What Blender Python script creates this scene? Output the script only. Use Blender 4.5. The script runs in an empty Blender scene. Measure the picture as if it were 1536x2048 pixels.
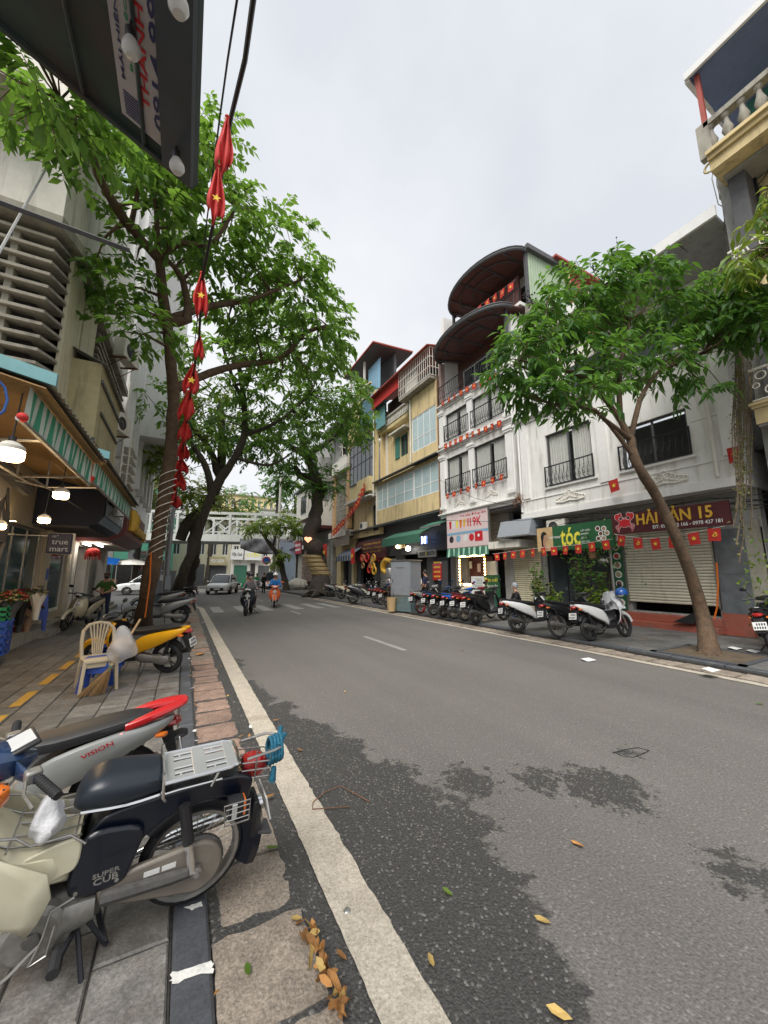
import bpy, bmesh, math, random
import numpy as np
from mathutils import Vector, Matrix, Euler
R = math.radians
rng = random.Random(7)
S = bpy.context.scene
COL = S.collection
# ---------------------------------------------------------------- camera
EYE = 1.6; FPX = 750.0; PITCH = R(9.4); YAW = R(27.8)
cd = bpy.data.cameras.new('camera'); cam = bpy.data.objects.new('camera', cd); COL.objects.link(cam)
cd.sensor_fit = 'HORIZONTAL'; cd.sensor_width = 36; cd.lens = 36 * FPX / 1536
cd.clip_start = 0.05; cd.clip_end = 2000
cam.location = (0, 0, EYE); cam.rotation_euler = (R(90) + PITCH, 0, -YAW)
S.camera = cam
# ---------------------------------------------------------------- sky, sun, exposure (overcast)
W = bpy.data.worlds.new('World'); S.world = W; W.use_nodes = True
nt = W.node_tree; nt.nodes.clear()
def N(nt, t, **k):
    n = nt.nodes.new(t)
    for a, v in k.items():
        if a == 'ins':
            for i, x in v.items(): n.inputs[i].default_value = x
        else: setattr(n, a, v)
    return n
SUN_EL, SUN_AZ = R(56), R(-130)          # azimuth from +Y, clockwise
sky = N(nt, 'ShaderNodeTexSky', sky_type='NISHITA', sun_disc=False, sun_elevation=SUN_EL, sun_rotation=SUN_AZ, dust_density=4.0, air_density=1.5)
hs = N(nt, 'ShaderNodeHueSaturation', ins={'Saturation': 0.22})
tc = N(nt, 'ShaderNodeTexCoord'); no = N(nt, 'ShaderNodeTexNoise', ins={'Scale': 1.6, 'Detail': 6, 'Roughness': 0.5})
cr = N(nt, 'ShaderNodeValToRGB'); cr.color_ramp.elements[0].position = .36; cr.color_ramp.elements[0].color = (5.8, 6.1, 6.6, 1)
cr.color_ramp.elements[1].position = .64; cr.color_ramp.elements[1].color = (7.4, 7.5, 7.75, 1)
mx = N(nt, 'ShaderNodeMixRGB', ins={'Fac': 0.82}); bg = N(nt, 'ShaderNodeBackground', ins={'Strength': 0.052}); wo = N(nt, 'ShaderNodeOutputWorld')
l = nt.links.new
l(sky.outputs[0], hs.inputs['Color']); l(tc.outputs['Generated'], no.inputs['Vector']); l(no.outputs['Fac'], cr.inputs[0])
l(hs.outputs[0], mx.inputs[1]); l(cr.outputs[0], mx.inputs[2]); l(mx.outputs[0], bg.inputs[0]); l(bg.outputs[0], wo.inputs[0])
sd = bpy.data.lights.new('sun', 'SUN'); sun = bpy.data.objects.new('sun', sd); COL.objects.link(sun)
sd.energy = 1.5; sd.angle = R(38); sd.color = (1, .965, .91)
_d = Vector((math.sin(SUN_AZ) * math.cos(SUN_EL), math.cos(SUN_AZ) * math.cos(SUN_EL), math.sin(SUN_EL)))
sun.rotation_euler = _d.to_track_quat('Z', 'Y').to_euler()
S.view_settings.view_transform = 'Standard'; S.view_settings.look = 'None'; S.view_settings.exposure = 1.45; S.view_settings.gamma = 1
S.view_settings.use_curve_mapping = False
S.cycles.max_bounces = 6; S.cycles.diffuse_bounces = 3; S.cycles.transparent_max_bounces = 6; S.cycles.glossy_bounces = 3
S.cycles.use_denoising = True; S.cycles.caustics_reflective = False; S.cycles.caustics_refractive = False
# ---------------------------------------------------------------- measuring: pixel of the photograph -> point of the world
def ray(px, py):
    x = (px - 768) / FPX; y = -(py - 1024) / FPX
    f = math.cos(PITCH) - y * math.sin(PITCH); u = math.sin(PITCH) + y * math.cos(PITCH)
    return Vector((x * math.cos(YAW) + f * math.sin(YAW), -x * math.sin(YAW) + f * math.cos(YAW), u))
def atZ(px, py, z=0.0): r = ray(px, py); return Vector((0, 0, EYE)) + r * ((z - EYE) / r.z)
def atX(px, py, X): r = ray(px, py); return Vector((0, 0, EYE)) + r * (X / r.x)
def atY(px, py, Y): r = ray(px, py); return Vector((0, 0, EYE)) + r * (Y / r.y)
# ---------------------------------------------------------------- materials
MATS = {}
def mat(name, col, rough=.6, metal=0., var=.12, scale=6., bump=0., bscale=60., stain=None, stain_amt=.0, streak=False, rnd=0., spec=.5, coat=0., trans=0., emit=0., alpha=1., sscale=1.2, grain=0., gscale=75):
    m = bpy.data.materials.new(name); m.use_nodes = True; t = m.node_tree; L = t.links.new
    b = t.nodes['Principled BSDF']
    c = (*col, 1)
    b.inputs['Roughness'].default_value = rough; b.inputs['Metallic'].default_value = metal; b.inputs['Specular IOR Level'].default_value = spec
    b.inputs['Coat Weight'].default_value = coat; b.inputs['Coat Roughness'].default_value = .08
    b.inputs['Transmission Weight'].default_value = trans; b.inputs['Alpha'].default_value = alpha
    g = N(t, 'ShaderNodeNewGeometry')
    n1 = N(t, 'ShaderNodeTexNoise', ins={'Scale': scale, 'Detail': 5, 'Roughness': .6}); L(g.outputs['Position'], n1.inputs['Vector'])
    r1 = N(t, 'ShaderNodeMapRange', ins={1: .3, 2: .7, 3: 1 - var, 4: 1 + var}); L(n1.outputs['Fac'], r1.inputs[0])
    mu = N(t, 'ShaderNodeVectorMath', operation='SCALE'); mu.inputs[0].default_value = col; L(r1.outputs[0], mu.inputs['Scale'])
    out = mu.outputs[0]
    if rnd:
        oi = N(t, 'ShaderNodeObjectInfo'); r2 = N(t, 'ShaderNodeMapRange', ins={3: 1 - rnd, 4: 1 + rnd}); L(oi.outputs['Random'], r2.inputs[0])
        m2 = N(t, 'ShaderNodeVectorMath', operation='SCALE'); L(out, m2.inputs[0]); L(r2.outputs[0], m2.inputs['Scale']); out = m2.outputs[0]
    if stain:
        mp = N(t, 'ShaderNodeMapping'); mp.inputs['Scale'].default_value = (3, 3, .35) if streak else (1, 1, 1); L(g.outputs['Position'], mp.inputs[0])
        n2 = N(t, 'ShaderNodeTexNoise', ins={'Scale': sscale, 'Detail': 8, 'Roughness': .68}); L(mp.outputs[0], n2.inputs['Vector'])
        r3 = N(t, 'ShaderNodeMapRange', ins={1: .62 - .25 * stain_amt, 2: .74 - .05 * stain_amt, 3: 0, 4: min(1, .4 + stain_amt)}); L(n2.outputs['Fac'], r3.inputs[0])
        x = N(t, 'ShaderNodeMixRGB'); x.inputs[2].default_value = (*stain, 1); L(r3.outputs[0], x.inputs[0]); L(out, x.inputs[1]); out = x.outputs[0]
    if grain:
        ng = N(t, 'ShaderNodeTexNoise', ins={'Scale': gscale, 'Detail': 3, 'Roughness': .75}); L(g.outputs['Position'], ng.inputs['Vector']); rg_ = N(t, 'ShaderNodeMapRange', ins={1: .34, 2: .66, 3: 1 - grain, 4: 1 + grain}); L(ng.outputs['Fac'], rg_.inputs[0])
        mg_ = N(t, 'ShaderNodeVectorMath', operation='SCALE'); L(out, mg_.inputs[0]); L(rg_.outputs[0], mg_.inputs['Scale']); out = mg_.outputs[0]
    L(out, b.inputs['Base Color'])
    if bump:
        n3 = N(t, 'ShaderNodeTexNoise', ins={'Scale': bscale, 'Detail': 6, 'Roughness': .65}); L(g.outputs['Position'], n3.inputs['Vector'])
        bp = N(t, 'ShaderNodeBump', ins={'Strength': min(1, bump), 'Distance': .02}); L(n3.outputs['Fac'], bp.inputs['Height']); L(bp.outputs[0], b.inputs['Normal'])
    if emit:
        b.inputs['Emission Color'].default_value = c; b.inputs['Emission Strength'].default_value = emit
    MATS[name] = m
    return m
def leafmat(name, dark, light, trans=(.22, .42, .05), tw=.35):
    m = bpy.data.materials.new(name); m.use_nodes = True; t = m.node_tree; L = t.links.new; t.nodes.clear()
    g = N(t, 'ShaderNodeNewGeometry'); cr = N(t, 'ShaderNodeValToRGB')
    oi = N(t, 'ShaderNodeObjectInfo'); ad = N(t, 'ShaderNodeMath', operation='ADD'); fr = N(t, 'ShaderNodeMath', operation='FRACT')
    L(g.outputs['Random Per Island'], ad.inputs[0]); L(oi.outputs['Random'], ad.inputs[1]); L(ad.outputs[0], fr.inputs[0]); L(fr.outputs[0], cr.inputs[0])
    e = cr.color_ramp.elements; e[0].color = (*dark, 1); e[1].color = (*light, 1); e[1].position = .95
    k = e.new(.6); k.color = tuple(.62 * a + .38 * b for a, b in zip(dark, light)) + (1,)
    p = N(t, 'ShaderNodeBsdfPrincipled', ins={'Roughness': .42, 'Specular IOR Level': .5}); tr = N(t, 'ShaderNodeBsdfTranslucent', ins={'Color': (*trans, 1)})
    ms = N(t, 'ShaderNodeMixShader', ins={0: tw}); o = N(t, 'ShaderNodeOutputMaterial')
    L(cr.outputs[0], p.inputs['Base Color']); L(p.outputs[0], ms.inputs[1]); L(tr.outputs[0], ms.inputs[2]); L(ms.outputs[0], o.inputs[0])
    MATS[name] = m; return m
# ---------------------------------------------------------------- mesh builder
def frame(d):
    d = d.normalized(); a = Vector((0, 0, 1)) if abs(d.z) < .9 else Vector((1, 0, 0))
    u = d.cross(a).normalized(); return u, u.cross(d).normalized()
class MB:
    def __init__(s): s.v = []; s.f = []; s.m = []
    def add(s, vs, fs, m=0):
        o = len(s.v); s.v += [tuple(v) for v in vs]; s.f += [tuple(i + o for i in f) for f in fs]; s.m += [m] * len(fs); return s
    def box(s, x0, y0, z0, x1, y1, z1, m=0, M=None):
        vs = [Vector((x, y, z)) for z in (z0, z1) for y in (y0, y1) for x in (x0, x1)]
        if M: vs = [M @ v for v in vs]
        return s.add(vs, [(0, 2, 3, 1), (4, 5, 7, 6), (0, 1, 5, 4), (2, 6, 7, 3), (0, 4, 6, 2), (1, 3, 7, 5)], m)
    def cbox(s, c, d, m=0, rot=None):
        M = Matrix.Translation(c) @ (Euler(rot).to_matrix().to_4x4() if rot else Matrix())
        return s.box(-d[0] / 2, -d[1] / 2, -d[2] / 2, d[0] / 2, d[1] / 2, d[2] / 2, m, M)
    def quad(s, a, b, c, d, m=0): return s.add([a, b, c, d], [(0, 1, 2, 3)], m)
    def prism(s, pts, vec, m=0):
        n = len(pts); v = Vector(vec); vs = [Vector(p) for p in pts] + [Vector(p) + v for p in pts]
        return s.add(vs, [tuple(range(n))[::-1], tuple(range(n, 2 * n))] + [(i, (i + 1) % n, n + (i + 1) % n, n + i) for i in range(n)], m)
    def tube(s, pts, r, n=8, m=0, cap=True):
        pts = [Vector(p) for p in pts]; k = len(pts)
        rs = r if isinstance(r, (list, tuple)) else [r] * k
        vs = []; u0 = None
        for i, p in enumerate(pts):
            d = (pts[min(i + 1, k - 1)] - pts[max(i - 1, 0)])
            if d.length < 1e-9: d = Vector((0, 0, 1))
            d.normalize()
            if u0 is None: u, w = frame(d)
            else:
                u = u0 - d * u0.dot(d)
                u = u.normalized() if u.length > 1e-6 else frame(d)[0]
                w = u.cross(d).normalized()
            u0 = u
            for j in range(n):
                a = 2 * math.pi * j / n; vs.append(p + (u * math.cos(a) + w * math.sin(a)) * rs[i])
        fs = [(i * n + j, i * n + (j + 1) % n, (i + 1) * n + (j + 1) % n, (i + 1) * n + j) for i in range(k - 1) for j in range(n)]
        if cap: fs += [tuple(range(n))[::-1], tuple(range((k - 1) * n, k * n))]
        return s.add(vs, fs, m)
    def lathe(s, prof, c=(0, 0, 0), ax='z', n=16, m=0, a0=0, a1=2 * math.pi):
        vs = []; full = abs(a1 - a0 - 2 * math.pi) < 1e-6; k = n if full else n + 1
        for r, h in prof:
            for j in range(k):
                a = a0 + (a1 - a0) * j / n; x, y = r * math.cos(a), r * math.sin(a)
                vs.append({'z': (x, y, h), 'y': (x, h, y), 'x': (h, x, y)}[ax])
        vs = [Vector(v) + Vector(c) for v in vs]
        fs = [(i * k + j, i * k + (j + 1) % k, (i + 1) * k + (j + 1) % k, (i + 1) * k + j) for i in range(len(prof) - 1) for j in range(n)]
        return s.add(vs, fs, m)
    def torus(s, c, Rr, r, ax='y', n=28, k=8, m=0, sq=1., a0=0, a1=2 * math.pi):
        return s.lathe([(Rr + r * math.cos(2 * math.pi * i / k), r * sq * math.sin(2 * math.pi * i / k)) for i in range(k + 1)], c, ax, n, m, a0, a1)
    def ball(s, c, r, n=12, k=8, m=0):
        r = r if isinstance(r, (list, tuple)) else (r, r, r); c = Vector(c)
        vs = [c + Vector((r[0] * math.sin(math.pi * i / k) * math.cos(2 * math.pi * j / n), r[1] * math.sin(math.pi * i / k) * math.sin(2 * math.pi * j / n), r[2] * math.cos(math.pi * i / k))) for i in range(k + 1) for j in range(n)]
        return s.add(vs, [(i * n + j, (i + 1) * n + j, (i + 1) * n + (j + 1) % n, i * n + (j + 1) % n) for i in range(k) for j in range(n)], m)
    def loft(s, rings, m=0, cap=True, closed=True):
        n = len(rings[0]); vs = [p for r in rings for p in r]; e = n if closed else n - 1
        fs = [(i * n + j, i * n + (j + 1) % n, (i + 1) * n + (j + 1) % n, (i + 1) * n + j) for i in range(len(rings) - 1) for j in range(e)]
        if cap and closed: fs += [tuple(range(n))[::-1], tuple(range((len(rings) - 1) * n, len(rings) * n))]
        return s.add(vs, fs, m)
    def blob(s, secs, n=16, p=2.5, m=0, sub=3):
        """loft of superellipse sections along x: (x, y, z, half width, half height); smoothly interpolated"""
        pts = []
        for i in range(len(secs) - 1):
            a = secs[max(i - 1, 0)]; b = secs[i]; c = secs[i + 1]; d = secs[min(i + 2, len(secs) - 1)]
            for q in range(sub):
                t = q / sub
                pts.append([.5 * (2 * b[h] + (c[h] - a[h]) * t + (2 * a[h] - 5 * b[h] + 4 * c[h] - d[h]) * t * t + (3 * b[h] - a[h] - 3 * c[h] + d[h]) * t ** 3) for h in range(5)])
        pts.append(list(secs[-1])); rings = []
        for x, y, z, hw, hh in pts:
            ring = []
            for j in range(n):
                a = 2 * math.pi * j / n; ca, sa = math.cos(a), math.sin(a)
                ring.append((x, y + max(hw, .002) * math.copysign(abs(ca) ** (2 / p), ca), z + max(hh, .002) * math.copysign(abs(sa) ** (2 / p), sa)))
            rings.append(ring)
        return s.loft(rings, m)
    def mesh(s, name, mats, smooth=35):
        me = bpy.data.meshes.new(name); me.from_pydata(s.v, [], s.f); me.update()
        for q in (mats if isinstance(mats, (list, tuple)) else [mats]): me.materials.append(q)
        if any(s.m): me.polygons.foreach_set('material_index', s.m)
        if smooth:
            me.polygons.foreach_set('use_smooth', [True] * len(me.polygons)); me.set_sharp_from_angle(angle=R(smooth))
        return me
    def build(s, name, mats, parent=None, smooth=35, bevel=0, fix=True, loc=None, rot=None):
        me = s.mesh(name, mats, smooth)
        if fix:
            bm = bmesh.new(); bm.from_mesh(me); bmesh.ops.recalc_face_normals(bm, faces=bm.faces); bm.to_mesh(me); bm.free()
        o = obj(name, me, parent, loc, rot)
        if bevel:
            b = o.modifiers.new('Bevel', 'BEVEL'); b.width = bevel; b.segments = 2; b.limit_method = 'ANGLE'; b.angle_limit = R(40)
        return o
def obj(name, me, parent=None, loc=None, rot=None):
    o = bpy.data.objects.new(name, me); COL.objects.link(o)
    if parent: o.parent = parent
    if loc is not None: o.location = loc
    if rot is not None: o.rotation_euler = rot
    return o
def tag(o, label=None, cat=None, group=None, kind=None):
    if label: o['label'] = label
    if cat: o['category'] = cat
    if group: o['group'] = group
    if kind: o['kind'] = kind
    return o
def thing(name, label, cat, loc=(0, 0, 0), rz=0, group=None, rot=None, sc=1):
    o = bpy.data.objects.new(name, None); COL.objects.link(o); o.empty_display_size = .1
    o.location = loc; o.rotation_euler = rot if rot else (0, 0, rz); o.scale = (sc, sc, sc)
    return tag(o, label, cat, group)
def struct(o): o['kind'] = 'structure'; return o
def dup(root, loc, rot, label, group=None, swap=None, skip=()):
    swap = swap or {}
    def cp(o, par):
        c = o.copy(); COL.objects.link(c); c.parent = par
        if o.type == 'MESH':
            for i, sl in enumerate(c.material_slots):
                mn = sl.material.name if sl.material else ''
                if mn in swap: sl.link = 'OBJECT'; sl.material = swap[mn]
        for ch in o.children:
            if ch.name.split('.')[0] not in skip: cp(ch, c)
        return c
    r = cp(root, None); r.location = loc; r.rotation_euler = rot
    if label: r['label'] = label
    if group: r['group'] = group
    return r
def basis(o, X, Y, Z=None):
    X = Vector(X).normalized(); Y = Vector(Y); Z = X.cross(Y).normalized(); Y = Z.cross(X)
    return Matrix((X, Y, Z)).transposed().to_4x4()
AXR = ((0, -1, 0), (0, 0, 1)); AXL = ((0, 1, 0), (0, 0, 1)); AXC = ((1, 0, 0), (0, 0, 1))   # writing on right-hand fronts, left-hand fronts, fronts towards -Y
def text(s, m, parent, at, axes, w=None, h=None, bold=.0, ext=.004, align='CENTER', name='lettering'):
    """flat lettering fitted to width w (or capital height h), centred on at; parent must be unrotated at the origin or None-like"""
    cu = bpy.data.curves.new(name, 'FONT'); cu.body = s; cu.align_x = align; cu.align_y = 'CENTER'; cu.size = 1; cu.extrude = .02; cu.offset = bold; cu.resolution_u = 2
    t = bpy.data.objects.new(name, cu); COL.objects.link(t); dg = bpy.context.evaluated_depsgraph_get()
    me = bpy.data.meshes.new_from_object(t.evaluated_get(dg)); bpy.data.objects.remove(t); bpy.data.curves.remove(cu)
    co = np.empty(len(me.vertices) * 3, np.float32); me.vertices.foreach_get('co', co); co = co.reshape(-1, 3)
    lo, hi = co.min(0), co.max(0); c = (lo + hi) / 2; co -= c
    if align == 'LEFT': co[:, 0] += (hi[0] - lo[0]) / 2
    sx = w / (hi[0] - lo[0]) if w else None; sy = h / (hi[1] - lo[1]) if h else sx
    if sx is None: sx = sy
    co *= (sx, sy, 1); z = co[:, 2]; co[:, 2] = np.where(z > 0, ext, 0)
    me.vertices.foreach_set('co', co.ravel()); me.name = name; me.materials.clear(); me.materials.append(m)
    o = bpy.data.objects.new(name, me); COL.objects.link(o)
    o.matrix_world = Matrix.Translation(Vector(at)) @ basis(0, *axes)
    if parent: 
        o.parent = parent; o.matrix_parent_inverse = Matrix()
        o.matrix_basis = wm(parent).inverted() @ (Matrix.Translation(Vector(at)) @ basis(0, *axes))
    return o
def wm(o):
    M = Matrix.LocRotScale(o.location, o.rotation_euler, o.scale)
    return wm(o.parent) @ M if o.parent else M
# ---------------------------------------------------------------- palette
m_white = mat('white_render', (.80, .79, .76), .8, var=.05, scale=2, stain=(.42, .39, .33), stain_amt=.45, streak=True, bump=.08, bscale=30)
m_white2 = mat('white_trim', (.80, .79, .77), .75, var=.04, stain=(.5, .47, .42), stain_amt=.2, streak=True)
m_ivory = mat('ivory_render', (.74, .71, .64), .8, var=.06, stain=(.36, .33, .27), stain_amt=.4, streak=True, bump=.1)
m_yellow = mat('yellow_render', (.72, .57, .31), .85, var=.07, scale=2, stain=(.30, .23, .14), stain_amt=.5, streak=True, bump=.1, bscale=30)
m_yellow2 = mat('pale_yellow_render', (.70, .57, .30), .85, var=.08, scale=2, stain=(.33, .26, .16), stain_amt=.45, streak=True, bump=.1)
m_conc = mat('old_concrete', (.35, .33, .275), .9, var=.15, scale=3, stain=(.16, .15, .13), stain_amt=.5, streak=True, bump=.15, bscale=25, grain=0.18)
m_cream = mat('cream_panel', (.62, .58, .42), .75, var=.06, stain=(.33, .29, .2), stain_amt=.35, streak=True)
m_olive = mat('ochre_panel', (.45, .39, .22), .7, var=.1, stain=(.2, .17, .1), stain_amt=.4, streak=True)
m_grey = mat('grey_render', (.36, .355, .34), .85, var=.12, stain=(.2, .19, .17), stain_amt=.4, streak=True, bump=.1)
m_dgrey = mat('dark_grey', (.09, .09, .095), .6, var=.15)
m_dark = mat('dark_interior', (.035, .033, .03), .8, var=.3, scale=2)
m_black = mat('black_plastic', (.018, .018, .02), .42, var=.15)
m_rubber = mat('tyre_rubber', (.022, .022, .023), .75, var=.25, bump=.1)
m_seat = mat('black_vinyl', (.020, .020, .022), .45, var=.1, bump=.12, bscale=240)
m_chrome = mat('chrome', (.72, .72, .72), .18, 1, var=.05)
m_steel = mat('worn_steel', (.42, .41, .39), .42, .85, var=.18, scale=20)
m_iron = mat('black_iron', (.02, .021, .026), .5, .3)
m_alu = mat('engine_alloy', (.27, .26, .24), .5, .6, var=.25, scale=25)
m_dalu = mat('dark_alloy', (.12, .115, .11), .5, .5, var=.25, scale=25)
m_rust = mat('rusty_metal', (.22, .11, .06), .85, var=.3, stain=(.09, .05, .03), stain_amt=.5)
m_wood = mat('raw_wood', (.55, .38, .2), .7, var=.15, scale=15)
m_red = mat('red_paint', (.48, .015, .018), .3, var=.05, coat=.4)
m_redcloth = mat('red_cloth', (.52, .03, .025), .8, var=.1)
m_starc = mat('flag_yellow', (.85, .60, .06), .8, var=.05)
m_navy = mat('navy_paint', (.0035, .006, .014), .3, var=.1, coat=.3)
m_navy2 = mat('navy_blue_paint', (.012, .035, .095), .25, var=.1, coat=.6)
m_silver = mat('silver_paint', (.34, .35, .34), .32, .35, var=.05, coat=.5)
m_creamp = mat('cream_plastic', (.66, .62, .46), .42, var=.06, scale=8, stain=(.42, .36, .22), stain_amt=.3)
m_beige = mat('beige_plastic', (.62, .52, .36), .5, var=.06, stain=(.35, .27, .16), stain_amt=.3)
m_whitep = mat('white_paint', (.78, .78, .77), .3, var=.03, coat=.5)
m_blackp = mat('black_paint', (.012, .012, .014), .25, var=.1, coat=.6)
m_bluep = mat('blue_paint', (.01, .09, .36), .28, var=.05, coat=.5)
m_yelp = mat('yellow_paint', (.80, .40, .01), .3, var=.05, coat=.4)
m_oranp = mat('orange_paint', (.72, .13, .03), .3, var=.05, coat=.5)
m_dredp = mat('dark_red_paint', (.16, .012, .016), .28, var=.05, coat=.5)
m_champ = mat('champagne_paint', (.55, .48, .33), .3, .2, var=.05, coat=.5)
m_bplas = mat('blue_plastic', (.025, .08, .42), .42, var=.08)
m_lens = mat('red_lens', (.35, .008, .008), .12, var=.05, coat=1)
m_amber = mat('amber_lens', (.75, .18, .02), .15, var=.05, coat=1)
m_clear = mat('clear_lens', (.62, .63, .62), .12, var=.05, coat=1)
m_glass = mat('window_glass', (.05, .06, .065), .06, var=.2, scale=1, spec=.7)
m_cglass = mat('car_glass', (.02, .025, .03), .05, spec=.8)
m_frost = mat('frosted_pale_glass', (.46, .58, .60), .22, var=.05, scale=2, spec=.6, stain=(.36, .44, .44), stain_amt=.3)
m_curtain = mat('curtain_cloth', (.74, .74, .69), .9, var=.06)
m_plate = mat('number_plate', (.78, .78, .76), .5, var=.03)
m_ink = mat('dark_ink', (.03, .03, .04), .6)
m_poly = mat('thin_white_plastic', (.86, .86, .88), .4, var=.05, alpha=.9, bump=.6, bscale=22)
m_skin = mat('skin', (.42, .24, .16), .55, var=.06)
m_hair = mat('dark_hair', (.012, .010, .009), .6)
m_rope = mat('teal_rope', (.02, .14, .22), .85, var=.5, scale=90)
m_straw = mat('straw', (.36, .22, .095), .85, var=.25, scale=40)
m_soil = mat('soil', (.10, .075, .05), .95, var=.3, bump=.5, bscale=40)
m_corr = mat('corrugated_tin', (.30, .31, .30), .5, .5, var=.15, stain=(.2, .11, .06), stain_amt=.4)
m_corrg = mat('green_tin', (.33, .42, .29), .55, var=.08)
m_corrr = mat('red_tin', (.36, .07, .05), .6, var=.12)
m_teal = mat('teal_tin', (.16, .36, .38), .55, var=.08)
m_maroon = mat('maroon_board', (.085, .016, .02), .45, var=.08)
m_mauve = mat('maroon_soffit', (.14, .062, .052), .6, var=.15)
m_greens = mat('green_board', (.025, .11, .045), .45, var=.06)
m_gold = mat('gold_lettering', (.72, .42, .05), .45)
m_yl = mat('yellow_lettering', (.80, .72, .08), .5)
m_wl = mat('white_lettering', (.82, .82, .80), .5)
m_rl = mat('red_lettering', (.55, .02, .03), .5)
m_gl = mat('green_lettering', (.03, .28, .12), .5)
m_nl = mat('navy_lettering', (.03, .035, .12), .5)
m_sgreen = mat('green_awning', (.045, .15, .10), .8, var=.1)
m_marble = mat('grey_marble', (.13, .145, .16), .3, var=.25, scale=4, stain=(.28, .29, .3), stain_amt=.15)
m_slat = mat('cream_shutter', (.68, .62, .44), .5, var=.05, rnd=.05, stain=(.36, .3, .2), stain_amt=.3, streak=True)
m_slatw = mat('pale_shutter', (.70, .66, .53), .5, var=.05, rnd=.05, stain=(.36, .33, .27), stain_amt=.35, streak=True)
m_slatg = mat('grey_shutter', (.36, .34, .31), .5, var=.08, rnd=.06)
m_redstep = mat('red_tile_step', (.33, .09, .06), .6, var=.15, stain=(.18, .12, .1), stain_amt=.4)
m_bark = mat('brown_bark', (.11, .07, .042), .95, var=.35, scale=9, bump=.9, bscale=22, stain=(.07, .055, .04), stain_amt=.45, streak=True, sscale=3, grain=0.35)
m_barkd = mat('dark_bark', (.075, .062, .05), .95, var=.35, scale=9, bump=.9, bscale=20, stain=(.1, .09, .075), stain_amt=.2, sscale=3, grain=0.35)
m_leafA = leafmat('mid_green_leaf', (.026, .085, .016), (.15, .27, .05), (.28, .5, .06), .4)
m_leafB = leafmat('deep_green_leaf', (.018, .068, .014), (.10, .22, .04), (.2, .42, .05), .34)
m_leafC = leafmat('fresh_green_leaf', (.06, .16, .02), (.22, .32, .05), (.4, .5, .06), .4)
m_leafD = leafmat('dusty_olive_leaf', (.07, .10, .035), (.22, .2, .06), (.3, .33, .08), .3)
m_dry = mat('dry_leaf', (.36, .17, .05), .75, var=.35, scale=12, rnd=.35)
m_ygl = mat('yellow_fallen_leaf', (.50, .34, .11), .7, var=.2, scale=12, rnd=.2)
m_lamp = mat('warm_lamp_glow', (1., .72, .36), .5, var=0, emit=9)
m_lampw = mat('white_lamp_glow', (1., .95, .85), .5, var=0, emit=6)
m_bulb = mat('opal_bulb', (.70, .69, .66), .3, var=.02)
m_bluesign = mat('navy_sign_face', (.010, .017, .05), .55)
m_bsteel = mat('blue_steel_sign_face', (.20, .27, .36), .35, .3)
m_brown = mat('brown_sign_face', (.17, .05, .045), .5)
m_cabgrey = mat('cabinet_grey', (.28, .30, .33), .5, var=.05, stain=(.2, .2, .2), stain_amt=.2)
m_cabd = mat('cabinet_plinth', (.13, .19, .2), .7, var=.2, stain=(.2, .16, .1), stain_amt=.4)
m_bridge = mat('white_bridge_paint', (.55, .57, .53), .7, var=.08, stain=(.4, .4, .36), stain_amt=.35, streak=True)
m_bgreen = mat('scaffold_green', (.10, .36, .25), .7, var=.1)
m_navycloth = mat('navy_cloth', (.012, .018, .05), .85, var=.15)
m_greenshirt = mat('green_cloth', (.05, .12, .022), .9, var=.15)
m_jeans = mat('denim', (.025, .04, .085), .9, var=.2)
m_bluejkt = mat('blue_jacket', (.01, .17, .5), .7, var=.1)
m_greyj = mat('grey_jacket', (.25, .22, .23), .85, var=.1)
m_greenj = mat('green_jacket', (.02, .30, .12), .8, var=.1)
m_blackc = mat('black_cloth', (.014, .014, .016), .9, var=.2)
m_whitec = mat('white_cloth', (.7, .7, .68), .85, var=.06)
m_pinkf = mat('pink_petal', (.62, .2, .17), .7, var=.25, scale=14)
m_redf = mat('red_petal', (.45, .03, .03), .7, var=.3, scale=14)
m_whitef = mat('cream_petal', (.75, .68, .45), .7, var=.15, scale=14)
m_purf = mat('purple_petal', (.16, .1, .22), .7, var=.3, scale=14)
m_kraft = mat('kraft_paper', (.38, .24, .16), .8, var=.1)
m_strW = mat('awning_white', (.60, .68, .62), .85, var=.06)
m_strG = mat('awning_green', (.06, .33, .2), .85, var=.08)
m_pink = mat('pale_pink_banner', (.70, .56, .56), .6, var=.06, scale=2)
m_lblue = mat('light_blue_tin', (.22, .40, .55), .6, var=.06)
m_shutg = mat('green_shutter_paint', (.05, .2, .16), .7, var=.12)
m_orange = mat('orange_streaked_render', (.62, .4, .22), .85, var=.15, stain=(.5, .2, .06), stain_amt=.5)
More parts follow.
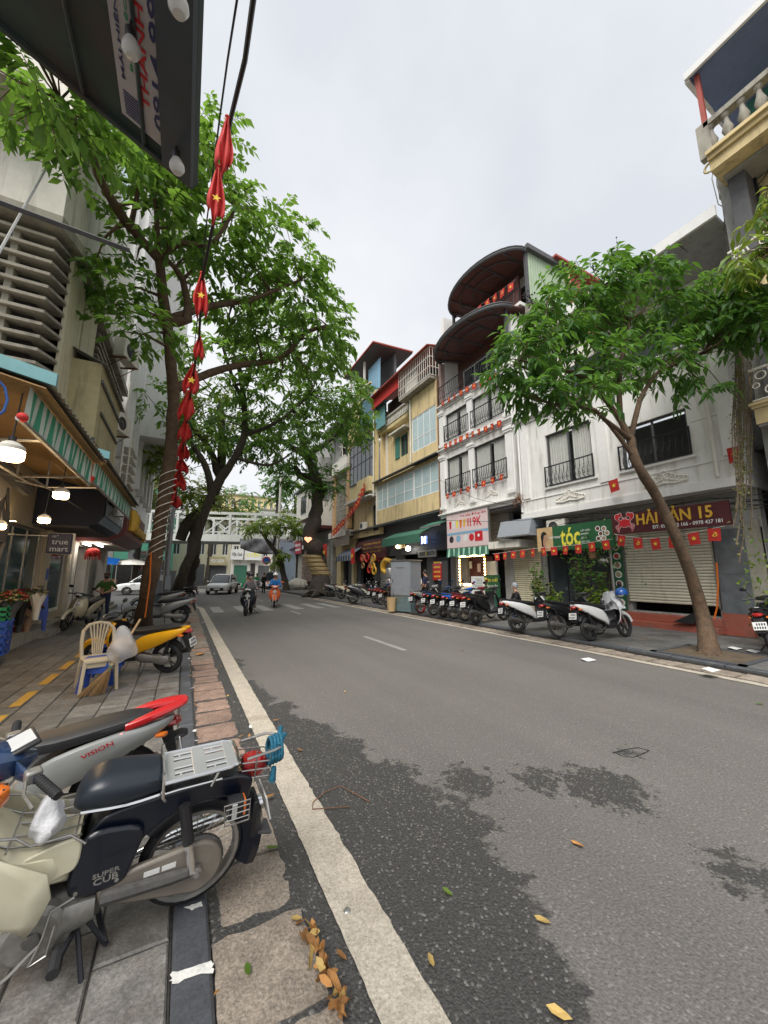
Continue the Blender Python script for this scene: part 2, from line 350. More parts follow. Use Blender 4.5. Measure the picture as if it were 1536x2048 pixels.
# ---------------------------------------------------------------- road and pavements
def asphalt():
    m = bpy.data.materials.new('asphalt'); m.use_nodes = True; t = m.node_tree; L = t.links.new; b = t.nodes['Principled BSDF']
    g = N(t, 'ShaderNodeNewGeometry'); P = g.outputs['Position']; sx = N(t, 'ShaderNodeSeparateXYZ'); L(P, sx.inputs[0])
    def M(op, a, b_=None, c=None):
        n = N(t, 'ShaderNodeMath', operation=op)
        for i, v in enumerate((a, b_, c)):
            if v is None: continue
            if isinstance(v, (int, float)): n.inputs[i].default_value = v
            else: L(v, n.inputs[i])
        return n.outputs[0]
    def noise(sc, det=4, rough=.6, vec=P):
        n = N(t, 'ShaderNodeTexNoise', ins={'Scale': sc, 'Detail': det, 'Roughness': rough}); L(vec, n.inputs['Vector']); return n.outputs['Fac']
    def mr(v, a, b_, c=0., d=1.): n = N(t, 'ShaderNodeMapRange', ins={1: a, 2: b_, 3: c, 4: d}); L(v, n.inputs[0]); return n.outputs[0]
    # wet edge strip: its boundary runs from 1.45 m to 1.8 m and back to the kerb
    fc = N(t, 'ShaderNodeFloatCurve'); cv = fc.mapping.curves[0]
    ys = [(0, 1.0), (1.1, 1.43), (1.7, 1.74), (2.5, 1.86), (3.5, 1.62), (4.35, 1.38), (5.5, 1.16), (7, 1.03), (10, .9)]
    for i, (y, x) in enumerate(ys):
        if i < 2: cv.points[i if i == 0 else -1].location = (y / 10 if i == 0 else 1, x / 4 if i == 0 else .9 / 4)
        if 0 < i < len(ys) - 1: cv.points.new(y / 10, x / 4)
    fc.mapping.update(); L(M('DIVIDE', sx.outputs[1], 10.), fc.inputs[1])
    edge = M('MULTIPLY', fc.outputs[0], 4.)
    n1 = noise(2.6, 8, .68); n2 = noise(9, 9, .72)
    jit = M('ADD', M('MULTIPLY', M('SUBTRACT', n1, .5), 1.15), M('MULTIPLY', M('SUBTRACT', n2, .5), .35))
    d = M('ADD', M('SUBTRACT', edge, sx.outputs[0]), jit); wet = mr(d, -.02, .04)
    for (cx, cy, r) in ((2.95, 2.02, .36), (2.62, 2.3, .2), (2.78, 1.15, .16), (2.1, 2.55, .25), (3.7, 2.25, .06)):
        vd = N(t, 'ShaderNodeVectorMath', operation='DISTANCE'); vd.inputs[1].default_value = (cx, cy, 0); L(P, vd.inputs[0])
        wet = M('MAXIMUM', wet, mr(M('ADD', M('SUBTRACT', r * .75, vd.outputs['Value']), M('MULTIPLY', M('SUBTRACT', n2, .46), 1.1)), -.01, .045))
    # aggregate
    vo = N(t, 'ShaderNodeTexVoronoi', ins={'Scale': 85}); L(P, vo.inputs['Vector']); n3 = noise(62, 4, .8); n4 = noise(.7, 5, .6)
    wn = N(t, 'ShaderNodeTexWhiteNoise'); L(vo.outputs['Color'], wn.inputs['Vector'])
    dry = N(t, 'ShaderNodeMixRGB'); dry.inputs[1].default_value = (.095, .088, .081, 1); dry.inputs[2].default_value = (.192, .179, .166, 1)
    mpv = N(t, 'ShaderNodeMapping'); mpv.inputs['Scale'].default_value = (1.1, .06, 1); L(P, mpv.inputs[0]); n5 = noise(1, 4, .6, mpv.outputs[0]); L(M('ADD', M('MULTIPLY', M('SUBTRACT', n5, .5), .9), M('ADD', mr(n3, .33, .67, -.25, .95), M('MULTIPLY', n4, .35))), dry.inputs[0])
    d2 = N(t, 'ShaderNodeMixRGB'); d2.inputs[2].default_value = (.30, .28, .255, 1); L(mr(wn.outputs[0], .94, .98, 0, .5), d2.inputs[0]); L(dry.outputs[0], d2.inputs[1])
    we = N(t, 'ShaderNodeMixRGB'); we.inputs[1].default_value = (.034, .032, .031, 1); we.inputs[2].default_value = (.088, .086, .083, 1); L(mr(n3, .36, .68), we.inputs[0])
    w2 = N(t, 'ShaderNodeMixRGB'); w2.inputs[2].default_value = (.22, .21, .195, 1); L(mr(wn.outputs[0], .9, .98, 0, .8), w2.inputs[0]); L(we.outputs[0], w2.inputs[1])
    mx = N(t, 'ShaderNodeMixRGB'); L(wet, mx.inputs[0]); L(d2.outputs[0], mx.inputs[1]); L(w2.outputs[0], mx.inputs[2])
    L(mx.outputs[0], b.inputs['Base Color']); L(mr(wet, 0, 1, .78, .5), b.inputs['Roughness'])
    bp = N(t, 'ShaderNodeBump', ins={'Strength': .55, 'Distance': .012}); L(M('ADD', n3, M('MULTIPLY', vo.outputs['Distance'], -.8)), bp.inputs['Height']); L(bp.outputs[0], b.inputs['Normal'])
    return m
m_asph = asphalt()
m_ground = mat('bare_ground', (.2, .19, .17), .9, var=.2, scale=1)
m_tileL = mat('grey_stone_tile', (.178, .170, .158), .5, var=.3, scale=9, rnd=.24, bump=.4, bscale=26, stain=(.075, .06, .045), stain_amt=.5, sscale=2.5, grain=0.3)
m_tileR = mat('slate_stone_tile', (.125, .125, .122), .55, var=.25, scale=5, rnd=.22, bump=.25, bscale=30, stain=(.15, .1, .06), stain_amt=.25, grain=0.3)
m_curb = mat('dark_kerb_stone', (.075, .08, .09), .5, var=.2, scale=14, bump=.2, stain=(.26, .26, .26), stain_amt=.12, streak=False, grain=0.22)
m_slab = mat('worn_concrete_slab', (.28, .235, .19), .9, var=.22, scale=7, rnd=.1, bump=.7, bscale=45, stain=(.13, .10, .08), stain_amt=.4, grain=0.38)
m_slabr = mat('reddish_concrete_slab', (.30, .205, .16), .9, var=.22, scale=7, rnd=.13, bump=.7, bscale=45, stain=(.14, .10, .08), stain_amt=.4, grain=0.38)
m_band = mat('cream_kerb_band', (.47, .42, .345), .85, var=.12, scale=8, bump=.5, bscale=50, stain=(.28, .23, .17), stain_amt=.35, grain=0.26)
m_joint = mat('dirt_joint', (.05, .045, .04), .95, var=.4, scale=20, bump=.5)
m_mark = mat('worn_road_paint', (.29, .285, .27), .75, var=.15, scale=12, stain=(.2, .2, .19), stain_amt=.35)
m_ymark = mat('yellow_line_paint', (.58, .34, .05), .7, var=.12, scale=12, stain=(.25, .18, .1), stain_amt=.45)
m_wpaint = mat('white_paint_splash', (.75, .74, .70), .7, var=.06, stain=(.4, .4, .38), stain_amt=.35, sscale=14, grain=0.12)
def sheet(name, x0, y0, x1, y1, z, m, **k): return struct(MB().quad((x0, y0, z), (x1, y0, z), (x1, y1, z), (x0, y1, z)).build(name, m, smooth=0))
sheet('ground', -600, -600, 600, 900, -.06, m_ground)
road = sheet('road', -40, -12, 60, 110, 0, m_asph)
# left pavement: bed, tiles, kerb stones, gutter slabs, cream band
LP0, LP1 = -7.5, .075; LY1 = 21.5
pavL = struct(MB().box(LP0, -8, -.05, LP1, LY1, .006).build('pavement', m_joint, smooth=0))
def tile_mesh(w, d, h, m, name, bev=.006):
    b = bmesh.new(); bmesh.ops.create_cube(b, size=1); bmesh.ops.scale(b, verts=b.verts, vec=(w, d, h)); bmesh.ops.translate(b, verts=b.verts, vec=(0, 0, -h / 2))
    top = [e for e in b.edges if all(v.co.z > -1e-4 for v in e.verts)]
    bmesh.ops.bevel(b, geom=top, offset=bev, segments=1, affect='EDGES'); me = bpy.data.meshes.new(name); b.to_mesh(me); b.free(); me.materials.append(m); return me
tmL = tile_mesh(.27, .400, .03, m_tileL, 'tile', .008); cnt = 0
far = MB()
for c in range(12):
    x = .07 - .14 - c * .28
    for r in range(-4, 54):
        y = .3 + r * .41 + (.205 if c % 2 else 0) + rng.uniform(-.004, .004)
        if y > LY1 - .2: continue
        z = .02 + rng.uniform(-.003, .003)
        if 0.6 < y < 10.2 and x > -3.0 - 0 and cnt < 300 and (x > -1.2 - .0 or y > 1.6):
            o = obj('tile', tmL, pavL, (x, y, z), (rng.uniform(-.004, .004), rng.uniform(-.004, .004), 0)); cnt += 1
        else: far.box(x - .137, y - .202, -.01, x + .137, y + .202, z)
o = far.build('paving', m_tileL, pavL, smooth=0, fix=False); o['kind'] = 'stuff'
kerbL = struct(MB().box(.078, -8, -.05, .225, 22, .004).build('kerb', m_joint, smooth=0))
cm = tile_mesh(.144, .79, .05, m_curb, 'kerb_stone', .012)
for i in range(26):
    obj('kerb_stone', cm, kerbL, (.1515, .25 + i * .8 + .1, .026 + rng.uniform(-.002, .002)), (0, 0, rng.uniform(-.004, .004)))
# rounded end of the kerb at the corner
kb = MB()
for i in range(8):
    a0, a1 = R(90 * i / 8), R(90 * (i + 1) / 8 - 1.5); c = Vector((-1.0, 21.05, 0)); f = lambda r, a: c + Vector((r * math.cos(a), r * math.sin(a), 0))
    kb.prism([f(1.08, a0), f(1.225, a0), f(1.225, a1), f(1.08, a1)], (0, 0, .03))
kb.build('kerb_corner', m_curb, kerbL)
def rough_slab(w, d, h, seed):
    r = random.Random(seed); nx, ny = 6, 7; b = MB(); top = []
    for j in range(ny + 1):
        for i in range(nx + 1):
            u, v = i / nx - .5, j / ny - .5; x, y = u * w, v * d
            if i in (0, nx): x += r.uniform(-.005, .005)
            if j in (0, ny): y += r.uniform(-.009, .009)
            e = (i in (0, nx)) or (j in (0, ny))
            top.append((x, y, (-.012 if e else 0) + r.uniform(-.004, .004)))
    k = nx + 1; fs = [(j * k + i, j * k + i + 1, (j + 1) * k + i + 1, (j + 1) * k + i) for j in range(ny) for i in range(nx)]
    b.add(top, fs); ring = [i for i in range(k)] + [j * k + nx for j in range(1, ny + 1)] + [ny * k + i for i in range(nx - 1, -1, -1)] + [j * k for j in range(ny - 1, 0, -1)]
    lo = [(top[i][0], top[i][1], -h) for i in ring]; n = len(ring); o = len(b.v); b.v += lo
    for q in range(n): b.f.append((ring[q], o + q, o + (q + 1) % n, ring[(q + 1) % n])); b.m.append(0)
    return b
sv = []
for i in range(4):
    me = rough_slab(.385, .425, .06, i).mesh('slab', [m_slab], 50); sv.append(me)
svr = []
for i in range(4):
    me = rough_slab(.375, .40, .06, 10 + i).mesh('slab', [m_slabr], 50); svr.append(me)
gut = struct(MB().box(.228, -8, -.05, .735, 22.3, -.02).build('gutter', m_joint, smooth=0))
y = .25; i = 0
while y < 22:
    d = .43 if y < 3.4 else .415
    near = y < 3.3
    me = (sv if near else svr if 3.3 < y < 8 or rng.random() < .5 else sv)[i % 4]
    obj('slab', me, gut, (.432 + rng.uniform(-.006, .006), y + d / 2, .012 + rng.uniform(-.006, .008)), (rng.uniform(-.02, .02), rng.uniform(-.015, .015), rng.uniform(-.018, .018)))
    y += d + (rng.uniform(.012, .034) if near else rng.uniform(.004, .03)); i += 1
# cream band along the road with broken edges
def band(name, xa, xb, y0, y1, z, m, jag, step=.11, seed=1, curve=0):
    r = random.Random(seed); n = int((y1 - y0) / step); b = MB(); vs = []
    for i in range(n + 1):
        y = y0 + (y1 - y0) * i / n
        cx = curve(y) if curve else 0
        vs += [(xa + cx + r.uniform(-jag, jag) * .4, y, z), (xb + cx + r.uniform(-jag, jag), y, z)]
    b.add(vs, [(2 * i, 2 * i + 1, 2 * i + 3, 2 * i + 2) for i in range(n)]); b.f = [tuple(f) for f in b.f]
    return struct(b.build(name, m, smooth=0))
band('edge_line', .752, .972, -6, 21.6, .008, m_band, .007, .05, curve=lambda y: (-.25 * max(0, (y - 19.5) / 2) ** 2 if y > 19.5 else 0))
# road side strips, marks
mk = MB()
for (x, y0, y1, w) in ((4.28, 7.15, 9.2, .13), (4.3, 15.4, 16.95, .13), (4.28, -1, 1, .13), (4.3, 23.5, 25.5, .13)): mk.quad((x - w / 2, y0, .004), (x + w / 2, y0, .004), (x + w / 2, y1, .004), (x - w / 2, y1, .004))
struct(mk.build('lane_markings', m_mark, smooth=0))
zb = MB()
for x in (1.45, 2.5, 3.5, 4.9, 5.9, 6.75): zb.quad((x - .22, 17.6, .004), (x + .22, 17.6, .004), (x + .22, 20.6, .004), (x - .22, 20.6, .004))
struct(zb.build('crossing_markings', m_mark, smooth=0))
yb = MB()
for y in (5.35, 6.35, 7.38, 8.38, 9.4, 10.4): yb.quad((-1.74, y, .0262), (-1.63, y, .0262), (-1.63, y + .69, .0262), (-1.74, y + .69, .0262))
struct(yb.build('pavement_markings', m_ymark, smooth=0))
# white paint patches on the kerb stones (jagged)
def splash(pts, z, n=26, jag=.012, seed=0):
    r = random.Random(seed); b = MB(); P = [Vector(p) for p in pts]; out = []
    for i in range(len(P)):
        a, c = P[i], P[(i + 1) % len(P)]
        for q in range(6): p = a.lerp(c, q / 6); out.append((p.x + r.uniform(-jag, jag), p.y + r.uniform(-jag, jag), z))
    return b.add(out, [tuple(range(len(out)))])
q = splash([atZ(342, 1946, .03).xy.to_3d(), atZ(424, 1922, .03).xy.to_3d(), atZ(426, 1944, .03).xy.to_3d(), atZ(342, 1968, .03).xy.to_3d()], .0305, jag=.007)
struct(q.build('paint_mark', m_wpaint, kerbL, smooth=0))
q = splash([atZ(368, 1815, .03).xy.to_3d(), atZ(402, 1803, .03).xy.to_3d(), atZ(405, 1812, .03).xy.to_3d(), atZ(385, 1820, .03).xy.to_3d()], .0305, jag=.004, seed=3)
struct(q.build('paint_mark', m_wpaint, kerbL, smooth=0))
# far pavement and the pavement across
RX0, RX1 = 8.32, 13.6
pavR = struct(MB().box(RX0, -10, -.05, RX1 + 4, 52, .085).build('pavement_across', m_joint, smooth=0))
tmR = tile_mesh(.394, .394, .03, m_tileR, 'tile'); far = MB(); cnt = 0
for c in range(9):
    for r in range(-3, 100):
        x = RX0 + .2 + c * .4; y = 1.2 + r * .4 + (.2 if c % 2 else 0)
        z = .1 + rng.uniform(-.004, .004)
        if y > 0.9 and y < 14.4 and cnt < 300: obj('tile', tmR, pavR, (x, y, z), (rng.uniform(-.006, .006), rng.uniform(-.006, .006), 0)); cnt += 1
        else: far.box(x - .196, y - .196, .06, x + .196, y + .196, z)
o = far.build('paving', m_tileR, pavR, smooth=0, fix=False); o['kind'] = 'stuff'
kerbR = struct(MB().box(8.14, -10, -.05, 8.315, 52, .05).build('kerb_across', m_joint, smooth=0))
cm2 = tile_mesh(.17, .78, .08, m_curb, 'kerb_stone', .015)
for i in range(50): obj('kerb_stone', cm2, kerbR, (8.23, .4 + i * .8, .1 + rng.uniform(-.006, .006)), (rng.uniform(-.006, .006), rng.uniform(-.01, .01), rng.uniform(-.008, .008)))
gutR = struct(MB().box(7.68, -10, -.05, 8.138, 52, .004).build('gutter_across', m_joint, smooth=0))
sm = [rough_slab(.42, .40, .06, 20 + i).mesh('slab', [m_slab], 50) for i in range(3)]
for i in range(60): obj('slab', sm[i % 3], gutR, (7.915, .6 + i * .42, .03 + rng.uniform(-.008, .006)), (rng.uniform(-.02, .02), rng.uniform(-.02, .02), rng.uniform(-.02, .02)))
band('edge_line_across', 7.50, 7.66, -8, 44, .008, m_band, .02, .15, 5)
# ---------------------------------------------------------------- building helpers
m_pane = mat('clear_pane', (.03, .035, .04), .05, var=.1, alpha=.12, spec=.9)
def wall(name, par, m, X, y0, y1, z0, z1, holes=(), d=.28, side=1):
    """front at X, thickness d away from the street (side 1: to +X); holes (ya, yb, za, zb)"""
    ys = sorted({y0, y1, *[h[0] for h in holes], *[h[1] for h in holes]}); zs = sorted({z0, z1, *[h[2] for h in holes], *[h[3] for h in holes]})
    b = MB()
    for i in range(len(ys) - 1):
        for j in range(len(zs) - 1):
            cy, cz = (ys[i] + ys[i + 1]) / 2, (zs[j] + zs[j + 1]) / 2
            if any(h[0] < cy < h[1] and h[2] < cz < h[3] for h in holes): continue
            b.box(min(X, X + side * d), ys[i], zs[j], max(X, X + side * d), ys[i + 1], zs[j + 1])
    return b.build(name, m, par, smooth=0, fix=False)
def rc(P, Q, X):
    a = atX(*P, X); b = atX(*Q, X); return (b.y, a.y, a.z, b.z) if b.y < a.y else (a.y, b.y, a.z, b.z)
PANES = {}
def window(par, X, r, cols=2, rows=1, mf=None, mg=None, fw=.05, side=1, name='window', rowh=None, curtain=False, inset=.1):
    y0, y1, z0, z1 = r; x = X + side * inset; b = MB(); mf = mf or m_iron; mg = mg or m_glass; t = .05
    def bar(ya, yb, za, zb, e=0): b.box(x - t / 2 - e, ya, za, x + t / 2 + e, yb, zb)
    zsp = [z0 + (z1 - z0) * v for v in (rowh or [i / rows for i in range(rows + 1)])]
    bar(y0, y1, z0, z0 + fw); bar(y0, y1, z1 - fw, z1); bar(y0, y0 + fw, z0 + fw, z1 - fw); bar(y1 - fw, y1, z0 + fw, z1 - fw)
    for i in range(1, cols): c = y0 + (y1 - y0) * i / cols; bar(c - fw / 2, c + fw / 2, z0 + fw, z1 - fw, -.004)
    for zz in zsp[1:-1]: bar(y0 + fw, y1 - fw, zz - fw / 2, zz + fw / 2, -.008)
    w = b.build(name, mf, par, smooth=0, fix=False)
    for i in range(cols):
        for j in range(len(zsp) - 1):
            ya = y0 + (y1 - y0) * i / cols; yb = y0 + (y1 - y0) * (i + 1) / cols; g = fw * .45
            k = (round(yb - ya, 3), round(zsp[j + 1] - zsp[j], 3), mg.name)
            if k not in PANES: PANES[k] = MB().box(-.006, -k[0] / 2 + g, -k[1] / 2 + g, .006, k[0] / 2 - g, k[1] / 2 - g).mesh('pane', mg, 0)
            obj('pane', PANES[k], w, (x, (ya + yb) / 2, (zsp[j] + zsp[j + 1]) / 2), (0, 0, rng.uniform(-.006, .006)))
    if curtain:
        c = MB(); n = 26; rows_ = []
        for q in range(2):
            ya, yb = (y0 + fw, y0 + (y1 - y0) * .42) if q == 0 else (y0 + (y1 - y0) * .5, y1 - fw)
            pts = [(x + side * (.045 + .015 * math.sin(i * 1.9 + q)), ya + (yb - ya) * i / n) for i in range(n + 1)]
            o = len(c.v); c.v += [(p[0], p[1], z0) for p in pts] + [(p[0], p[1], z1) for p in pts]
            for i in range(n): c.f.append((o + i, o + i + 1, o + n + 2 + i, o + n + 1 + i)); c.m.append(0)
        c.build('curtain', m_curtain, w, smooth=60, fix=False)
        MB().box(x + side * .3, y0, z0, x + side * .32, y1, z1).build('backing', m_dark, w, smooth=0)
    return w
BALU = {}
def railing(par, X, r, h=.75, step=.16, m=None, belly=.10, side=1, name='railing'):
    """belly iron railing in front of X: rails as one mesh, each bent baluster a sub-part"""
    y0, y1, z0 = r; m = m or m_iron; s = -side; x = X + s * .06
    b = MB(); b.box(x - .02, y0, z0 + h - .035, x + .02, y1, z0 + h); b.box(x - .015, y0, z0, x + .015, y1, z0 + .03)
    for y in (y0, y1): b.box(x - .018, y - .018, z0 - .01, x + .018, y + .018, z0 + h + .02)
    o = b.build(name, m, par, smooth=0, fix=False)
    k = (round(h, 2), belly, side, m.name)
    if k not in BALU:
        q = MB(); prof = [(0, .03), (belly * .75, .1 * h / .75), (belly, .2 * h / .75), (belly * .8, .3 * h / .75), (.015, .42 * h / .75), (0, .55 * h / .75), (0, h - .03)]
        q.tube([(s * a, 0, c) for a, c in prof], .011, 6)
        q.torus((s * belly * .45, 0, .2 * h / .75), .045, .009, 'y', 10, 5); q.ball((0, 0, .5 * h / .75), (.02, .02, .025), 6, 4)
        BALU[k] = q.mesh('baluster', m, 60)
    n = max(2, int((y1 - y0) / step))
    for i in range(1, n): obj('baluster', BALU[k], o, (x, y0 + (y1 - y0) * i / n, z0))
    return o
def bx(par, name, m, x0, y0, z0, x1, y1, z1, bevel=0): return MB().box(x0, y0, z0, x1, y1, z1).build(name, m, par, smooth=0, fix=False, bevel=bevel)
def cornice(par, m, X, y0, y1, z, hs=((.10, .06), (.06, .12), (.05, .18)), side=1, name='cornice'):
    b = MB(); zz = z; 
    for h, dd in hs: b.box(min(X, X - side * dd), y0 - dd * .5, zz, max(X, X - side * dd), y1 + dd * .5, zz + h); zz += h
    return b.build(name, m, par, smooth=0, fix=False)
def shutter(par, m, X, r, step=.085, side=1):
    """roller shutter, each slat its own piece"""
    y0, y1, z0, z1 = r; b = MB(); h = step; s = -side
    b.prism([(0, 0, .006), (s * .012, 0, h * .25), (s * .016, 0, h * .55), (s * .008, 0, h * .9), (0, 0, h - .004)], (0, y1 - y0, 0))
    o = MB()
    for y in (y0 - .04, y1): o.box(X - .03, y, z0 - .05, X + .05, y + .04, z1)
    g = o.build('shutter', m_steel, par, smooth=0, fix=False); me = b.mesh('slat', m, 0)
    for i in range(int((z1 - z0) / h)): obj('slat', me, g, (X, y0, z0 + i * h), (0, 0, rng.uniform(-.002, .002)))
    bx(g, 'backing', m_dark, min(X + side * .02, X + side * .03), y0, z0, max(X + side * .02, X + side * .03), y1, z1)
    return g
def ac_unit(loc, rz, label, group=None, brackets=True, sc=1):
    t = thing('air_conditioner', label, 'air conditioner', loc, rz, group, sc=sc)      # front towards local -Y
    MB().box(-.4, -.15, 0, .4, .15, .56).build('casing', m_ivory, t, smooth=0, bevel=.015)
    MB().torus((-.1, -.152, .28), .2, .012, 'y', 20, 5).torus((-.1, -.152, .28), .12, .008, 'y', 16, 5).torus((-.1, -.152, .28), .05, .02, 'y', 12, 5).build('grille', m_dgrey, t)
    MB().lathe([(0, -.151), (.195, -.151)], (-.1, 0, .28), 'y', 20).build('fan_opening', m_dark, t, smooth=0)
    b = MB(); 
    for x in (-.3, .3): b.box(x - .02, -.17, -.04, x + .02, .3, -.002); b.tube([(x, .28, -.3), (x, -.1, -.03)], .012, 5)
    if brackets: b.build('bracket', m_rust, t, smooth=0)
    return t
AC_GROUP = 'air conditioner units on the house fronts'
XF = 11.7
# ---------------------------------------------------------------- low white house behind the tree (shops below)
A = thing('white_house', 'low white rendered house with black iron window railings over the seafood and hair shops', 'house', (0, 0, 0))
AY0, AY1 = 3.72, 10.42
w1 = rc((1097, 975), (1178, 838), XF); w2 = rc((1247, 942), (1370, 815), XF)
wall('wall', A, m_white, XF, AY0, AY1, 3.95, 7.55, [w1, w2])
bx(A, 'side_wall', m_white2, XF + .28, AY0, 3.95, 17, AY0 + .25, 7.5); bx(A, 'side_wall', m_white2, XF + .28, AY1 - .25, 3.95, 17, AY1, 7.5)
bx(A, 'slab', m_white2, XF - .05, AY0 - .02, 3.72, 17, AY1 + .02, 3.948)
cornice(A, m_white2, XF, AY0, AY1, 7.55)
bx(A, 'band', m_white2, XF - .025, AY0, 4.42, XF - .002, AY1, 4.46)
for y in (AY0 + .12, AY1 - .3, 7.0): bx(A, 'pilaster', m_white2, XF - .05, y - .16, 4.5, XF - .002, y + .16, 7.54)
for w in (w1, w2):
    window(A, XF, w, 2, 1, m_dgrey, m_pane, .06, curtain=(w is w1))
    railing(A, XF - .02, (w[0] - .04, w[1] + .04, w[2] + .02), h=.74, step=.15)
    bx(A, 'window_sill', m_white2, XF - .07, w[0] - .12, w[2] - .07, XF + .1, w[1] + .12, w[2] - .004)
bx(A, 'backing', m_dark, XF + .45, w2[0], w2[2], XF + .47, w2[1], w2[3])
def scroll(par, y, z, w):
    b = MB(); r = random.Random(int(y * 100))
    for i in range(-5, 6):
        k = 1 - abs(i) / 6; c = (XF - .012, y + i * w / 11, z + .18 * k * k * w)
        b.torus(c, .05 + .05 * k, .022, 'x', 10, 5); b.ball((c[0], c[1], c[2] - .07), (.02, .07, .05), 7, 5)
    b.tube([(XF - .01, y - w / 2, z - .05), (XF - .02, y - w / 4, z - .09), (XF - .02, y, z - .05), (XF - .02, y + w / 4, z - .09), (XF - .01, y + w / 2, z - .05)], .03, 6)
    return b.build('scrollwork', m_ivory, par)
scroll(A, 8.3, 4.2, 1.1); scroll(A, 5.36, 4.15, 1.1)
# recessed upper storey with its deep flat canopy
bx(A, 'upper_wall', m_ivory, XF + 1.6, AY0, 7.5, XF + 1.85, 9.6, 10.6)
MB().prism([(XF - .25, AY0 - .35, 10.75), (XF + 2.4, AY0 - .35, 10.55), (XF + 2.4, 7.6, 10.55), (XF - .25, 7.6, 10.75)], (0, 0, .1)).build('canopy_soffit', m_grey, A, smooth=0)
b = MB(); b.box(XF - .33, AY0 - .4, 10.7, XF - .255, 7.65, 11.0); b.box(XF - .25, 7.605, 10.7, XF + 2.4, 7.68, 10.95); b.build('canopy_fascia', m_white2, A, smooth=0)
for i in range(1, 5): bx(A, 'soffit_joint', m_dgrey, XF - .2, AY0 - .3 + i * .82, 10.70, XF + 1.5, AY0 - .29 + i * .82, 10.738)
MB().ball((XF + .5, 4.6, 10.66), (.09, .09, .05)).build('ceiling_lamp', m_white2, A)
window(A, XF + 1.6, (4.6, 6.6, 7.9, 9.9), 3, 1, m_dgrey, m_glass, inset=-.03); window(A, XF + 1.6, (7.3, 9.0, 7.9, 9.9), 2, 1, m_dgrey, m_glass, inset=-.03)
# ground floor of the white house
GX = 12.4
g1 = rc((1030, 1212), (1076, 1060), GX - .1); g2 = rc((1258, 1203), (1415, 1062), GX - .1)
gdoor = (g2[1] + .55, g1[0] - .25, .3, 3.1)
wall('shop_wall', A, m_grey, GX, AY0, 11.9, .05, 3.72, [(g1[0], g1[1], .15, 3.35), (g2[0], g2[1], .5, 3.2), (gdoor[0], gdoor[1], .2, 3.1), (AY0 + .02, g2[0] - .75, .2, 2.75)])
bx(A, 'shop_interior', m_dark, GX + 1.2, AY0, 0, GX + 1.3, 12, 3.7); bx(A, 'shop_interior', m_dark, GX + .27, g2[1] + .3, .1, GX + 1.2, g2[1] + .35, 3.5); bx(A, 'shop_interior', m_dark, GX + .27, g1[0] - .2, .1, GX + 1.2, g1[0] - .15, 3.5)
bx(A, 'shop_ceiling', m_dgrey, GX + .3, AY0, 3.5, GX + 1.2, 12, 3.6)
shutter(A, m_slat, GX - .02, (g1[0], g1[1], .18, 3.35)); shutter(A, m_slatw, GX - .02, (g2[0], g2[1], g2[2], 3.2))
b = MB(); b.box(GX - .55, g2[0] - .1, .09, GX + .05, g2[1] + .15, .26); b.box(GX - .3, g2[0] - .1, .262, GX + .05, g2[1] + .15, .46); b.build('shop_step', m_redstep, A, smooth=0, bevel=.01)
pm = MB(); pm.box(GX - .12, g2[0] - .72, .62, GX - .002, g2[0] - .1, 1.6); pm.box(GX - .12, g2[0] - .72, 1.606, GX - .002, g2[0] - .1, 2.75); pm.build('marble_pillar', m_marble, A, smooth=0); bx(A, 'pillar_base', m_redstep, GX - .14, g2[0] - .74, .08, GX - .001, g2[0] - .08, .616)
bx(A, 'threshold', m_conc, GX - .25, AY0 - 1.2, .08, GX + .3, g2[0] - .75, .34)
bx(A, 'old_door', m_olive, GX + .1, g2[0] - .98, .34, GX + .16, g2[0] - .78, 2.7); bx(A, 'old_door', m_conc, GX - .06, AY0 + .05, .34, GX - .002, AY0 + .35, 2.9)
b = MB(); b.tube([(GX - .15, g2[1] + .4, .2), (GX - .15, g2[1] + .4, 3.3)], .05, 10); b.build('downpipe', m_steel, A)
window(A, GX, (gdoor[0], gdoor[1], .25, 3.05), 3, 1, m_iron, m_glass, inset=.05, name='glass_front')
# ---- boards and signs on it
sg = thing('seafood_sign', 'maroon seafood shop signboard with orange capitals and a red crab emblem', 'sign', (0, 0, 0))
s0 = rc((1226, 1070), (1457, 1008), XF - .25); sy0, sy1, sz0, sz1 = s0[0], s0[1], s0[2] + .1, s0[3] + .02
X = XF - .25
bx(sg, 'board', m_maroon, X, sy0, sz0 - .1, X + .08, sy1, sz1 + .08)
text('HẢI SẢN 15', m_gold, sg, (X - .004, sy0 + (sy1 - sy0) * .43, (sz0 + sz1) / 2 + .12), AXR, w=(sy1 - sy0) * .63, h=.42, bold=.02, ext=.02)
text('ĐT: 0962 722 166 - 0978 427 181', m_wl, sg, (X - .004, sy0 + (sy1 - sy0) * .33, sz0 + .02), AXR, w=(sy1 - sy0) * .55, h=.1, bold=.01)
cy, cz = sy1 - .38, (sz0 + sz1) / 2 + .04
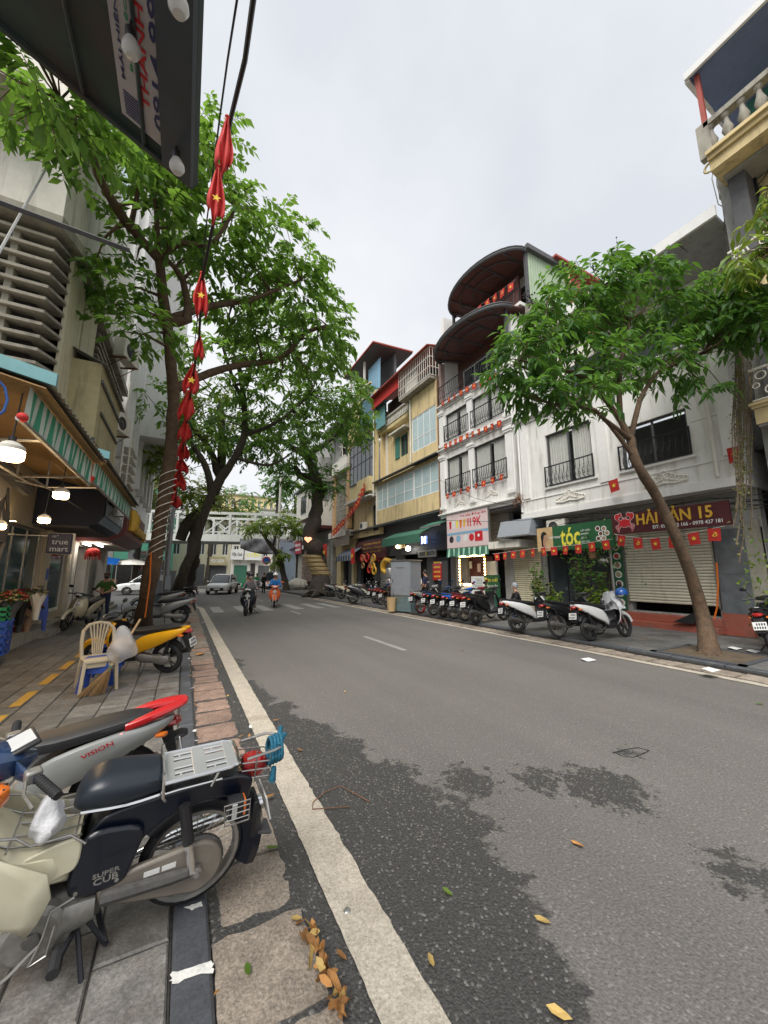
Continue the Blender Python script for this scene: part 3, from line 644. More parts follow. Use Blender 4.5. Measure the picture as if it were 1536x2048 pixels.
def crab(par, x, y, z, s):
    for nm, m, e in (('crab_outline', m_wl, .018), ('crab_emblem', m_rl, 0)):
        b = MB(); d = .004 + (.004 if e == 0 else 0)
        def disc(cy_, cz_, ry, rz, a=0):
            n = 14; b.add([(x - d, y + cy_ * s + (ry + e) * s * math.cos(2 * math.pi * i / n), z + cz_ * s + (rz + e) * s * math.sin(2 * math.pi * i / n)) for i in range(n)], [tuple(range(n))])
        def seg(a, c, r):
            a = Vector((0, *a)); c = Vector((0, *c)); n_ = Vector((0, -(c - a).z, (c - a).y)).normalized() * (r + e)
            b.add([Vector((x - d, y, z)) + v * s for v in (a + n_, c + n_ * .6, c - n_ * .6, a - n_)], [(0, 1, 2, 3)])
        disc(0, -.05, .26, .2)
        for q in (-1, 1):
            for k in range(3): seg((q * .22, -.1 - k * .05), (q * (.42 - k * .04), -.16 - k * .12), .025); seg((q * (.42 - k * .04), -.16 - k * .12), (q * (.38 - k * .05), -.34 - k * .06), .018)
            seg((q * .2, .06), (q * .36, .16), .045); disc(q * .34, .28, .1, .14); disc(q * .19, .36, .07, .1); disc(q * .07, .19, .025, .05)
        b.build(nm, m, par, smooth=0, fix=False)
crab(sg, X, cy, cz, .62)
tg = thing('hair_salon_sign', 'green hair salon signboard with yellow lettering and a photo of a woman in profile', 'sign', (0, 0, 0))
X = XF - .1; t0 = rc((1076, 1108), (1224, 1038), X); ty0, ty1 = t0[0], t0[1]; tz0, tz1 = 2.42, 3.28
bx(tg, 'board', m_greens, X, ty0, tz0, X + .08, ty1, tz1); tw = ty1 - ty0; fx = X - .003
bx(tg, 'portrait_panel', mat('portrait_backdrop', (.55, .38, .2), .5, var=.2, scale=2), fx, ty1 - tw * .24, tz0 + .004, X - .0005, ty1 - .01, tz1 - .004)
b = MB(); py = ty1 - tw * .12; pz = tz0 + .42
b.add([(fx - .002, py + a * .5, pz + c * .5) for a, c in ((.28, -.5), (.3, -.1), (.34, .2), (.25, .5), (.05, .6), (-.15, .5), (-.22, .3), (-.1, .35), (.05, .3), (.1, .1), (.16, -.2), (.12, -.5))], [tuple(range(12))]); b.build('portrait_hair', m_hair, tg, smooth=0)
b = MB(); b.add([(fx - .001, py + a * .5, pz + c * .5) for a, c in ((.2, -.75), (.17, -.3), (.12, .1), (.08, .4), (-.1, .4), (-.2, .25), (-.26, .05), (-.21, -.05), (-.2, -.15), (-.08, -.2), (-.06, -.4), (-.25, -.6), (-.3, -.75))], [tuple(range(13))]); b.build('portrait_face', m_skin, tg, smooth=0)
text('tóc', m_yl, tg, (fx, ty1 - tw * .48, tz0 + .45), AXR, w=tw * .26, h=.62, bold=.02)
text('THỜI TRANG', m_wl, tg, (fx - .002, ty1 - tw * .27, tz0 + .48), AXR, w=tw * .16, h=.11)
for i, s in enumerate(('CẮT UỐN', 'NHUỘM', 'GỘI SẤY', 'NỐI TÓC')): text(s, m_wl, tg, (fx, ty1 - tw * .62, tz0 + .62 - i * .125), AXR, h=.085, align='LEFT')
for i, (a, c) in enumerate(((.17, .62), (.1, .6), (.14, .45), (.07, .45), (.17, .3), (.11, .3))):
    MB().lathe([(0, 0), (.085, 0)], (fx - .001, ty0 + tw * a, tz0 + c), 'x', 12).build('round_picture', m_wl, tg, smooth=0); MB().lathe([(0, 0), (.06, 0)], (fx - .002, ty0 + tw * a, tz0 + c), 'x', 12).build('round_picture', m_kraft if i % 2 else m_brown, tg, smooth=0)
fp = thing('food_board', 'tall narrow green board of round dish photos beside the pale shutter', 'sign', (0, 0, 0))
X = GX - .14; fy0, fy1 = g2[1] + .06, g2[1] + .36
bx(fp, 'board', m_greens, X, fy0, .5, X + .05, fy1, 3.0)
for i in range(8):
    MB().lathe([(0, 0), (.115, 0)], (X - .003, (fy0 + fy1) / 2, .72 + i * .29), 'x', 14).build('dish_photo', m_wl, fp, smooth=0); MB().lathe([(0, 0), (.08, 0)], (X - .005, (fy0 + fy1) / 2 + .01, .72 + i * .29), 'x', 12).build('dish_photo', (m_kraft, m_rl, m_brown, m_olive)[i % 4], fp, smooth=0)
ab = thing('shutter_box', 'plain grey metal box board over the shuttered stall beside the drinks kiosk', 'sign', (0, 0, 0)); r_ = rc((1003, 1078), (1064, 1037), XF - .1)
MB().prism([(XF - .35, r_[0], r_[2] + .02), (XF - .1, r_[0], r_[3] + .05), (XF + .5, r_[0], r_[3] + .05), (XF + .5, r_[0], r_[2] + .02)], (0, r_[1] - r_[0], 0)).build('casing', m_cabgrey, ab, smooth=0)
bx(ab, 'lip', m_steel, XF - .37, r_[0] - .01, r_[2], XF - .352, r_[1] + .01, r_[2] + .05)
a_ = rc((1095, 1058), (1128, 1025), XF + .1); ac_unit((XF + .2, (a_[0] + a_[1]) / 2, 3.02), R(-90), 'white air conditioner above the green hair salon sign', AC_GROUP, sc=.95)
# ---------------------------------------------------------------- narrow white terraced house, four storeys, two curved canopies on top
B = thing('narrow_white_house', 'narrow white four storey house with black railings and curved maroon roof canopies', 'house', (0, 0, 0))
BY0, BY1 = 10.64, 15.66; XB = 11.66
f1a = rc((895, 993), (940, 900), XB); f1b = rc((950, 972), (1012, 872), XB); f2a = (f1a[0], f1a[1], 8.42, 9.9); f2b = (f1b[0], f1b[1], 8.42, 9.9)
f1a = (f1a[0], f1a[1], 5.55, 7.5); f1b = (f1b[0], f1b[1], 5.55, 7.5)
wall('wall', B, m_white, XB, BY0, BY1, 4.6, 10.5, [f1a, f1b, f2a, f2b])
bx(B, 'side_wall', m_white2, XB + .28, BY0, 4.6, 18, BY0 + .25, 13); bx(B, 'side_wall', m_white2, XB + .28, BY1 - .25, 4.6, 18, BY1, 16)
for z in (4.42, 7.85, 10.3): cornice(B, m_white2, XB, BY0, BY1, z)
for yy in (BY1 - .22, (f1a[0] + f1b[1]) / 2, BY0 + .2):
    for z0, z1 in ((4.9, 7.8), (8.25, 10.25)):
        b = MB(); b.box(XB - .08, yy - .17, z0, XB - .002, yy + .17, z1 - .3); b.box(XB - .12, yy - .2, z0 - .02, XB - .003, yy + .2, z0 + .12); b.box(XB - .12, yy - .2, z1 - .3, XB - .003, yy + .2, z1 - .2); b.box(XB - .15, yy - .23, z1 - .198, XB - .004, yy + .23, z1 - .06); b.build('pilaster', m_white2, B, smooth=0)
for w in (f1a, f1b, f2a, f2b):
    window(B, XB, w, 2, 1, m_dgrey, m_pane, .06, curtain=True); railing(B, XB - .02, (w[0] - .03, w[1] + .03, w[2] + .02), h=.85, step=.15)
def scrollB(y, z):
    b = MB()
    for i in range(-4, 5): k = 1 - abs(i) / 5; b.torus((XB - .012, y + i * .09, z + .16 * k * k), .04 + .04 * k, .018, 'x', 9, 5)
    b.build('scrollwork', m_ivory, B)
scrollB((f1a[0] + f1a[1]) / 2, 4.95); scrollB((f1b[0] + f1b[1]) / 2, 5.0)
# terrace storey
bx(B, 'terrace_wall', m_mauve, XB + 1.2, BY0 + .25, 10.7, XB + 1.35, BY1 - .25, 15.5); bx(B, 'terrace_floor', m_white2, XB, BY0, 10.52, XB + 4, BY1, 10.68)
bx(B, 'terrace_side', mat('pinkish_wall', (.42, .30, .28), .85), XB + .02, BY1 - .22, 10.7, XB + 1.2, BY1 - .02, 13.1)
window(B, XB + 1.2, (11.3, 14.9, 10.8, 12.6), 4, 1, m_white2, m_glass, inset=-.04)
railing(B, XB, (BY0 + .02, BY1 - .02, 10.7), h=.95, step=.17)
def half_disc(name, par, cx, cy, z, rx, ry, m_under, m_edge, depth):
    b = MB(); n = 18; rim = [(cx - rx * math.sin(math.pi * i / n), cy + ry * math.cos(math.pi * i / n)) for i in range(n + 1)]
    lo = [(x, y, z) for x, y in rim] + [(cx + depth, cy - ry, z + .25), (cx + depth, cy + ry, z + .25)]; hi = [(p[0], p[1], p[2] + .06) for p in lo]; k = len(lo)
    b.add(lo + hi, [tuple(range(k)), tuple(range(2 * k - 1, k - 1, -1))] + [(i, (i + 1) % k, k + (i + 1) % k, k + i) for i in range(k)])
    o = b.build(name, m_under, par, smooth=0)
    e = MB(); e.tube([(x, y, z - .03) for x, y in rim], .07, 6); e.tube([(x, y, z + .1) for x, y in rim], .05, 6); e.build('canopy_edge', m_edge, par)
    for i in range(2, n - 1, 3): x, y = rim[i]; MB().tube([(x, y, z - .045), (cx + depth, cy + (y - cy) * .9, z + .16)], .045, 5).build('canopy_rib', m_edge, par)
    for q in (.35, .7): MB().tube([(cx - rx * q * math.sin(math.pi * i / n), cy + ry * q * math.cos(math.pi * i / n), z - .05) for i in range(n + 1)], .035, 5).build('canopy_rib', m_edge, par)
    return o
half_disc('canopy', B, XB + .1, 12.95, 13.15, 1.35, 2.55, m_mauve, m_dgrey, 1.2)
half_disc('canopy', B, XB + .9, 12.55, 16.0, 1.5, 2.5, m_mauve, m_dgrey, 2.2)
# top storey: posts, dark back, green and red tin flank
b = MB()
for x, y, z0, z1 in ((XB + .9, 10.15, 13.4, 16), (XB + .6, 14.9, 13.4, 16), (XB + .05, 10.7, 12, 13.2)): b.box(x - .06, y - .06, z0, x + .06, y + .06, z1)
b.build('post', m_dgrey, B, smooth=0)
bx(B, 'terrace_floor', m_white2, XB + .6, BY0 - .3, 13.4, XB + 5, BY1, 13.55); bx(B, 'upper_wall', m_ivory, XB + 2.1, BY0, 13.55, XB + 2.3, BY1, 16.2)
window(B, XB + 2.1, (10.9, 13.4, 13.8, 15.6), 3, 1, m_white2, m_glass, inset=-.04); railing(B, XB + .75, (BY0 - .2, 14.9, 13.55), h=.8, step=.3, belly=.02)
def corr(name, par, m, a, u, v, n, amp=.02):
    """corrugated sheet from corner a, along u (ridged) and v"""
    a = Vector(a); u = Vector(u); v = Vector(v); nn = u.cross(v).normalized() * amp; vs = []
    for i in range(2 * n + 1): p = a + u * (i / (2 * n)) + nn * (1 if i % 2 else -1); vs += [p, p + v]
    b = MB().add(vs, [(2 * i, 2 * i + 1, 2 * i + 3, 2 * i + 2) for i in range(2 * n)]); o = b.build(name, m, par, smooth=0); s = o.modifiers.new('Solidify', 'SOLIDIFY'); s.thickness = .006; return o
corr('tin_flank', B, m_corrg, (XB + 1.0, BY0 - .55, 13.6), (2.6, 0, 0), (0, 0, 2.5), 16); corr('tin_flank', B, m_corrr, (XB + 3.7, BY0 - .6, 13.0), (2.6, 0, 0), (0, 0, 2.9), 14)
bx(B, 'flank_wall', m_conc, XB + .9, BY0 - .5, 10.6, XB + 5, BY0 - .3, 13.4)
bx(B, 'roof', m_corrr, XB + 2.5, BY0 - .9, 16.2, XB + 7, BY1, 16.3); bx(B, 'roof_edge', m_dgrey, XB + .8, BY0 - .75, 16.0, XB + 3.6, BY0 - .6, 16.22); bx(B, 'flank_trim', m_yellow, XB + 3.45, BY0 - .7, 15.4, XB + 3.7, BY0 - .5, 16.05)
# ground floor of B: recessed bays, kiosk wall
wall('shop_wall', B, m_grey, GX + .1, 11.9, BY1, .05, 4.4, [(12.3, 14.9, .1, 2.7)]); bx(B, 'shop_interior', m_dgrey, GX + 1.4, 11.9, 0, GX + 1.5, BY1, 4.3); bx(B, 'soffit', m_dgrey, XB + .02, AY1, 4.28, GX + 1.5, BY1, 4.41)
bx(B, 'shelf', m_ivory, XF - .2, 10.5, 2.66, GX + .05, 12.2, 2.95)
bn = thing('drinks_banner', 'pale pink milk tea banner with cup pictures and a red price above the lit kiosk', 'banner', (0, 0, 0)); X = XF - .15; b_ = rc((895, 1105), (975, 1012), X); by0, by1 = b_[0], b_[1]; bz0, bz1 = 2.85, 4.5; bw = by1 - by0
bx(bn, 'board', m_pink, X, by0, bz0, X + .05, by1, bz1); bx(bn, 'frame', m_steel, X - .02, by0 - .06, bz0 - .05, X + .06, by0 - .004, bz1 + .03)
fx = X - .004
text('Trà Sữa Đồng Giá', m_rl, bn, (fx, by0 + bw * .34, bz1 - .16), AXR, w=bw * .6, h=.16); text('19K', m_rl, bn, (fx, by0 + bw * .27, bz1 - .52), AXR, w=bw * .26, h=.42, bold=.015)
for i, c in enumerate((m_rl, m_whitec, m_yl, m_amber, m_gold, m_pinkf)):
    y = by1 - bw * (.1 + i * .09); b = MB(); b.add([(fx, y + .06, bz0 + .95), (fx, y - .06, bz0 + .95), (fx, y - .09, bz0 + 1.32), (fx, y + .09, bz0 + 1.32)], [(0, 1, 2, 3)]); b.build('cup_picture', c, bn, smooth=0)
bx(bn, 'stripe_picture', m_lblue, fx, by0 + .02, bz0 + .62, X - .001, by1 - .02, bz0 + .74)
for yq, c in ((.12, m_ink), (.3, m_lblue), (.48, m_whitec), (.62, m_rl), (.78, m_rl)): MB().lathe([(0, 0), (.17, 0)], (fx, by1 - bw * yq, bz0 + .42), 'x', 16).build('round_logo', c, bn, smooth=0)
bx(bn, 'square_logo', m_rl, fx - .003, by0 + bw * .13, bz0 + .22, X - .001, by0 + bw * .3, bz0 + .66); MB().lathe([(0, 0), (.07, 0)], (fx - .006, by0 + bw * .215, bz0 + .47), 'x', 12).build('round_logo', m_wl, bn, smooth=0)
vb = MB(); n = 24
for i in range(n): y0 = by0 + bw * i / n; y1 = by0 + bw * (i + 1) / n; d0 = .03 * math.sin(i * 1.3); d1 = .03 * math.sin(i * 1.3 + 1.3); vb.quad((X - .05 + d0, y0, bz0 - .42 + .03 * math.sin(i)), (X - .05 + d1, y1, bz0 - .42 + .03 * math.sin(i + 1)), (X - .02, y1, bz0 - .03), (X - .02, y0, bz0 - .03), i % 3 % 2)
vb.build('valance', [m_sgreen, mat('mint_cloth', (.35, .6, .45), .8)], bn, smooth=0)
# lit kiosk window with bulb frame
kq = thing('drinks_kiosk', 'small drinks kiosk counter window framed by rows of glowing round bulbs', 'kiosk', (0, 0, 0)); kx = GX - .15; k_ = rc((922, 1163), (968, 1112), kx); ky0, ky1 = k_[0], k_[1]; kz0, kz1 = 1.15, 2.42
b = MB(); b.box(kx, ky0 - .1, .1, kx + .6, ky1 + .1, kz0 - .1); b.build('counter', m_ivory, kq, smooth=0); bx(kq, 'back_panel', m_brown, kx + .5, ky0, kz0, kx + .55, ky1, kz1)
MB().box(kx - .01, ky0 - .09, kz0 - .09, kx + .04, ky1 + .09, kz0).box(kx - .01, ky0 - .09, kz1, kx + .04, ky1 + .09, kz1 + .09).box(kx - .01, ky0 - .09, kz0, kx + .04, ky0, kz1).box(kx - .01, ky1, kz0, kx + .04, ky1 + .09, kz1).build('frame', m_gold, kq, smooth=0)
bm_ = MB().ball((0, 0, 0), .035, 8, 6).mesh('bulb', m_lamp, 60)
for i in range(13):
    for z in (kz0 - .045, kz1 + .045): obj('bulb', bm_, kq, (kx - .03, ky0 + (ky1 - ky0) * i / 12, z))
for i in range(1, 9):
    for y in (ky0 - .045, ky1 + .045): obj('bulb', bm_, kq, (kx - .03, y, kz0 + (kz1 - kz0) * i / 9))
for i, (a, z, c, w, h) in enumerate(((.2, 2.05, m_whitec, .2, .35), (.55, 1.9, m_pink, .22, .4), (.8, 1.75, m_whitec, .15, .3), (.4, 1.3, m_starc, .2, .18), (.65, 1.32, m_gold, .25, .2), (.85, 1.25, m_redcloth, .15, .15))): bx(kq, 'poster' if z > 1.5 else 'tub', c, kx + .35 - (.15 if z < 1.5 else 0), ky1 - (ky1 - ky0) * a - w / 2, z - h / 2, kx + .37, ky1 - (ky1 - ky0) * a + w / 2, z + h / 2)
mb_ = thing('menu_board', 'white menu sheet board leaning in front of the bulb framed kiosk', 'sign', (kx - .35, ky0 + .1, 0)); MB().box(-.02, -.42, .55, .02, .42, 1.5).build('board', m_plate, mb_, smooth=0); MB().box(-.03, -.4, .08, 0, -.36, .55).box(-.03, .36, .08, 0, .4, .55).build('leg', m_steel, mb_, smooth=0)
for i in range(12): bx(mb_, 'print_line', m_ink if i % 4 else m_gl, -.023, -.36 + .02 * (i % 3), .62 + i * .068, -.0205, .05 + .25 * ((i * 7) % 5) / 5, .64 + i * .068)
wb_ = thing('white_poster', 'blank white poster on the grey wall next to the bulb framed kiosk', 'poster', (0, 0, 0)); w_ = rc((972, 1158), (992, 1122), GX - .02); bx(wb_, 'sheet', m_plate, GX - .01, w_[0], w_[2], GX + .08, w_[1], w_[3])
gb = thing('green_notice', 'green promotional board with yellow and white lettering below the white poster', 'sign', (0, 0, 0)); w_ = rc((968, 1182), (998, 1150), GX - .3); bx(gb, 'board', m_greens, GX - .3, w_[0], .6, GX - .26, w_[1], w_[3]); text('Món mới', m_yl, gb, (GX - .304, (w_[0] + w_[1]) / 2, w_[3] - .2), AXR, w=(w_[1] - w_[0]) * .8, h=.2); text('CẬP NHẬT', m_wl, gb, (GX - .304, (w_[0] + w_[1]) / 2, w_[3] - .5), AXR, w=(w_[1] - w_[0]) * .8, h=.2)
# ---------------------------------------------------------------- yellow house with pale glass bands
C_ = thing('yellow_house', 'yellow rendered house with bands of pale frosted windows and a caged balcony on top', 'house', (0, 0, 0))
CY0, CY1 = 15.72, 23.3; XC = 11.7
g1w = (15.85, 23.2, 5.95, 7.75)
wall('wall', C_, m_yellow, XC, CY0, CY1, 5.0, 7.95, [g1w]); bx(C_, 'wall_end', m_yellow, XC + .28, CY1 - .2, 5, 17, CY1, 13.5)
for i, (ya, yb, c) in enumerate(((15.86, 18.4, 3), (18.44, 21.7, 3), (21.74, 23.19, 2))): window(C_, XC, (ya, yb, 5.97, 7.73), c, 3 if i else 2, m_white2, m_frost, .05, rowh=[0, .36, .74, 1] if i else [0, .36, 1], inset=.04)
MB().prism([(XC - .35, CY0, 7.95), (XC - .35, CY1 + .2, 7.95), (XC + .3, CY1 + .2, 8.15), (XC + .3, CY0, 8.15)], (0, 0, .06)).build('ledge_roof', m_dgrey, C_, smooth=0)
wall('upper_wall', C_, m_yellow, XC + .55, 18.42, CY1, 8.1, 11.6, [(19.9, 20.9, 9.3, 10.8)]); 
u1 = (15.9, 18.38, 8.75, 10.9); wall('bay_wall', C_, m_yellow, XC - .1, 15.75, 18.4, 8.15, 12.3, [u1]); window(C_, XC - .1, u1, 4, 2, m_white2, m_frost, .045, rowh=[0, .36, 1], inset=.04); bx(C_, 'bay_side', m_yellow, XC + .18, 18.2, 8.15, XC + .55, 18.4, 12.3)
bx(C_, 'bay_base', m_dgrey, XC - .09, 15.76, 8.0, XC + .5, 18.39, 8.145)
window(C_, XC + .55, (19.9, 20.9, 9.3, 10.8), 2, 1, m_shutg, m_dark, .08); bx(C_, 'green_shutter', m_shutg, XC + .50, 20.92, 9.3, XC + .54, 21.5, 10.8); bx(C_, 'hood', m_ivory, XC + .1, 19.6, 11.0, XC + .55, 21.7, 11.1)
bx(C_, 'terrace_floor', m_yellow2, XC + .2, 18.42, 11.6, XC + 2, CY1, 11.9); bx(C_, 'downpipe', m_ivory, XC + .42, 22.6, 8.1, XC + .54, 22.72, 11.6)
bal = MB().lathe([(.03, 0), (.06, .05), (.035, .15), (.08, .3), (.03, .5), (.06, .58)], n=8).mesh('baluster', m_ivory)
par_ = MB().box(XC + .15, 18.45, 12.5, XC + .4, CY1, 12.62).box(XC + .15, 18.45, 11.9, XC + .4, CY1, 11.96).build('balustrade', m_ivory, C_, smooth=0)
for i in range(22): obj('baluster', bal, par_, (XC + .27, 18.6 + i * .21, 11.95))
cage = MB(); cy0, cy1, cz0, cz1 = 15.8, 19.2, 12.5, 14.2
for i in range(18): y = cy0 + (cy1 - cy0) * i / 17; cage.box(XC - .52, y - .012, cz0, XC - .496, y + .012, cz1)
for i in range(5): x = XC - .5 + i * .2; cage.box(x - .012, cy0 - .01, cz0, x + .012, cy0 + .014, cz1)
for z in (cz0, cz0 + .5, cz0 + 1.1, cz1 - .03): cage.box(XC - .53, cy0, z, XC - .49, cy1, z + .035); cage.box(XC - .5, cy0 - .015, z + .002, XC + .5, cy0 + .02, z + .037)
cage.build('balcony_cage', m_ivory, C_, smooth=0, fix=False)
bx(C_, 'cage_floor', m_conc, XC - .52, cy0, 12.32, XC + 1, cy1, 12.46); bx(C_, 'top_wall', m_dgrey, XC + .9, cy0, 12.3, XC + 1.1, CY1, 14.2); ac = ac_unit((XC + .2, 17.3, 12.48), R(-90), 'white air conditioner inside the caged balcony of the yellow house', AC_GROUP, brackets=False)
bx(C_, 'drape', m_ivory, XC - .2, 17.6, 12.5, XC - .16, 18.9, 13.7)
MB().prism([(XC - .75, cy0 - .1, 14.15), (XC + 2.5, cy0 - .1, 14.9), (XC + 2.5, CY1, 14.9), (XC - .75, CY1, 14.15)], (0, 0, .06)).build('roof', m_corrr, C_, smooth=0); bx(C_, 'roof_edge', m_redcloth, XC - .45, 19.3, 13.4, XC - .42, CY1, 14.15)
bx(C_, 'teal_panel', m_teal, XC - .1, 21.9, 11.9, XC - .05, 23.2, 13.4)
# shop floor under the yellow house
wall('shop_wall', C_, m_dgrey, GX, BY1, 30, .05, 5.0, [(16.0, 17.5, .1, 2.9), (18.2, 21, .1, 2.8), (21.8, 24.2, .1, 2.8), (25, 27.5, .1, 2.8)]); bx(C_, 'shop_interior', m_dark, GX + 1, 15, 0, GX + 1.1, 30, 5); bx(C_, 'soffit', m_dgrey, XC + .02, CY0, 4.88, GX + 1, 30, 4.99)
shutter(C_, m_slatg, GX + .05, (21.9, 24.1, .1, 2.75), step=.14)
ag = thing('green_awning', 'dull green fabric awning hanging low over the dark photo shop', 'awning', (0, 0, 0)); MB().prism([(XC - .6, 16.9, 3.75), (XC + .3, 16.9, 4.15), (XC + .3, 21.3, 4.15), (XC - .6, 21.3, 3.75)], (0, 0, .03)).build('roof_sheet', m_sgreen, ag, smooth=0)
bx(ag, 'valance', m_sgreen, XC - .62, 16.9, 3.3, XC - .6, 21.3, 3.76)
ag2 = thing('green_sheet_awning', 'short bright green sheet awning beside the pink drinks banner', 'awning', (0, 0, 0)); MB().prism([(XC - .5, 15.2, 4.1), (XC + .3, 15.2, 4.4), (XC + .3, 17.0, 4.4), (XC - .5, 17.0, 4.1)], (0, 0, .03)).build('roof_sheet', m_sgreen, ag2, smooth=0); bx(ag2, 'rail', m_steel, XC - .54, 15.2, 4.02, XC - .5, 17, 4.09)
ps = thing('photo_booth_sign', 'grey metal signboard with black photo booth lettering over a dark doorway', 'sign', (0, 0, 0)); X = GX - .25; p_ = rc((836, 1105), (871, 1093), X); bx(ps, 'board', m_steel, X, p_[0], 2.55, X + .08, p_[1], 2.95); pw = p_[1] - p_[0]
text('PHOT', m_ink, ps, (X - .003, p_[1] - pw * .27, 2.75), AXR, w=pw * .36, h=.24, bold=.03); text('BOOTH', m_ink, ps, (X - .003, p_[0] + pw * .27, 2.75), AXR, w=pw * .42, h=.24, bold=.03); MB().lathe([(0, 0), (.12, 0)], (X - .004, p_[1] - pw * .5, 2.75), 'x', 14).build('round_logo', m_yl, ps, smooth=0)
dr = thing('photo_shop_door', 'dark glazed door with hanging curtain strips under the photo booth board', 'door', (0, 0, 0)); bx(dr, 'frame', m_iron, GX - .1, 16.05, .1, GX - .06, 17.4, 2.5); 
for i in range(6): bx(dr, 'strip', m_dgrey, GX - .14, 16.1 + i * .1, .3, GX - .12, 16.17 + i * .1, 2.3)
bx(dr, 'poster', m_ivory, GX - .13, 16.9, 1.3, GX - .11, 17.3, 2.2); bx(dr, 'poster', m_whitec, GX - .16, 16.6, 1.9, GX - .145, 16.78, 2.25)
rp = thing('red_poster', 'red poster board with yellow print on the wall beside the photo shop door', 'poster', (0, 0, 0)); p_ = rc((870, 1160), (880, 1127), GX - .2); bx(rp, 'sheet', m_red, GX - .2, p_[0] - .1, p_[2], GX - .17, p_[1] + .2, p_[3])
for i in range(4): bx(rp, 'print_line', m_gold, GX - .203, p_[0], p_[2] + .15 + i * .25, GX - .2005, p_[1] + .1, p_[2] + .24 + i * .25)
bs = thing('blue_lit_sign', 'small glowing blue and white hanging shop sign above the dark doorway', 'sign', (0, 0, 0)); p_ = rc((842, 1088), (852, 1072), GX - .5); bx(bs, 'board', mat('blue_glow', (.12, .2, .6), .4, emit=1.2), GX - .5, p_[0], p_[2], GX - .42, p_[1], p_[3]); text('N', m_lampw, bs, (GX - .503, (p_[0] + p_[1]) / 2, (p_[2] + p_[3]) / 2), AXR, w=.35, h=.4)
gs = thing('gold_sign', 'small gold signboard with a white spot lamp under the green awning', 'sign', (0, 0, 0)); p_ = rc((788, 1098), (808, 1082), GX - .4); bx(gs, 'board', m_gold, GX - .4, p_[0], p_[2], GX - .34, p_[1], p_[3]); MB().ball((GX - .5, (p_[0] + p_[1]) / 2, p_[2] + .1), .11).build('lamp', m_lampw, gs)
sl = thing('spot_lamp', 'round white glowing spot lamp on the wall above the grey cabinet', 'lamp', (0, 0, 0)); p_ = atX(816, 1097, GX - .4); MB().ball(p_, .16).build('bulb', m_lampw, sl); MB().tube([p_, p_ + Vector((.3, 0, .2))], .03, 6).build('arm', m_iron, sl)
rs = thing('red_shop_sign', 'long dark red shop sign with rows of small gold lettering and a fringe', 'sign', (0, 0, 0)); X = GX - .5; p_ = rc((711, 1104), (771, 1078), X); bx(rs, 'board', m_maroon, X, p_[0], 2.7, X + .08, p_[1], 4.05); pw = p_[1] - p_[0]
for i, s in enumerate(('CỬA HÀNG TRANG TRÍ', 'ĐÈN LỒNG - CỜ HOA', 'TRANH - QUÀ LƯU NIỆM')): text(s, m_gold, rs, (X - .003, p_[0] + pw * .42, 3.8 - i * .3), AXR, w=pw * (.55 + .1 * (i % 2)), h=.17, bold=.01)
for i in range(16): bx(rs, 'tassel', m_redcloth, X + .02, p_[0] + pw * (i + .3) / 16, 2.45 + .1 * (i % 3), X + .05, p_[0] + pw * (i + .55) / 16, 2.69)
bs2 = thing('striped_canopy', 'small blue and white striped canopy over a far shop front', 'awning', (0, 0, 0)); p_ = atX(672, 1118, XC - .4); b = MB()
for i in range(12): y = 26.2 + i * .26; b.quad((XC - .7, y, 3.0), (XC - .7, y + .26, 3.0), (XC + .3, y + .26, 3.7), (XC + .3, y, 3.7), i % 2); b.quad((XC - .7, y, 2.6), (XC - .7, y + .26, 2.6), (XC - .7, y + .26, 3.0), (XC - .7, y, 3.0), i % 2)
b.build('cloth', [m_cabgrey, m_navycloth], bs2, smooth=0)
ws = thing('white_name_board', 'white shop name board with heavy dark letters beside the striped canopy', 'sign', (0, 0, 0)); X = GX - .35; p_ = rc((681, 1112), (706, 1100), X); bx(ws, 'board', m_plate, X, p_[0], p_[2] - .1, X + .06, p_[1], p_[3]); text('TRANG', m_ink, ws, (X - .003, (p_[0] + p_[1]) / 2, (p_[2] + p_[3]) / 2 - .05), AXR, w=(p_[1] - p_[0]) * .85, h=.4, bold=.03)
# ---------------------------------------------------------------- second yellow house with black glazed bay
D_ = thing('ochre_house', 'weathered yellow house with a black framed glazed bay and blue shutters above', 'house', (0, 0, 0)); XD = 11.6; DY0, DY1 = 23.35, 28.1
bay = (23.4, 27.9, 8.6, 11.9)
wall('wall', D_, m_yellow2, XD, DY0, DY1, 7.4, 14.5, [bay, (25, 26.6, 12.6, 13.9)]); window(D_, XD, bay, 6, 3, m_iron, m_glass, .09, rowh=[0, .45, .75, 1], inset=-.05)
window(D_, XD, (25, 26.6, 12.6, 13.9), 2, 1, m_dgrey, m_glass)
# flank of the bay seen past the neighbour
wall('bay_flank', D_, m_yellow2, XD - .1, DY0 - .02, DY0 + .02, 7.4, 12.2); cornice(D_, m_conc, XD, DY0, DY1, 12.1); cornice(D_, m_ivory, XD, DY0, DY1, 7.2); bx(D_, 'balcony', m_yellow2, XD - .5, DY0, 7.45, XD - .002, 25.5, 8.5); bx(D_, 'soffit', m_ivory, XD - .45, DY0, 7.1, XD + .4, DY1, 7.19)
b = MB(); n = 12; b.add([(XD + .38, 23.9 + 1.3 * i / n, 6.9) for i in range(2)], []); wall('lower_wall', D_, m_yellow, XD + .4, DY0, DY1, 4.4, 7.1, [(23.6, 24.6, 4.7, 6.6)]); bx(D_, 'arched_window', m_dark, XD + .5, 23.6, 4.7, XD + .55, 24.6, 6.6)
MB().torus((XD + .39, 24.1, 6.2), .55, .07, 'x', 16, 6, 0, 1, 0, math.pi).build('arch_trim', m_ivory, D_); a_ = atX(775, 1040, XD + .2); ac_unit((XD + .15, 25.6, 4.9), R(-90), 'white air conditioner under the balcony of the black bay house', AC_GROUP)
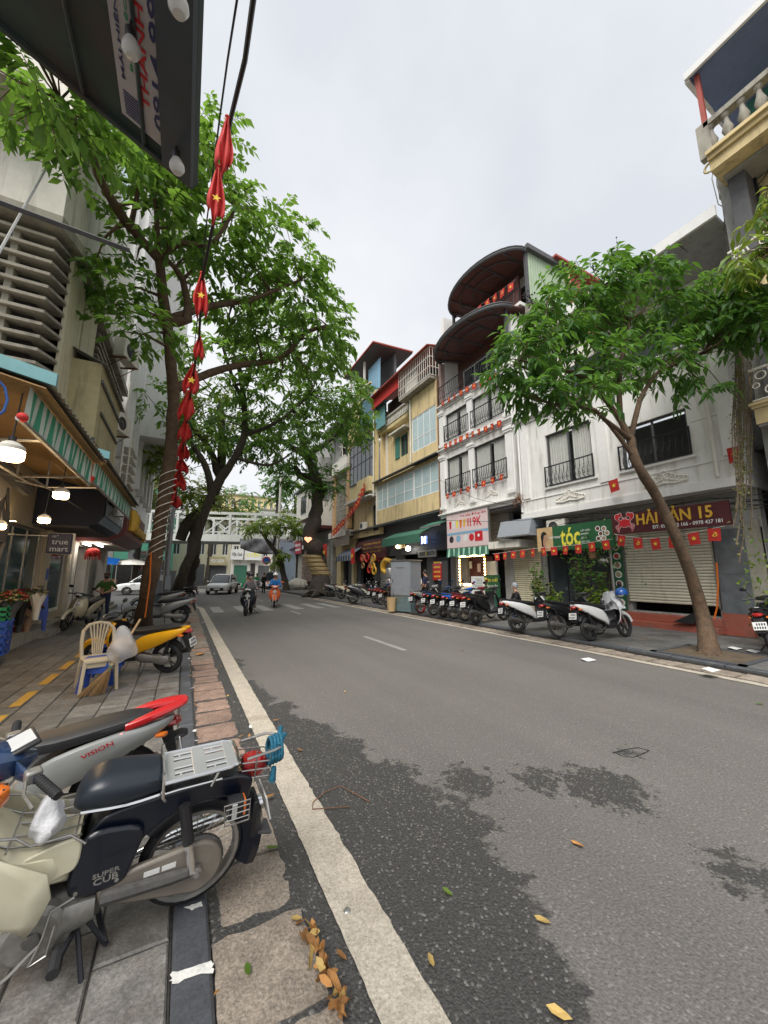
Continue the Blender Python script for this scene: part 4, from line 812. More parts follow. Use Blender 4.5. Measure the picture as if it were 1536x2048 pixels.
corr('blue_shutter', D_, m_lblue, (XD - .12, DY0 + .1, 12.45), (0, 2.3, 0), (0, 0, 2.5), 5); corr('teal_shutter', D_, m_teal, (XD - .1, 23.1, 12.4), (.9, 0, 0), (0, 0, 2.6), 6)
bx(D_, 'top_wall', m_yellow2, XD + .02, DY0, 14.5, XD + .3, DY1, 15.2)
bp = MB().box(XD - .08, 24.2, 15.2, XD + .12, DY1, 15.32).box(XD - .08, 24.2, 16.1, XD + .12, DY1, 16.22).build('parapet', m_yellow2, D_, smooth=0)
for i in range(12): MB().torus((XD + .02, 24.5 + i * .32, 15.7), .15, .06, 'x', 8, 5).build('parapet_block', m_conc, bp)
bx(D_, 'terrace_back', m_dgrey, XD + 1.6, DY0, 15.2, XD + 1.8, DY1, 18.9); corr('louvre_screen', D_, m_lblue, (XD + .4, 23.3, 15.5), (0, 2.1, 0), (0, 0, 2.4), 5)
MB().prism([(XD - .4, 22.9, 18.5), (XD + 3, 22.9, 18.7), (XD + 3, DY1 + .6, 18.7), (XD - .4, DY1 + .6, 18.5)], (0, 0, .05)).build('ceiling', m_dgrey, D_, smooth=0); MB().prism([(XD - .5, 22.8, 18.57), (XD + 3, 22.8, 18.77), (XD + 3, DY1 + .7, 18.77), (XD - .5, DY1 + .7, 18.57)], (0, 0, .1)).build('roof', m_corrr, D_, smooth=0); b = MB(); [b.box(XD - .05, y - .07, 15.2, XD + .09, y + .07, 18.5) for y in (25.4, DY1)]; b.build('post', m_ivory, D_, smooth=0)
b = MB(); r2 = random.Random(3); [b.ball((XD - .1 + r2.uniform(0, .4), 25.9 + r2.uniform(0, .9), 16.3 + r2.uniform(0, .9)), .13, 6, 4, r2.randrange(2)) for _ in range(22)]; pt = thing('rooftop_pot_plant', 'pink flowering plant in a white box on the highest balcony parapet', 'plant', (0, 0, 0)); b.build('foliage', [m_pinkf, m_leafB], pt); bx(pt, 'planter', m_ivory, XD - .1, 25.8, 16.23, XD + .3, 26.9, 16.6)
# third house: screen wall between orange posts
E_ = thing('screen_wall_house', 'old house with a pierced block screen between orange streaked posts', 'house', (0, 0, 0)); XE = 11.6; EY0, EY1 = 28.15, 32.2
bx(E_, 'back_wall', m_dgrey, XE + .5, EY0, 4.6, XE + .7, EY1, 14.5); 
for y in (EY0 + .25, EY1 - .5): bx(E_, 'post', m_orange, XE - .05, y - .25, 5.3, XE + .3, y + .25, 10.4)
sc_ = MB().box(XE + .1, EY0 + .5, 5.2, XE + .2, EY1 - .75, 5.35).box(XE + .1, EY0 + .5, 10.2, XE + .2, EY1 - .75, 10.35).build('screen', m_conc, E_, smooth=0)
blk = MB().box(-.04, -.24, -.22, .04, .24, -.17).box(-.04, -.24, .17, .04, .24, .22).box(-.04, -.24, -.17, .04, -.19, .17).box(-.04, .19, -.17, .04, .24, .17).torus((0, 0, 0), .1, .03, 'x', 8, 4).box(-.03, -.02, -.17, .03, .02, .17).mesh('screen_block', m_conc, 0)
for i in range(6):
    for j in range(11): obj('screen_block', blk, sc_, (XE + .15, EY0 + .75 + i * .485, 5.58 + j * .44))
for z, h in ((4.7, .5), (10.4, .35)): bx(E_, 'slab', m_ivory, XE - .3, EY0, z, XE + .6, EY1, z + h)
bx(E_, 'upper_rail', m_ivory, XE - .1, EY0, 10.8, XE, EY1, 11.6); bx(E_, 'upper_panel', m_grey, XE + .2, EY1 - 1.5, 11.6, XE + .3, EY1, 14.2); bx(E_, 'upper_post', m_yellow2, XE - .05, EY0 + .05, 10.76, XE + .25, EY0 + .4, 14.4); bx(E_, 'roof', m_dgrey, XE - .9, EY0 - .2, 14.4, XE + 4, EY1 + .8, 14.7); b = MB()
for i in range(3): a = i * math.pi / 3 + .3; b.tube([(XE - .02, 29.9 - .8 * math.cos(a), 12.7 - 1 * math.sin(a)), (XE - .02, 29.9 + .8 * math.cos(a), 12.7 + 1 * math.sin(a))], .05, 5)
b.box(XE - .06, 29.1, 11.7, XE + .01, 30.7, 11.8).box(XE - .06, 29.1, 13.6, XE + .01, 30.7, 13.7).build('lattice', m_ivory, E_, smooth=0)
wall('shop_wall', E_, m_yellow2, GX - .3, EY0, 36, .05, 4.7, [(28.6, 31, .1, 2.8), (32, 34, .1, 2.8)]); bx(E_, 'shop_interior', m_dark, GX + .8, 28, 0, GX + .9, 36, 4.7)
pl = MB()
for i in range(7): pl.box(XE - .25, 27.5, 3.9 + i * .17, XE - .2, 31.0, 4.05 + i * .17)
pl.build('timber_boards', m_slab, E_, smooth=0)
# fourth: grey houses behind the big tree
F_ = thing('grey_house', 'pale grey house with boxed balcony rooms half hidden by the big tree', 'house', (0, 0, 0)); XG = 11.2
bx(F_, 'wall', m_grey, XG + .6, 32.4, 0, XG + 6, 42, 15); bx(F_, 'boxed_balcony', m_ivory, XG - 1.0, 35.2, 7.0, XG + .6, 39.4, 9.9); bx(F_, 'boxed_balcony', m_ivory, XG - .6, 32.5, 6.0, XG + .6, 35.1, 8.2); bx(F_, 'eave', m_maroon, XG - 1.2, 32.3, 5.7, XG + .6, 40, 5.95); bx(F_, 'boxed_balcony', m_grey, XG - .6, 33, 10.3, XG + .6, 37, 12.6); bx(F_, 'roof', m_dgrey, XG - 1.2, 34.6, 10.1, XG + .6, 40, 10.29)
window(F_, XG - 1.0, (35.8, 37.6, 7.6, 9.4), 3, 2, m_dgrey, m_glass, inset=-.03); window(F_, XG - .6, (33.2, 34.4, 6.6, 7.8), 2, 2, m_dgrey, m_glass, inset=-.03); window(F_, XG - .6, (34, 36, 10.9, 12.2), 3, 2, m_dgrey, m_glass, inset=-.03)
bw_ = thing('brick_wall', 'low bare rubble wall behind the bound tree trunk', 'wall', (0, 0, 0)); bx(bw_, 'core', m_conc, XG - .2, 33, 0, XG + .55, 42, 4.2); r2 = random.Random(5); bm2 = [MB().box(-.05, -.19 * s, -.09, .05, .19 * s, .09).mesh('stone', m_slabr if s > 1 else m_slab, 0) for s in (.8, 1.15)]
for j in range(17):
    for i in range(14): obj('stone', bm2[(i + j) % 2], bw_, (XG - .22 + r2.uniform(-.03, .02), 33.4 + i * .43 + .2 * (j % 2), .25 + j * .215), (r2.uniform(-.05, .05), 0, 0))
rk = thing('red_banner', 'red shop banner board hung over the rubble wall', 'banner', (0, 0, 0)); p_ = rc((582, 1110), (603, 1085), 10.6); bx(rk, 'board', m_red, 10.6, p_[0], p_[2], 10.66, p_[1], p_[3] + .3)
for i in range(2): bx(rk, 'print_line', m_pink, 10.597, p_[0] + .4, p_[2] + .3 + i * .5, 10.5995, p_[1] - .4, p_[2] + .55 + i * .5)
# ---------------------------------------------------------------- corner house at the edge of the picture: scrolled balconies, vines
H_ = thing('balcony_house', 'ornate yellow house with stone balustrade and white scroll iron balconies hung with vines', 'house', (0, 0, 0)); XH = 11.3; HY1 = 3.2; HY0 = -4
bx(H_, 'wall', m_yellow, XH + 1.0, HY0, 4.9, XH + 1.3, HY1 - .1, 12); bx(H_, 'side_wall', m_grey, XH + .6, HY1 - .1, 3.2, XH + 6, HY1 + .12, 12.2); bx(H_, 'pillar', m_dgrey, XH + .35, HY1 - .45, 5.1, XH + .9, HY1 - .12, 12)
for i, (z, mm) in enumerate(((4.95, m_yellow), (8.1, m_yellow))):
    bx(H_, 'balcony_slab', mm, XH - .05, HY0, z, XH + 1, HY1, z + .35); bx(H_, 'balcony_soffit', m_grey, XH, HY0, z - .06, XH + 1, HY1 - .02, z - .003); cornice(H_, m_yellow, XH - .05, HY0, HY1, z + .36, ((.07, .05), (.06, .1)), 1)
    rl = MB().box(XH - .04, HY0, z + 1.28, XH + .01, HY1, z + 1.33).box(XH - .04, HY0, z + .55, XH + .01, HY1, z + .58).build('railing', m_ivory, H_, smooth=0)
    if i == 0:
        sc2 = MB(); 
        sc2.tube([(0, -.16 + .15 * math.sin(t * 2.2), -.34 + t * .17) for t in range(5)], .018, 5); sc2.torus((0, .06, .2), .09, .016, 'x', 12, 5); sc2.torus((0, -.08, -.18), .1, .016, 'x', 12, 5); sc2.torus((0, .16, -.02), .06, .014, 'x', 10, 5); sc = sc2.mesh('scroll', m_ivory)
    for k in range(14): obj('scroll', sc, rl, (XH - .015, HY1 - .25 - k * .46, z + .93))
    MB().torus((XH + 1.0, HY1 - 2.1, z + 2.0), .75, .08, 'x', 18, 6, 0, 1, 0, math.pi).build('arch_trim', m_yellow2, H_); bx(H_, 'door', m_shutg, XH + .96, HY1 - 2.85, z + .35, XH + .995, HY1 - 1.35, z + 2.0); MB().lathe([(0, 0), (.74, 0)], (XH + .985, HY1 - 2.1, z + 2.0), 'x', 20, 0, 0, math.pi).build('fanlight', m_dark, H_, smooth=0)
# scalloped top balcony: stone balusters following the curve
cur = lambda t: XH - .1 - .38 * max(0, math.sin((t - .18) * 4.2)) ** 1.0 if t > .18 else XH - .1
pts = [(cur(t / 24), HY1 - 7.4 * t / 24) for t in range(25)]
b = MB()
for i in range(24):
    (xa, ya), (xb, yb) = pts[i], pts[i + 1]
    for zz, h, o in ((11.7, .28, .12), (11.98, .12, .2), (12.1, .1, .28)): b.prism([(xa - o, ya, zz), (xb - o, yb, zz), (XH + 1.2, yb, zz), (XH + 1.2, ya, zz)], (0, 0, h - .004))
b.build('scalloped_cornice', m_yellow, H_, smooth=0)
bx(H_, 'top_soffit', m_grey, XH + .2, HY0, 11.62, XH + 1.2, HY1 - .1, 11.69)
rl = MB()
for i in range(24): (xa, ya), (xb, yb) = pts[i], pts[i + 1]; rl.prism([(xa - .12, ya, 13.05), (xb - .12, yb, 13.05), (xb + .12, yb, 13.05), (xa + .12, ya, 13.05)], (0, 0, .14))
rl = rl.build('balustrade', m_conc, H_, smooth=0); bl = MB().lathe([(.07, 0), (.1, .06), (.05, .16), (.12, .38), (.06, .6), (.045, .72), (.1, .8), (.1, .86)], n=10).mesh('baluster', m_conc)
for i in range(24): obj('baluster', bl, rl, (pts[i][0], pts[i][1] - .1, 12.2))
bx(H_, 'newel', m_conc, XH - .22, HY1 - .1, 12.2, XH - .02, HY1 + .16, 13.2); MB().torus((XH - .2, HY1 + .0, 11.85), .12, .03, 'x', 12, 5).build('corner_scroll', m_yellow2, H_)
m_blued = mat('blue_grey_soffit', (.15, .20, .36), .6, var=.1); MB().prism([(XH - .2, HY1 + .12, 14.9), (XH + 2.5, HY1 + .15, 14.7), (XH + 2.5, HY0, 14.7), (XH - .2, HY0, 14.9)], (0, 0, .05)).build('roof', m_blued, H_, smooth=0); b = MB().box(XH - .28, HY0, 14.85, XH - .205, HY1 + .2, 15.05); b.box(XH - .2, HY1 + .125, 14.8, XH + 2.5, HY1 + .22, 15.0); b.build('roof_edge', m_white2, H_, smooth=0)
b = MB().box(XH - .1, HY1 - .05, 13.2, XH, HY1 + .05, 14.9); b.build('roof_post', m_corrr, H_, smooth=0); bx(H_, 'top_wall', m_shutg, XH + 1.8, HY0, 12.2, XH + 1.9, HY1 - .4, 14.75)
bx(H_, 'ground_wall', m_dark, XH + 1.2, HY0, 0.1, XH + 1.4, HY1 - .9, 4.9); bx(H_, 'passage_back', m_dark, XH + 3.2, HY0, 0, XH + 3.3, 4.6, 4.9); bx(H_, 'passage_ceiling', m_dgrey, XH + 1.3, HY0, 4.7, XH + 3.2, AY0, 4.8); bx(H_, 'teal_shade', m_teal, XH - .2, HY0, 3.3, XH - .16, HY1 - .55, 4.5); ln = MB()
b = MB(); [b.box(XH + .86, HY1 - .5 - i * .0, 5.4 + i * .8, XH + .95, HY1 - .44, 6.2 + i * .8) for i in range(8)]; b.tube([(XH + .9, HY1 - .9, 5.4), (XH + .9, HY1 - .9, 11.6)], .03, 5)
for i in range(9): b.tube([(XH + .9, HY1 - .9, 5.4 + i * .7), (XH + .9, HY1 - .47, 5.75 + i * .7), (XH + .9, HY1 - .9, 6.1 + i * .7)], .02, 4)
b.build('lattice_strut', m_iron, H_, smooth=0)
# pipes, patched stains and cable runs on the old fronts
for par, x, y, z0, z1, m in ((A, XF - .06, AY1 - .06, 4.0, 7.5, m_white2), (A, XF - .06, AY0 + .45, 4.0, 7.5, m_ivory), (B, XB - .07, BY1 + .02, 4.5, 12.5, m_rust), (C_, XC - .16, 18.46, 8.2, 12.2, m_ivory), (D_, XD - .2, 23.25, 7, 14, m_ivory), (C_, XC - .06, CY1 - .08, 5.0, 7.9, m_ivory)): MB().tube([(x, y, z0), (x, y, z1)], .045, 8).build('downpipe', m, par)
wc = thing('cable_bundle', 'tangled bundle of black cables strung along the shop soffits', 'cable', (0, 0, 0)); b = MB(); r3 = random.Random(12)
for i in range(7):
    z = 3.2 + .05 * i; pts = [(XF + .12 - .03 * (i % 3), 3.4 + k * 1.05, z + (.10 if k % 3 else .0) - .16 * abs(math.sin(k * .9 + i)) + r3.uniform(-.04, .04)) for k in range(26)]; b.tube(pts, .009, 4, cap=False)
b.build('cables', m_black, wc, fix=False)['kind'] = 'stuff'
jb = thing('wire_nest', 'rusty nest of loose wires where the two white houses meet', 'cable', (0, 0, 0)); b = MB(); c0 = atX(1036, 1000, XF - .15)
for i in range(26): b.tube([c0 + Vector((r3.gauss(0, .06), r3.gauss(0, .16), r3.gauss(0, .16))) for k in range(4)], .008, 3, cap=False)
b.build('wires', m_rust, jb, fix=False)['kind'] = 'stuff'
for (y, z, w, hh) in ((6.0, 4.6, .8, .02), (9.5, 7.0, .02, .5), (4.3, 5.6, .6, .015), (7.05, 6.2, .015, 1.1)): bx(A, 'render_joint', m_conc, XF - .004, y - w / 2, z - hh / 2, XF - .0005, y + w / 2, z + hh / 2)
# ---------------------------------------------------------------- near house on the left: concrete louvres, panels
XL = -2.6
Lh = thing('louvred_house', 'stained concrete house with rows of horizontal louvres above the striped awnings', 'house', (0, 0, 0))
FY = 8.6
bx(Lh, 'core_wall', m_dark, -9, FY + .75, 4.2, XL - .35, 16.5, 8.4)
lv = MB().prism([(-8.5, 0, 0), (XL - .1, 0, 0), (XL + .02, .5, 0), (XL + .02, .75, 0), (XL - .3, .75, 0), (XL - .34, .34, 0), (-8.5, .34, 0)], (0, 0, .055)).mesh('louvre', m_conc, 0)
lg = MB()
for x in (-3.3, -4.6, -6): lg.box(x - .05, FY + .1, 4.5, x + .05, FY + .3, 8.1)
lg = lg.build('louvre_frame', m_conc, Lh, smooth=0)
for i in range(14): obj('slat', lv, lg, (0, FY + rng.uniform(-.01, .01), 4.62 + i * .262), (R(9), 0, 0))
MB().prism([(-9, FY - .1, 4.25), (XL, FY - .1, 4.25), (XL + .12, FY + .5, 4.25), (XL + .12, 13.3, 4.25), (XL - .5, 13.3, 4.25), (-9, FY + .8, 4.25)], (0, 0, .2)).build('slab', m_conc, Lh, smooth=0)
MB().prism([(-9, FY - .15, 8.25), (XL, FY - .15, 8.25), (XL + .2, FY + .5, 8.25), (XL + .2, 16.4, 8.25), (XL - .5, 16.4, 8.25), (-9, FY + .8, 8.25)], (0, 0, .22)).build('slab', m_conc, Lh, smooth=0)
bx(Lh, 'parapet', m_ivory, -9, FY - .1, 8.474, XL - .02, FY + .15, 10.2); MB().prism([(XL - .02, FY - .1, 8.474), (XL + .12, FY + .5, 8.474), (XL + .12, 16.3, 8.474), (XL - .1, 16.3, 8.474)], (0, 0, 4.2)).build('upper_wall', m_ivory, Lh, smooth=0)
bx(Lh, 'parapet_cap', m_conc, -9, FY - .3, 10.2, XL + .15, FY + .3, 10.42); bx(Lh, 'upper_wall', m_ivory, -9, FY + .6, 10.42, XL - .1, FY + .8, 16)
for i, (a, c) in enumerate(((9.25, 10.35), (10.4, 11.6))): bx(Lh, 'panel', m_cream, XL - .02, a, 4.46, XL + .05 + .012 * i, c - .03, 8.24)
for i, (a, c) in enumerate(((11.65, 13.2), (13.25, 14.8), (14.85, 16.3))): bx(Lh, 'panel', m_cream, XL - .02, a, 4.46, XL + .04 + .01 * i, c - .03, 6.9)
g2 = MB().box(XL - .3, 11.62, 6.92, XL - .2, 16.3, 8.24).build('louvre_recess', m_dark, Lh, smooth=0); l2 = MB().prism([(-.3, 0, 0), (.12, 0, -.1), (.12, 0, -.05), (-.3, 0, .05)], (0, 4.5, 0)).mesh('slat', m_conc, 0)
for i in range(6): obj('slat', l2, g2, (XL, 11.7, 7.05 + i * .2))
# boxed bay in ochre sheet
P1 = atX(205, 735, -2.0); P2 = atX(238, 800, -2.0); by = P1.y; ey = P2.y + .3
MB().box(XL, by, 4.55, -2.0, ey, 6.35).build('bay', m_olive, Lh, smooth=0)
b = MB(); b.box(-2.01, by + .02, 5.9, -1.96, ey, 5.98).box(-2.01, by + .3, 5.25, -1.96, ey, 5.31).box(XL, by - .03, 4.5, -1.97, by, 4.58); b.build('bay_batten', m_dgrey, Lh, smooth=0); bx(Lh, 'bay_lower', m_cream, XL, by + .05, 3.9, -2.08, ey - .1, 4.54)
corr('bay_roof', Lh, m_corr, (-1.9, by - .1, 6.32), (0, ey - by + .3, 0), (-.7, 0, .3), 14)
ac_unit((-4.2, FY - .55, 10.44), R(20), 'large white air conditioner on the stained concrete ledge', AC_GROUP, sc=1.3); bx(Lh, 'ledge', m_conc, -5.4, FY - .9, 10.2, -3.2, FY - .3, 10.42)
ac_unit(tuple(atX(252, 725, -2.1)), R(70), 'upper small white air conditioner on the tall white block', AC_GROUP, sc=1.1)
ac_unit(tuple(atX(236, 866, -2.15)), R(70), 'lower small white air conditioner beside the ochre boxed bay', AC_GROUP)
# ---------------------------------------------------------------- tall white block behind
Th = thing('white_block', 'tall white apartment block with narrow vertical piers rising behind the tree', 'apartment block', (0, 0, 0))
wall('wall', Th, m_white2, -2.75, 16.6, 34, 4.0, 30, [(17.4 + i * 2.1, 18.6 + i * 2.1, z, z + 1.7) for i in range(7) for z in (7, 10, 13, 16, 19, 22, 25)], d=-.3, side=1)
bx(Th, 'flank', m_white2, -9, 16.5, 10.5, -2.75, 16.6, 30)
for i in range(8): bx(Th, 'pier', m_white2, -2.748, 16.75 + i * 2.1, 6, -2.45, 17.2 + i * 2.1, 29.8)
bx(Th, 'backing', m_frost, -3.0, 16.7, 6, -2.96, 34, 29)
for i in range(9): bx(Th, 'flank_pier', m_ivory, -3.1 - i * .7, 16.3, 10.6, -2.95 - i * .7, 16.498, 29.8)
bx(Th, 'flank_glass', m_frost, -9, 16.44, 12, -3.2, 16.495, 29)
P_ = atX(300, 866, -1.0); ov = MB().box(-3, 22, 8.6, -1.2, 31, 30).build('overhang', m_white2, Th, smooth=0)
b = MB()
for i in range(5): z = 5.0 + i * .35; b.box(-2.5, 16.8, z, -2.1, 18.5, z + .04)
b.tube([(-2.2, 16.8, 4.8), (-2.2, 16.8, 6.8)], .03, 5).tube([(-2.4, 16.6, 4), (-2.4, 16.6, 9)], .05, 6); b.build('balcony_rack', m_ivory, Th, smooth=0)
# ---------------------------------------------------------------- striped awnings over the shops
def awning(Y0, Y1, x0, z0, label, teal):
    t = thing('striped_awning', label, 'awning', (0, 0, 0), group='striped awnings over the shop fronts')
    n = int((Y1 - Y0) / .16)
    corr('roof_sheet', t, m_corr, (x0 + .22, Y0, z0 + .42), (0, Y1 - Y0, 0), (-1.5, 0, .42), n, .014)
    MB().prism([(x0 + .16, Y0, z0 + .37), (x0 - 1.8, Y0, z0 + .80), (x0 - 1.8, Y1, z0 + .80), (x0 + .16, Y1, z0 + .37)], (0, 0, -.015)).build('lining', m_straw, t, smooth=0)
    b = MB(); k = int((Y1 - Y0) / .115); y = lambda i: Y0 + .05 + (Y1 - Y0 - .1) * i / k
    for i in range(k):
        w0, w1_ = .02 * math.sin(i * 1.7), .02 * math.sin(i * 1.7 + 1.7)
        b.quad((x0 + w0, y(i), z0), (x0 + w1_, y(i + 1), z0), (x0 + .02, y(i + 1), z0 + .37), (x0 + .02, y(i), z0 + .37), i % 2)
    v = b.build('valance', [m_strW, m_strG], t, smooth=0)
    b = MB().tube([(x0, Y0 - .05, z0 - .02), (x0, Y1 + .05, z0 - .02)], .028, 8); b.build('front_bar', m_steel, t)
    for yy in (Y0 + .7, Y1 - .6):
        MB().tube([(x0, yy, z0 - .02), (x0 - .8, yy + .1, z0 - .08), (-3.3, yy + .15, z0 + .1)], .022, 6).build('arm', m_steel, t); MB().tube([(x0 - .8, yy + .1, z0 - .08), (x0 - .8, yy + .1, z0 + .45)], .018, 6).build('strut', m_steel, t)
    MB().tube([(x0 - .8, Y0, z0 - .08), (x0 - .8, Y1, z0 - .08)], .018, 6).build('rail', m_steel, t)
    MB().ball((x0 + .02, Y0 - .02, z0), .05, 10, 8).build('end_cap', m_redcloth, t)
    if teal: MB().prism([(x0 + .24, Y0 - .02, z0 + .40), (x0 - 2.2, Y0 - .02, z0 + .92), (x0 - 2.2, Y0 - .02, z0 + 1.06), (x0 + .24, Y0 - .02, z0 + .54)], (0, .05, 0)).build('end_flashing', m_teal, t, smooth=0)
    return t
awning(4.95, 8.15, -1.6, 3.18, 'nearer green and white striped awning lit warm from below', True)
awning(8.3, 13.9, -1.62, 3.3, 'farther green and white striped awning running on past the louvred house', True)
# ---------------------------------------------------------------- shop fronts on the left
Sh = thing('flower_shop', 'warm lit flower shop front with cream pillars and glass doors under the striped awnings', 'shop', (0, 0, 0))
SX = -3.45
m_shopw = mat('cream_shop_wall', (.55, .48, .36), .7, var=.08)
wall('shop_wall', Sh, m_shopw, SX, 2, 16.5, .0, 4.2, [(8.6, 9.9, .28, 2.6), (10.6, 13.4, .28, 2.75), (4.0, 8.2, .28, 3.0)], d=-.2, side=1)
bx(Sh, 'shop_interior', m_shopw, SX - 2.2, 2, 0, SX - 2.1, 10.3, 4.1); bx(Sh, 'shop_interior', m_dark, SX - 1.2, 10.35, 0, SX - 1.1, 16, 4.1); bx(Sh, 'shop_ceiling', m_shopw, SX - 2.2, 2, 3.6, SX - .2, 16, 3.7)
for y in (8.4, 10.1, 13.6, 15.6): bx(Sh, 'pillar', m_shopw, SX, y - .14, .28, SX + .12, y + .14, 3.1)
wq = window(Sh, SX, (10.62, 13.38, .3, 2.73), 3, 1, m_steel, mat('teal_shop_glass', (.05, .1, .11), .08, spec=.8), .05, side=-1, name='glass_front'); window(Sh, SX, (13.9, 15.4, .5, 2.7), 1, 1, m_ivory, m_glass, .1, side=-1, inset=-.03)
b = MB().box(SX - .3, -2, .02, -2.86, 9.95, .2); b.build('step', m_tileL, Sh, smooth=0, bevel=.012); bx(Sh, 'threshold', m_conc, SX - .3, 10, .02, -3.1, 16.4, .26); bx(Sh, 'ramp_step', m_conc, SX, 12.6, .02, -2.9, 15.8, .14)
for (y, z, w, h, c) in ((8.32, 1.75, .2, .4, m_amber), (9.2, 2.1, .5, .7, m_gold), (10.1, 1.7, .16, .3, m_rl), (13.6, 1.6, .2, .3, m_bplas), (10.1, 1.35, .14, .2, m_rl)): bx(Sh, 'notice', c, SX + .121, y - w / 2, z - h / 2, SX + .127, y + w / 2, z + h / 2)
MB().tube([(SX + .14, 9.9, 3.2), (SX + .3, 9.9, 2.2), (SX + .18, 9.9, 1.2)], .05, 6).tube([(SX + .2, 10.0, 3.3), (SX + .3, 10.0, 2.5), (SX + .2, 9.95, 1.3)], .03, 6).box(SX + .13, 9.5, 2.2, SX + .35, 9.85, 2.8).build('cable_box', m_dgrey, Sh)
bx(Sh, 'fascia', m_ivory, SX + .13, 6.0, 3.05, SX + .2, 10.2, 3.62); MB().tube([(SX + .5, 8.2, 3.5), (SX + .5, 10.0, 3.3)], .13, 10).build('rolled_blind', m_dgrey, Sh)
MB().lathe([(.1, 0), (.3, 0)], (SX + .24, 8.0, 3.3), 'x', 14).build('wall_fan', m_dgrey, Sh)
# signs
tm = thing('hanging_sign', 'dark blue square hanging sign reading true mart over the pavement', 'sign', (0, 0, 0))
sx0, sx1, sz0, sz1 = -2.6, -2.19, 2.03, 2.46
bx(tm, 'board', m_bluesign, sx0, 10.3, sz0, sx1, 10.38, sz1, bevel=.02); bx(tm, 'rim', m_ivory, sx0 - .012, 10.382, sz0 - .012, sx1 + .03, 10.41, sz1 + .012); b = MB().tube([(sx0, 10.36, 2.4), (SX, 10.36, 2.4)], .015, 5); b.build('arm', m_steel, tm)
m_pale = mat('pale_blue_lettering', (.35, .4, .5), .5)
text('true', m_pale, tm, (-2.385, 10.297, 2.27), AXC, w=.27, ext=.003); text('mart', m_pale, tm, (-2.385, 10.297, 2.12), AXC, w=.3, ext=.003); text('m*', m_pale, tm, (-2.47, 10.297, 2.4), AXC, w=.1, ext=.003)
js = thing('jewellery_sign', 'big navy box sign with rounded corner and steel blue lettered street face', 'sign', (0, 0, 0))
pr = [(-3.44, 2.85), (-2.35, 2.85), (-2.12, 2.95), (-2.02, 3.15), (-2.0, 4.05), (-3.44, 4.05)]
MB().prism([(x, 12.3, z) for x, z in pr], (0, 3.3, 0)).build('box', m_bluesign, js, smooth=0)
bx(js, 'street_face', m_bsteel, -1.996, 12.36, 3.14, -1.98, 15.56, 4.02); MB().prism([(-2.118, 12.36, 2.945), (-2.013, 12.36, 3.135), (-2.006, 12.36, 3.128), (-2.1, 12.36, 2.93)], (0, 3.2, 0)).build('curved_face', m_bsteel, js, smooth=0)
text('Jewelry', m_wl, js, (-1.976, 14.3, 3.5), AXL, w=2.1, ext=.03, bold=.02); text('mt', m_ink, js, (-1.976, 13.0, 3.72), AXL, w=.7, ext=.03, bold=.02); text('VÀNG BẠC ĐÁ QUÝ', m_wl, js, (-1.976, 13.9, 3.24), AXL, w=2.2)
so = MB()
for i in range(8): so.box(-3.4, 12.3 + i * .42, 2.78, -2.3, 12.34 + i * .42, 2.846)
so.build('soffit_strip', m_dgrey, js, smooth=0)
bsn = thing('brown_sign', 'long reddish brown shop sign with raised gold letters beyond the navy box sign', 'sign', (0, 0, 0))
MB().prism([(x, 16.4, z) for x, z in ((-3.4, 2.75), (-2.5, 2.75), (-1.98, 3.0), (-1.95, 4.1), (-3.4, 4.1))], (0, 6.3, 0)).build('box', m_brown, bsn, smooth=0)
text('HỒNG NGỌC', m_gold, bsn, (-1.94, 20.2, 3.45), AXL, w=4.6, h=.62, ext=.12, bold=.02); text('Vàng bạc', m_gold, bsn, (-1.945, 19.0, 3.92), AXL, w=1.8, ext=.06); MB().tube([(-1.9, 17.0, 3.2), (-1.88, 17.1, 3.6), (-1.9, 17.0, 4.0)], [.12, .2, .1], 8).build('emblem', m_gold, bsn)
so = MB(); [so.box(-3.3, 16.5 + i * .5, 2.69, -2.45, 16.9 + i * .5, 2.745) for i in range(12)]; so.build('soffit_panel', m_ivory, bsn, smooth=0)
tl = thing('tube_light', 'pair of glowing white tube lights under the brown sign', 'lamp', (0, 0, 0)); MB().box(-3.1, 16.0, 2.6, -3.05, 17, 2.64).box(-2.8, 16.4, 2.6, -2.75, 17.4, 2.64).build('tube', m_lampw, tl, smooth=0)
rl_ = thing('red_lantern', 'red tasselled lantern decoration hanging from the shop soffit', 'lantern', (0, 0, 0)); c = atX(186, 1105, -2.9); MB().ball(c, (.22, .22, .16)).build('shade', m_redcloth, rl_); b = MB(); [b.tube([c + Vector((.2 * math.cos(a), .2 * math.sin(a), .02)), c + Vector((.22 * math.cos(a), .22 * math.sin(a), -.25))], .015, 4) for a in [i * .7 for i in range(9)]]; b.build('tassel', m_redcloth, rl_)
Sh2 = thing('grey_shopfront', 'pale shopfront with mannequin window and steps beyond the glass doors', 'shop', (0, 0, 0)); wall('wall', Sh2, m_ivory, SX + .05, 16.55, 23, 0, 4.1, [(17, 18.6, .5, 2.6), (19.3, 22.4, .5, 2.6)], d=-.3, side=1); bx(Sh2, 'shop_interior', m_dgrey, SX - 1, 16.5, 0, SX - .9, 23, 4); 
for i in range(3): bx(Sh2, 'step', m_conc, SX, 16.6, .02 + i * .14, -2.75 - i * .16, 22.8, .15 + i * .14)
bx(Sh2, 'goods', m_redcloth, SX - .5, 17.4, .6, SX - .3, 17.8, 1.9); bx(Sh2, 'goods', m_sgreen, SX - .5, 17.9, .6, SX - .3, 18.3, 1.3); bx(Sh2, 'side_wall', m_ivory, -9, 22.9, 0, SX - .25, 23.1, 9)
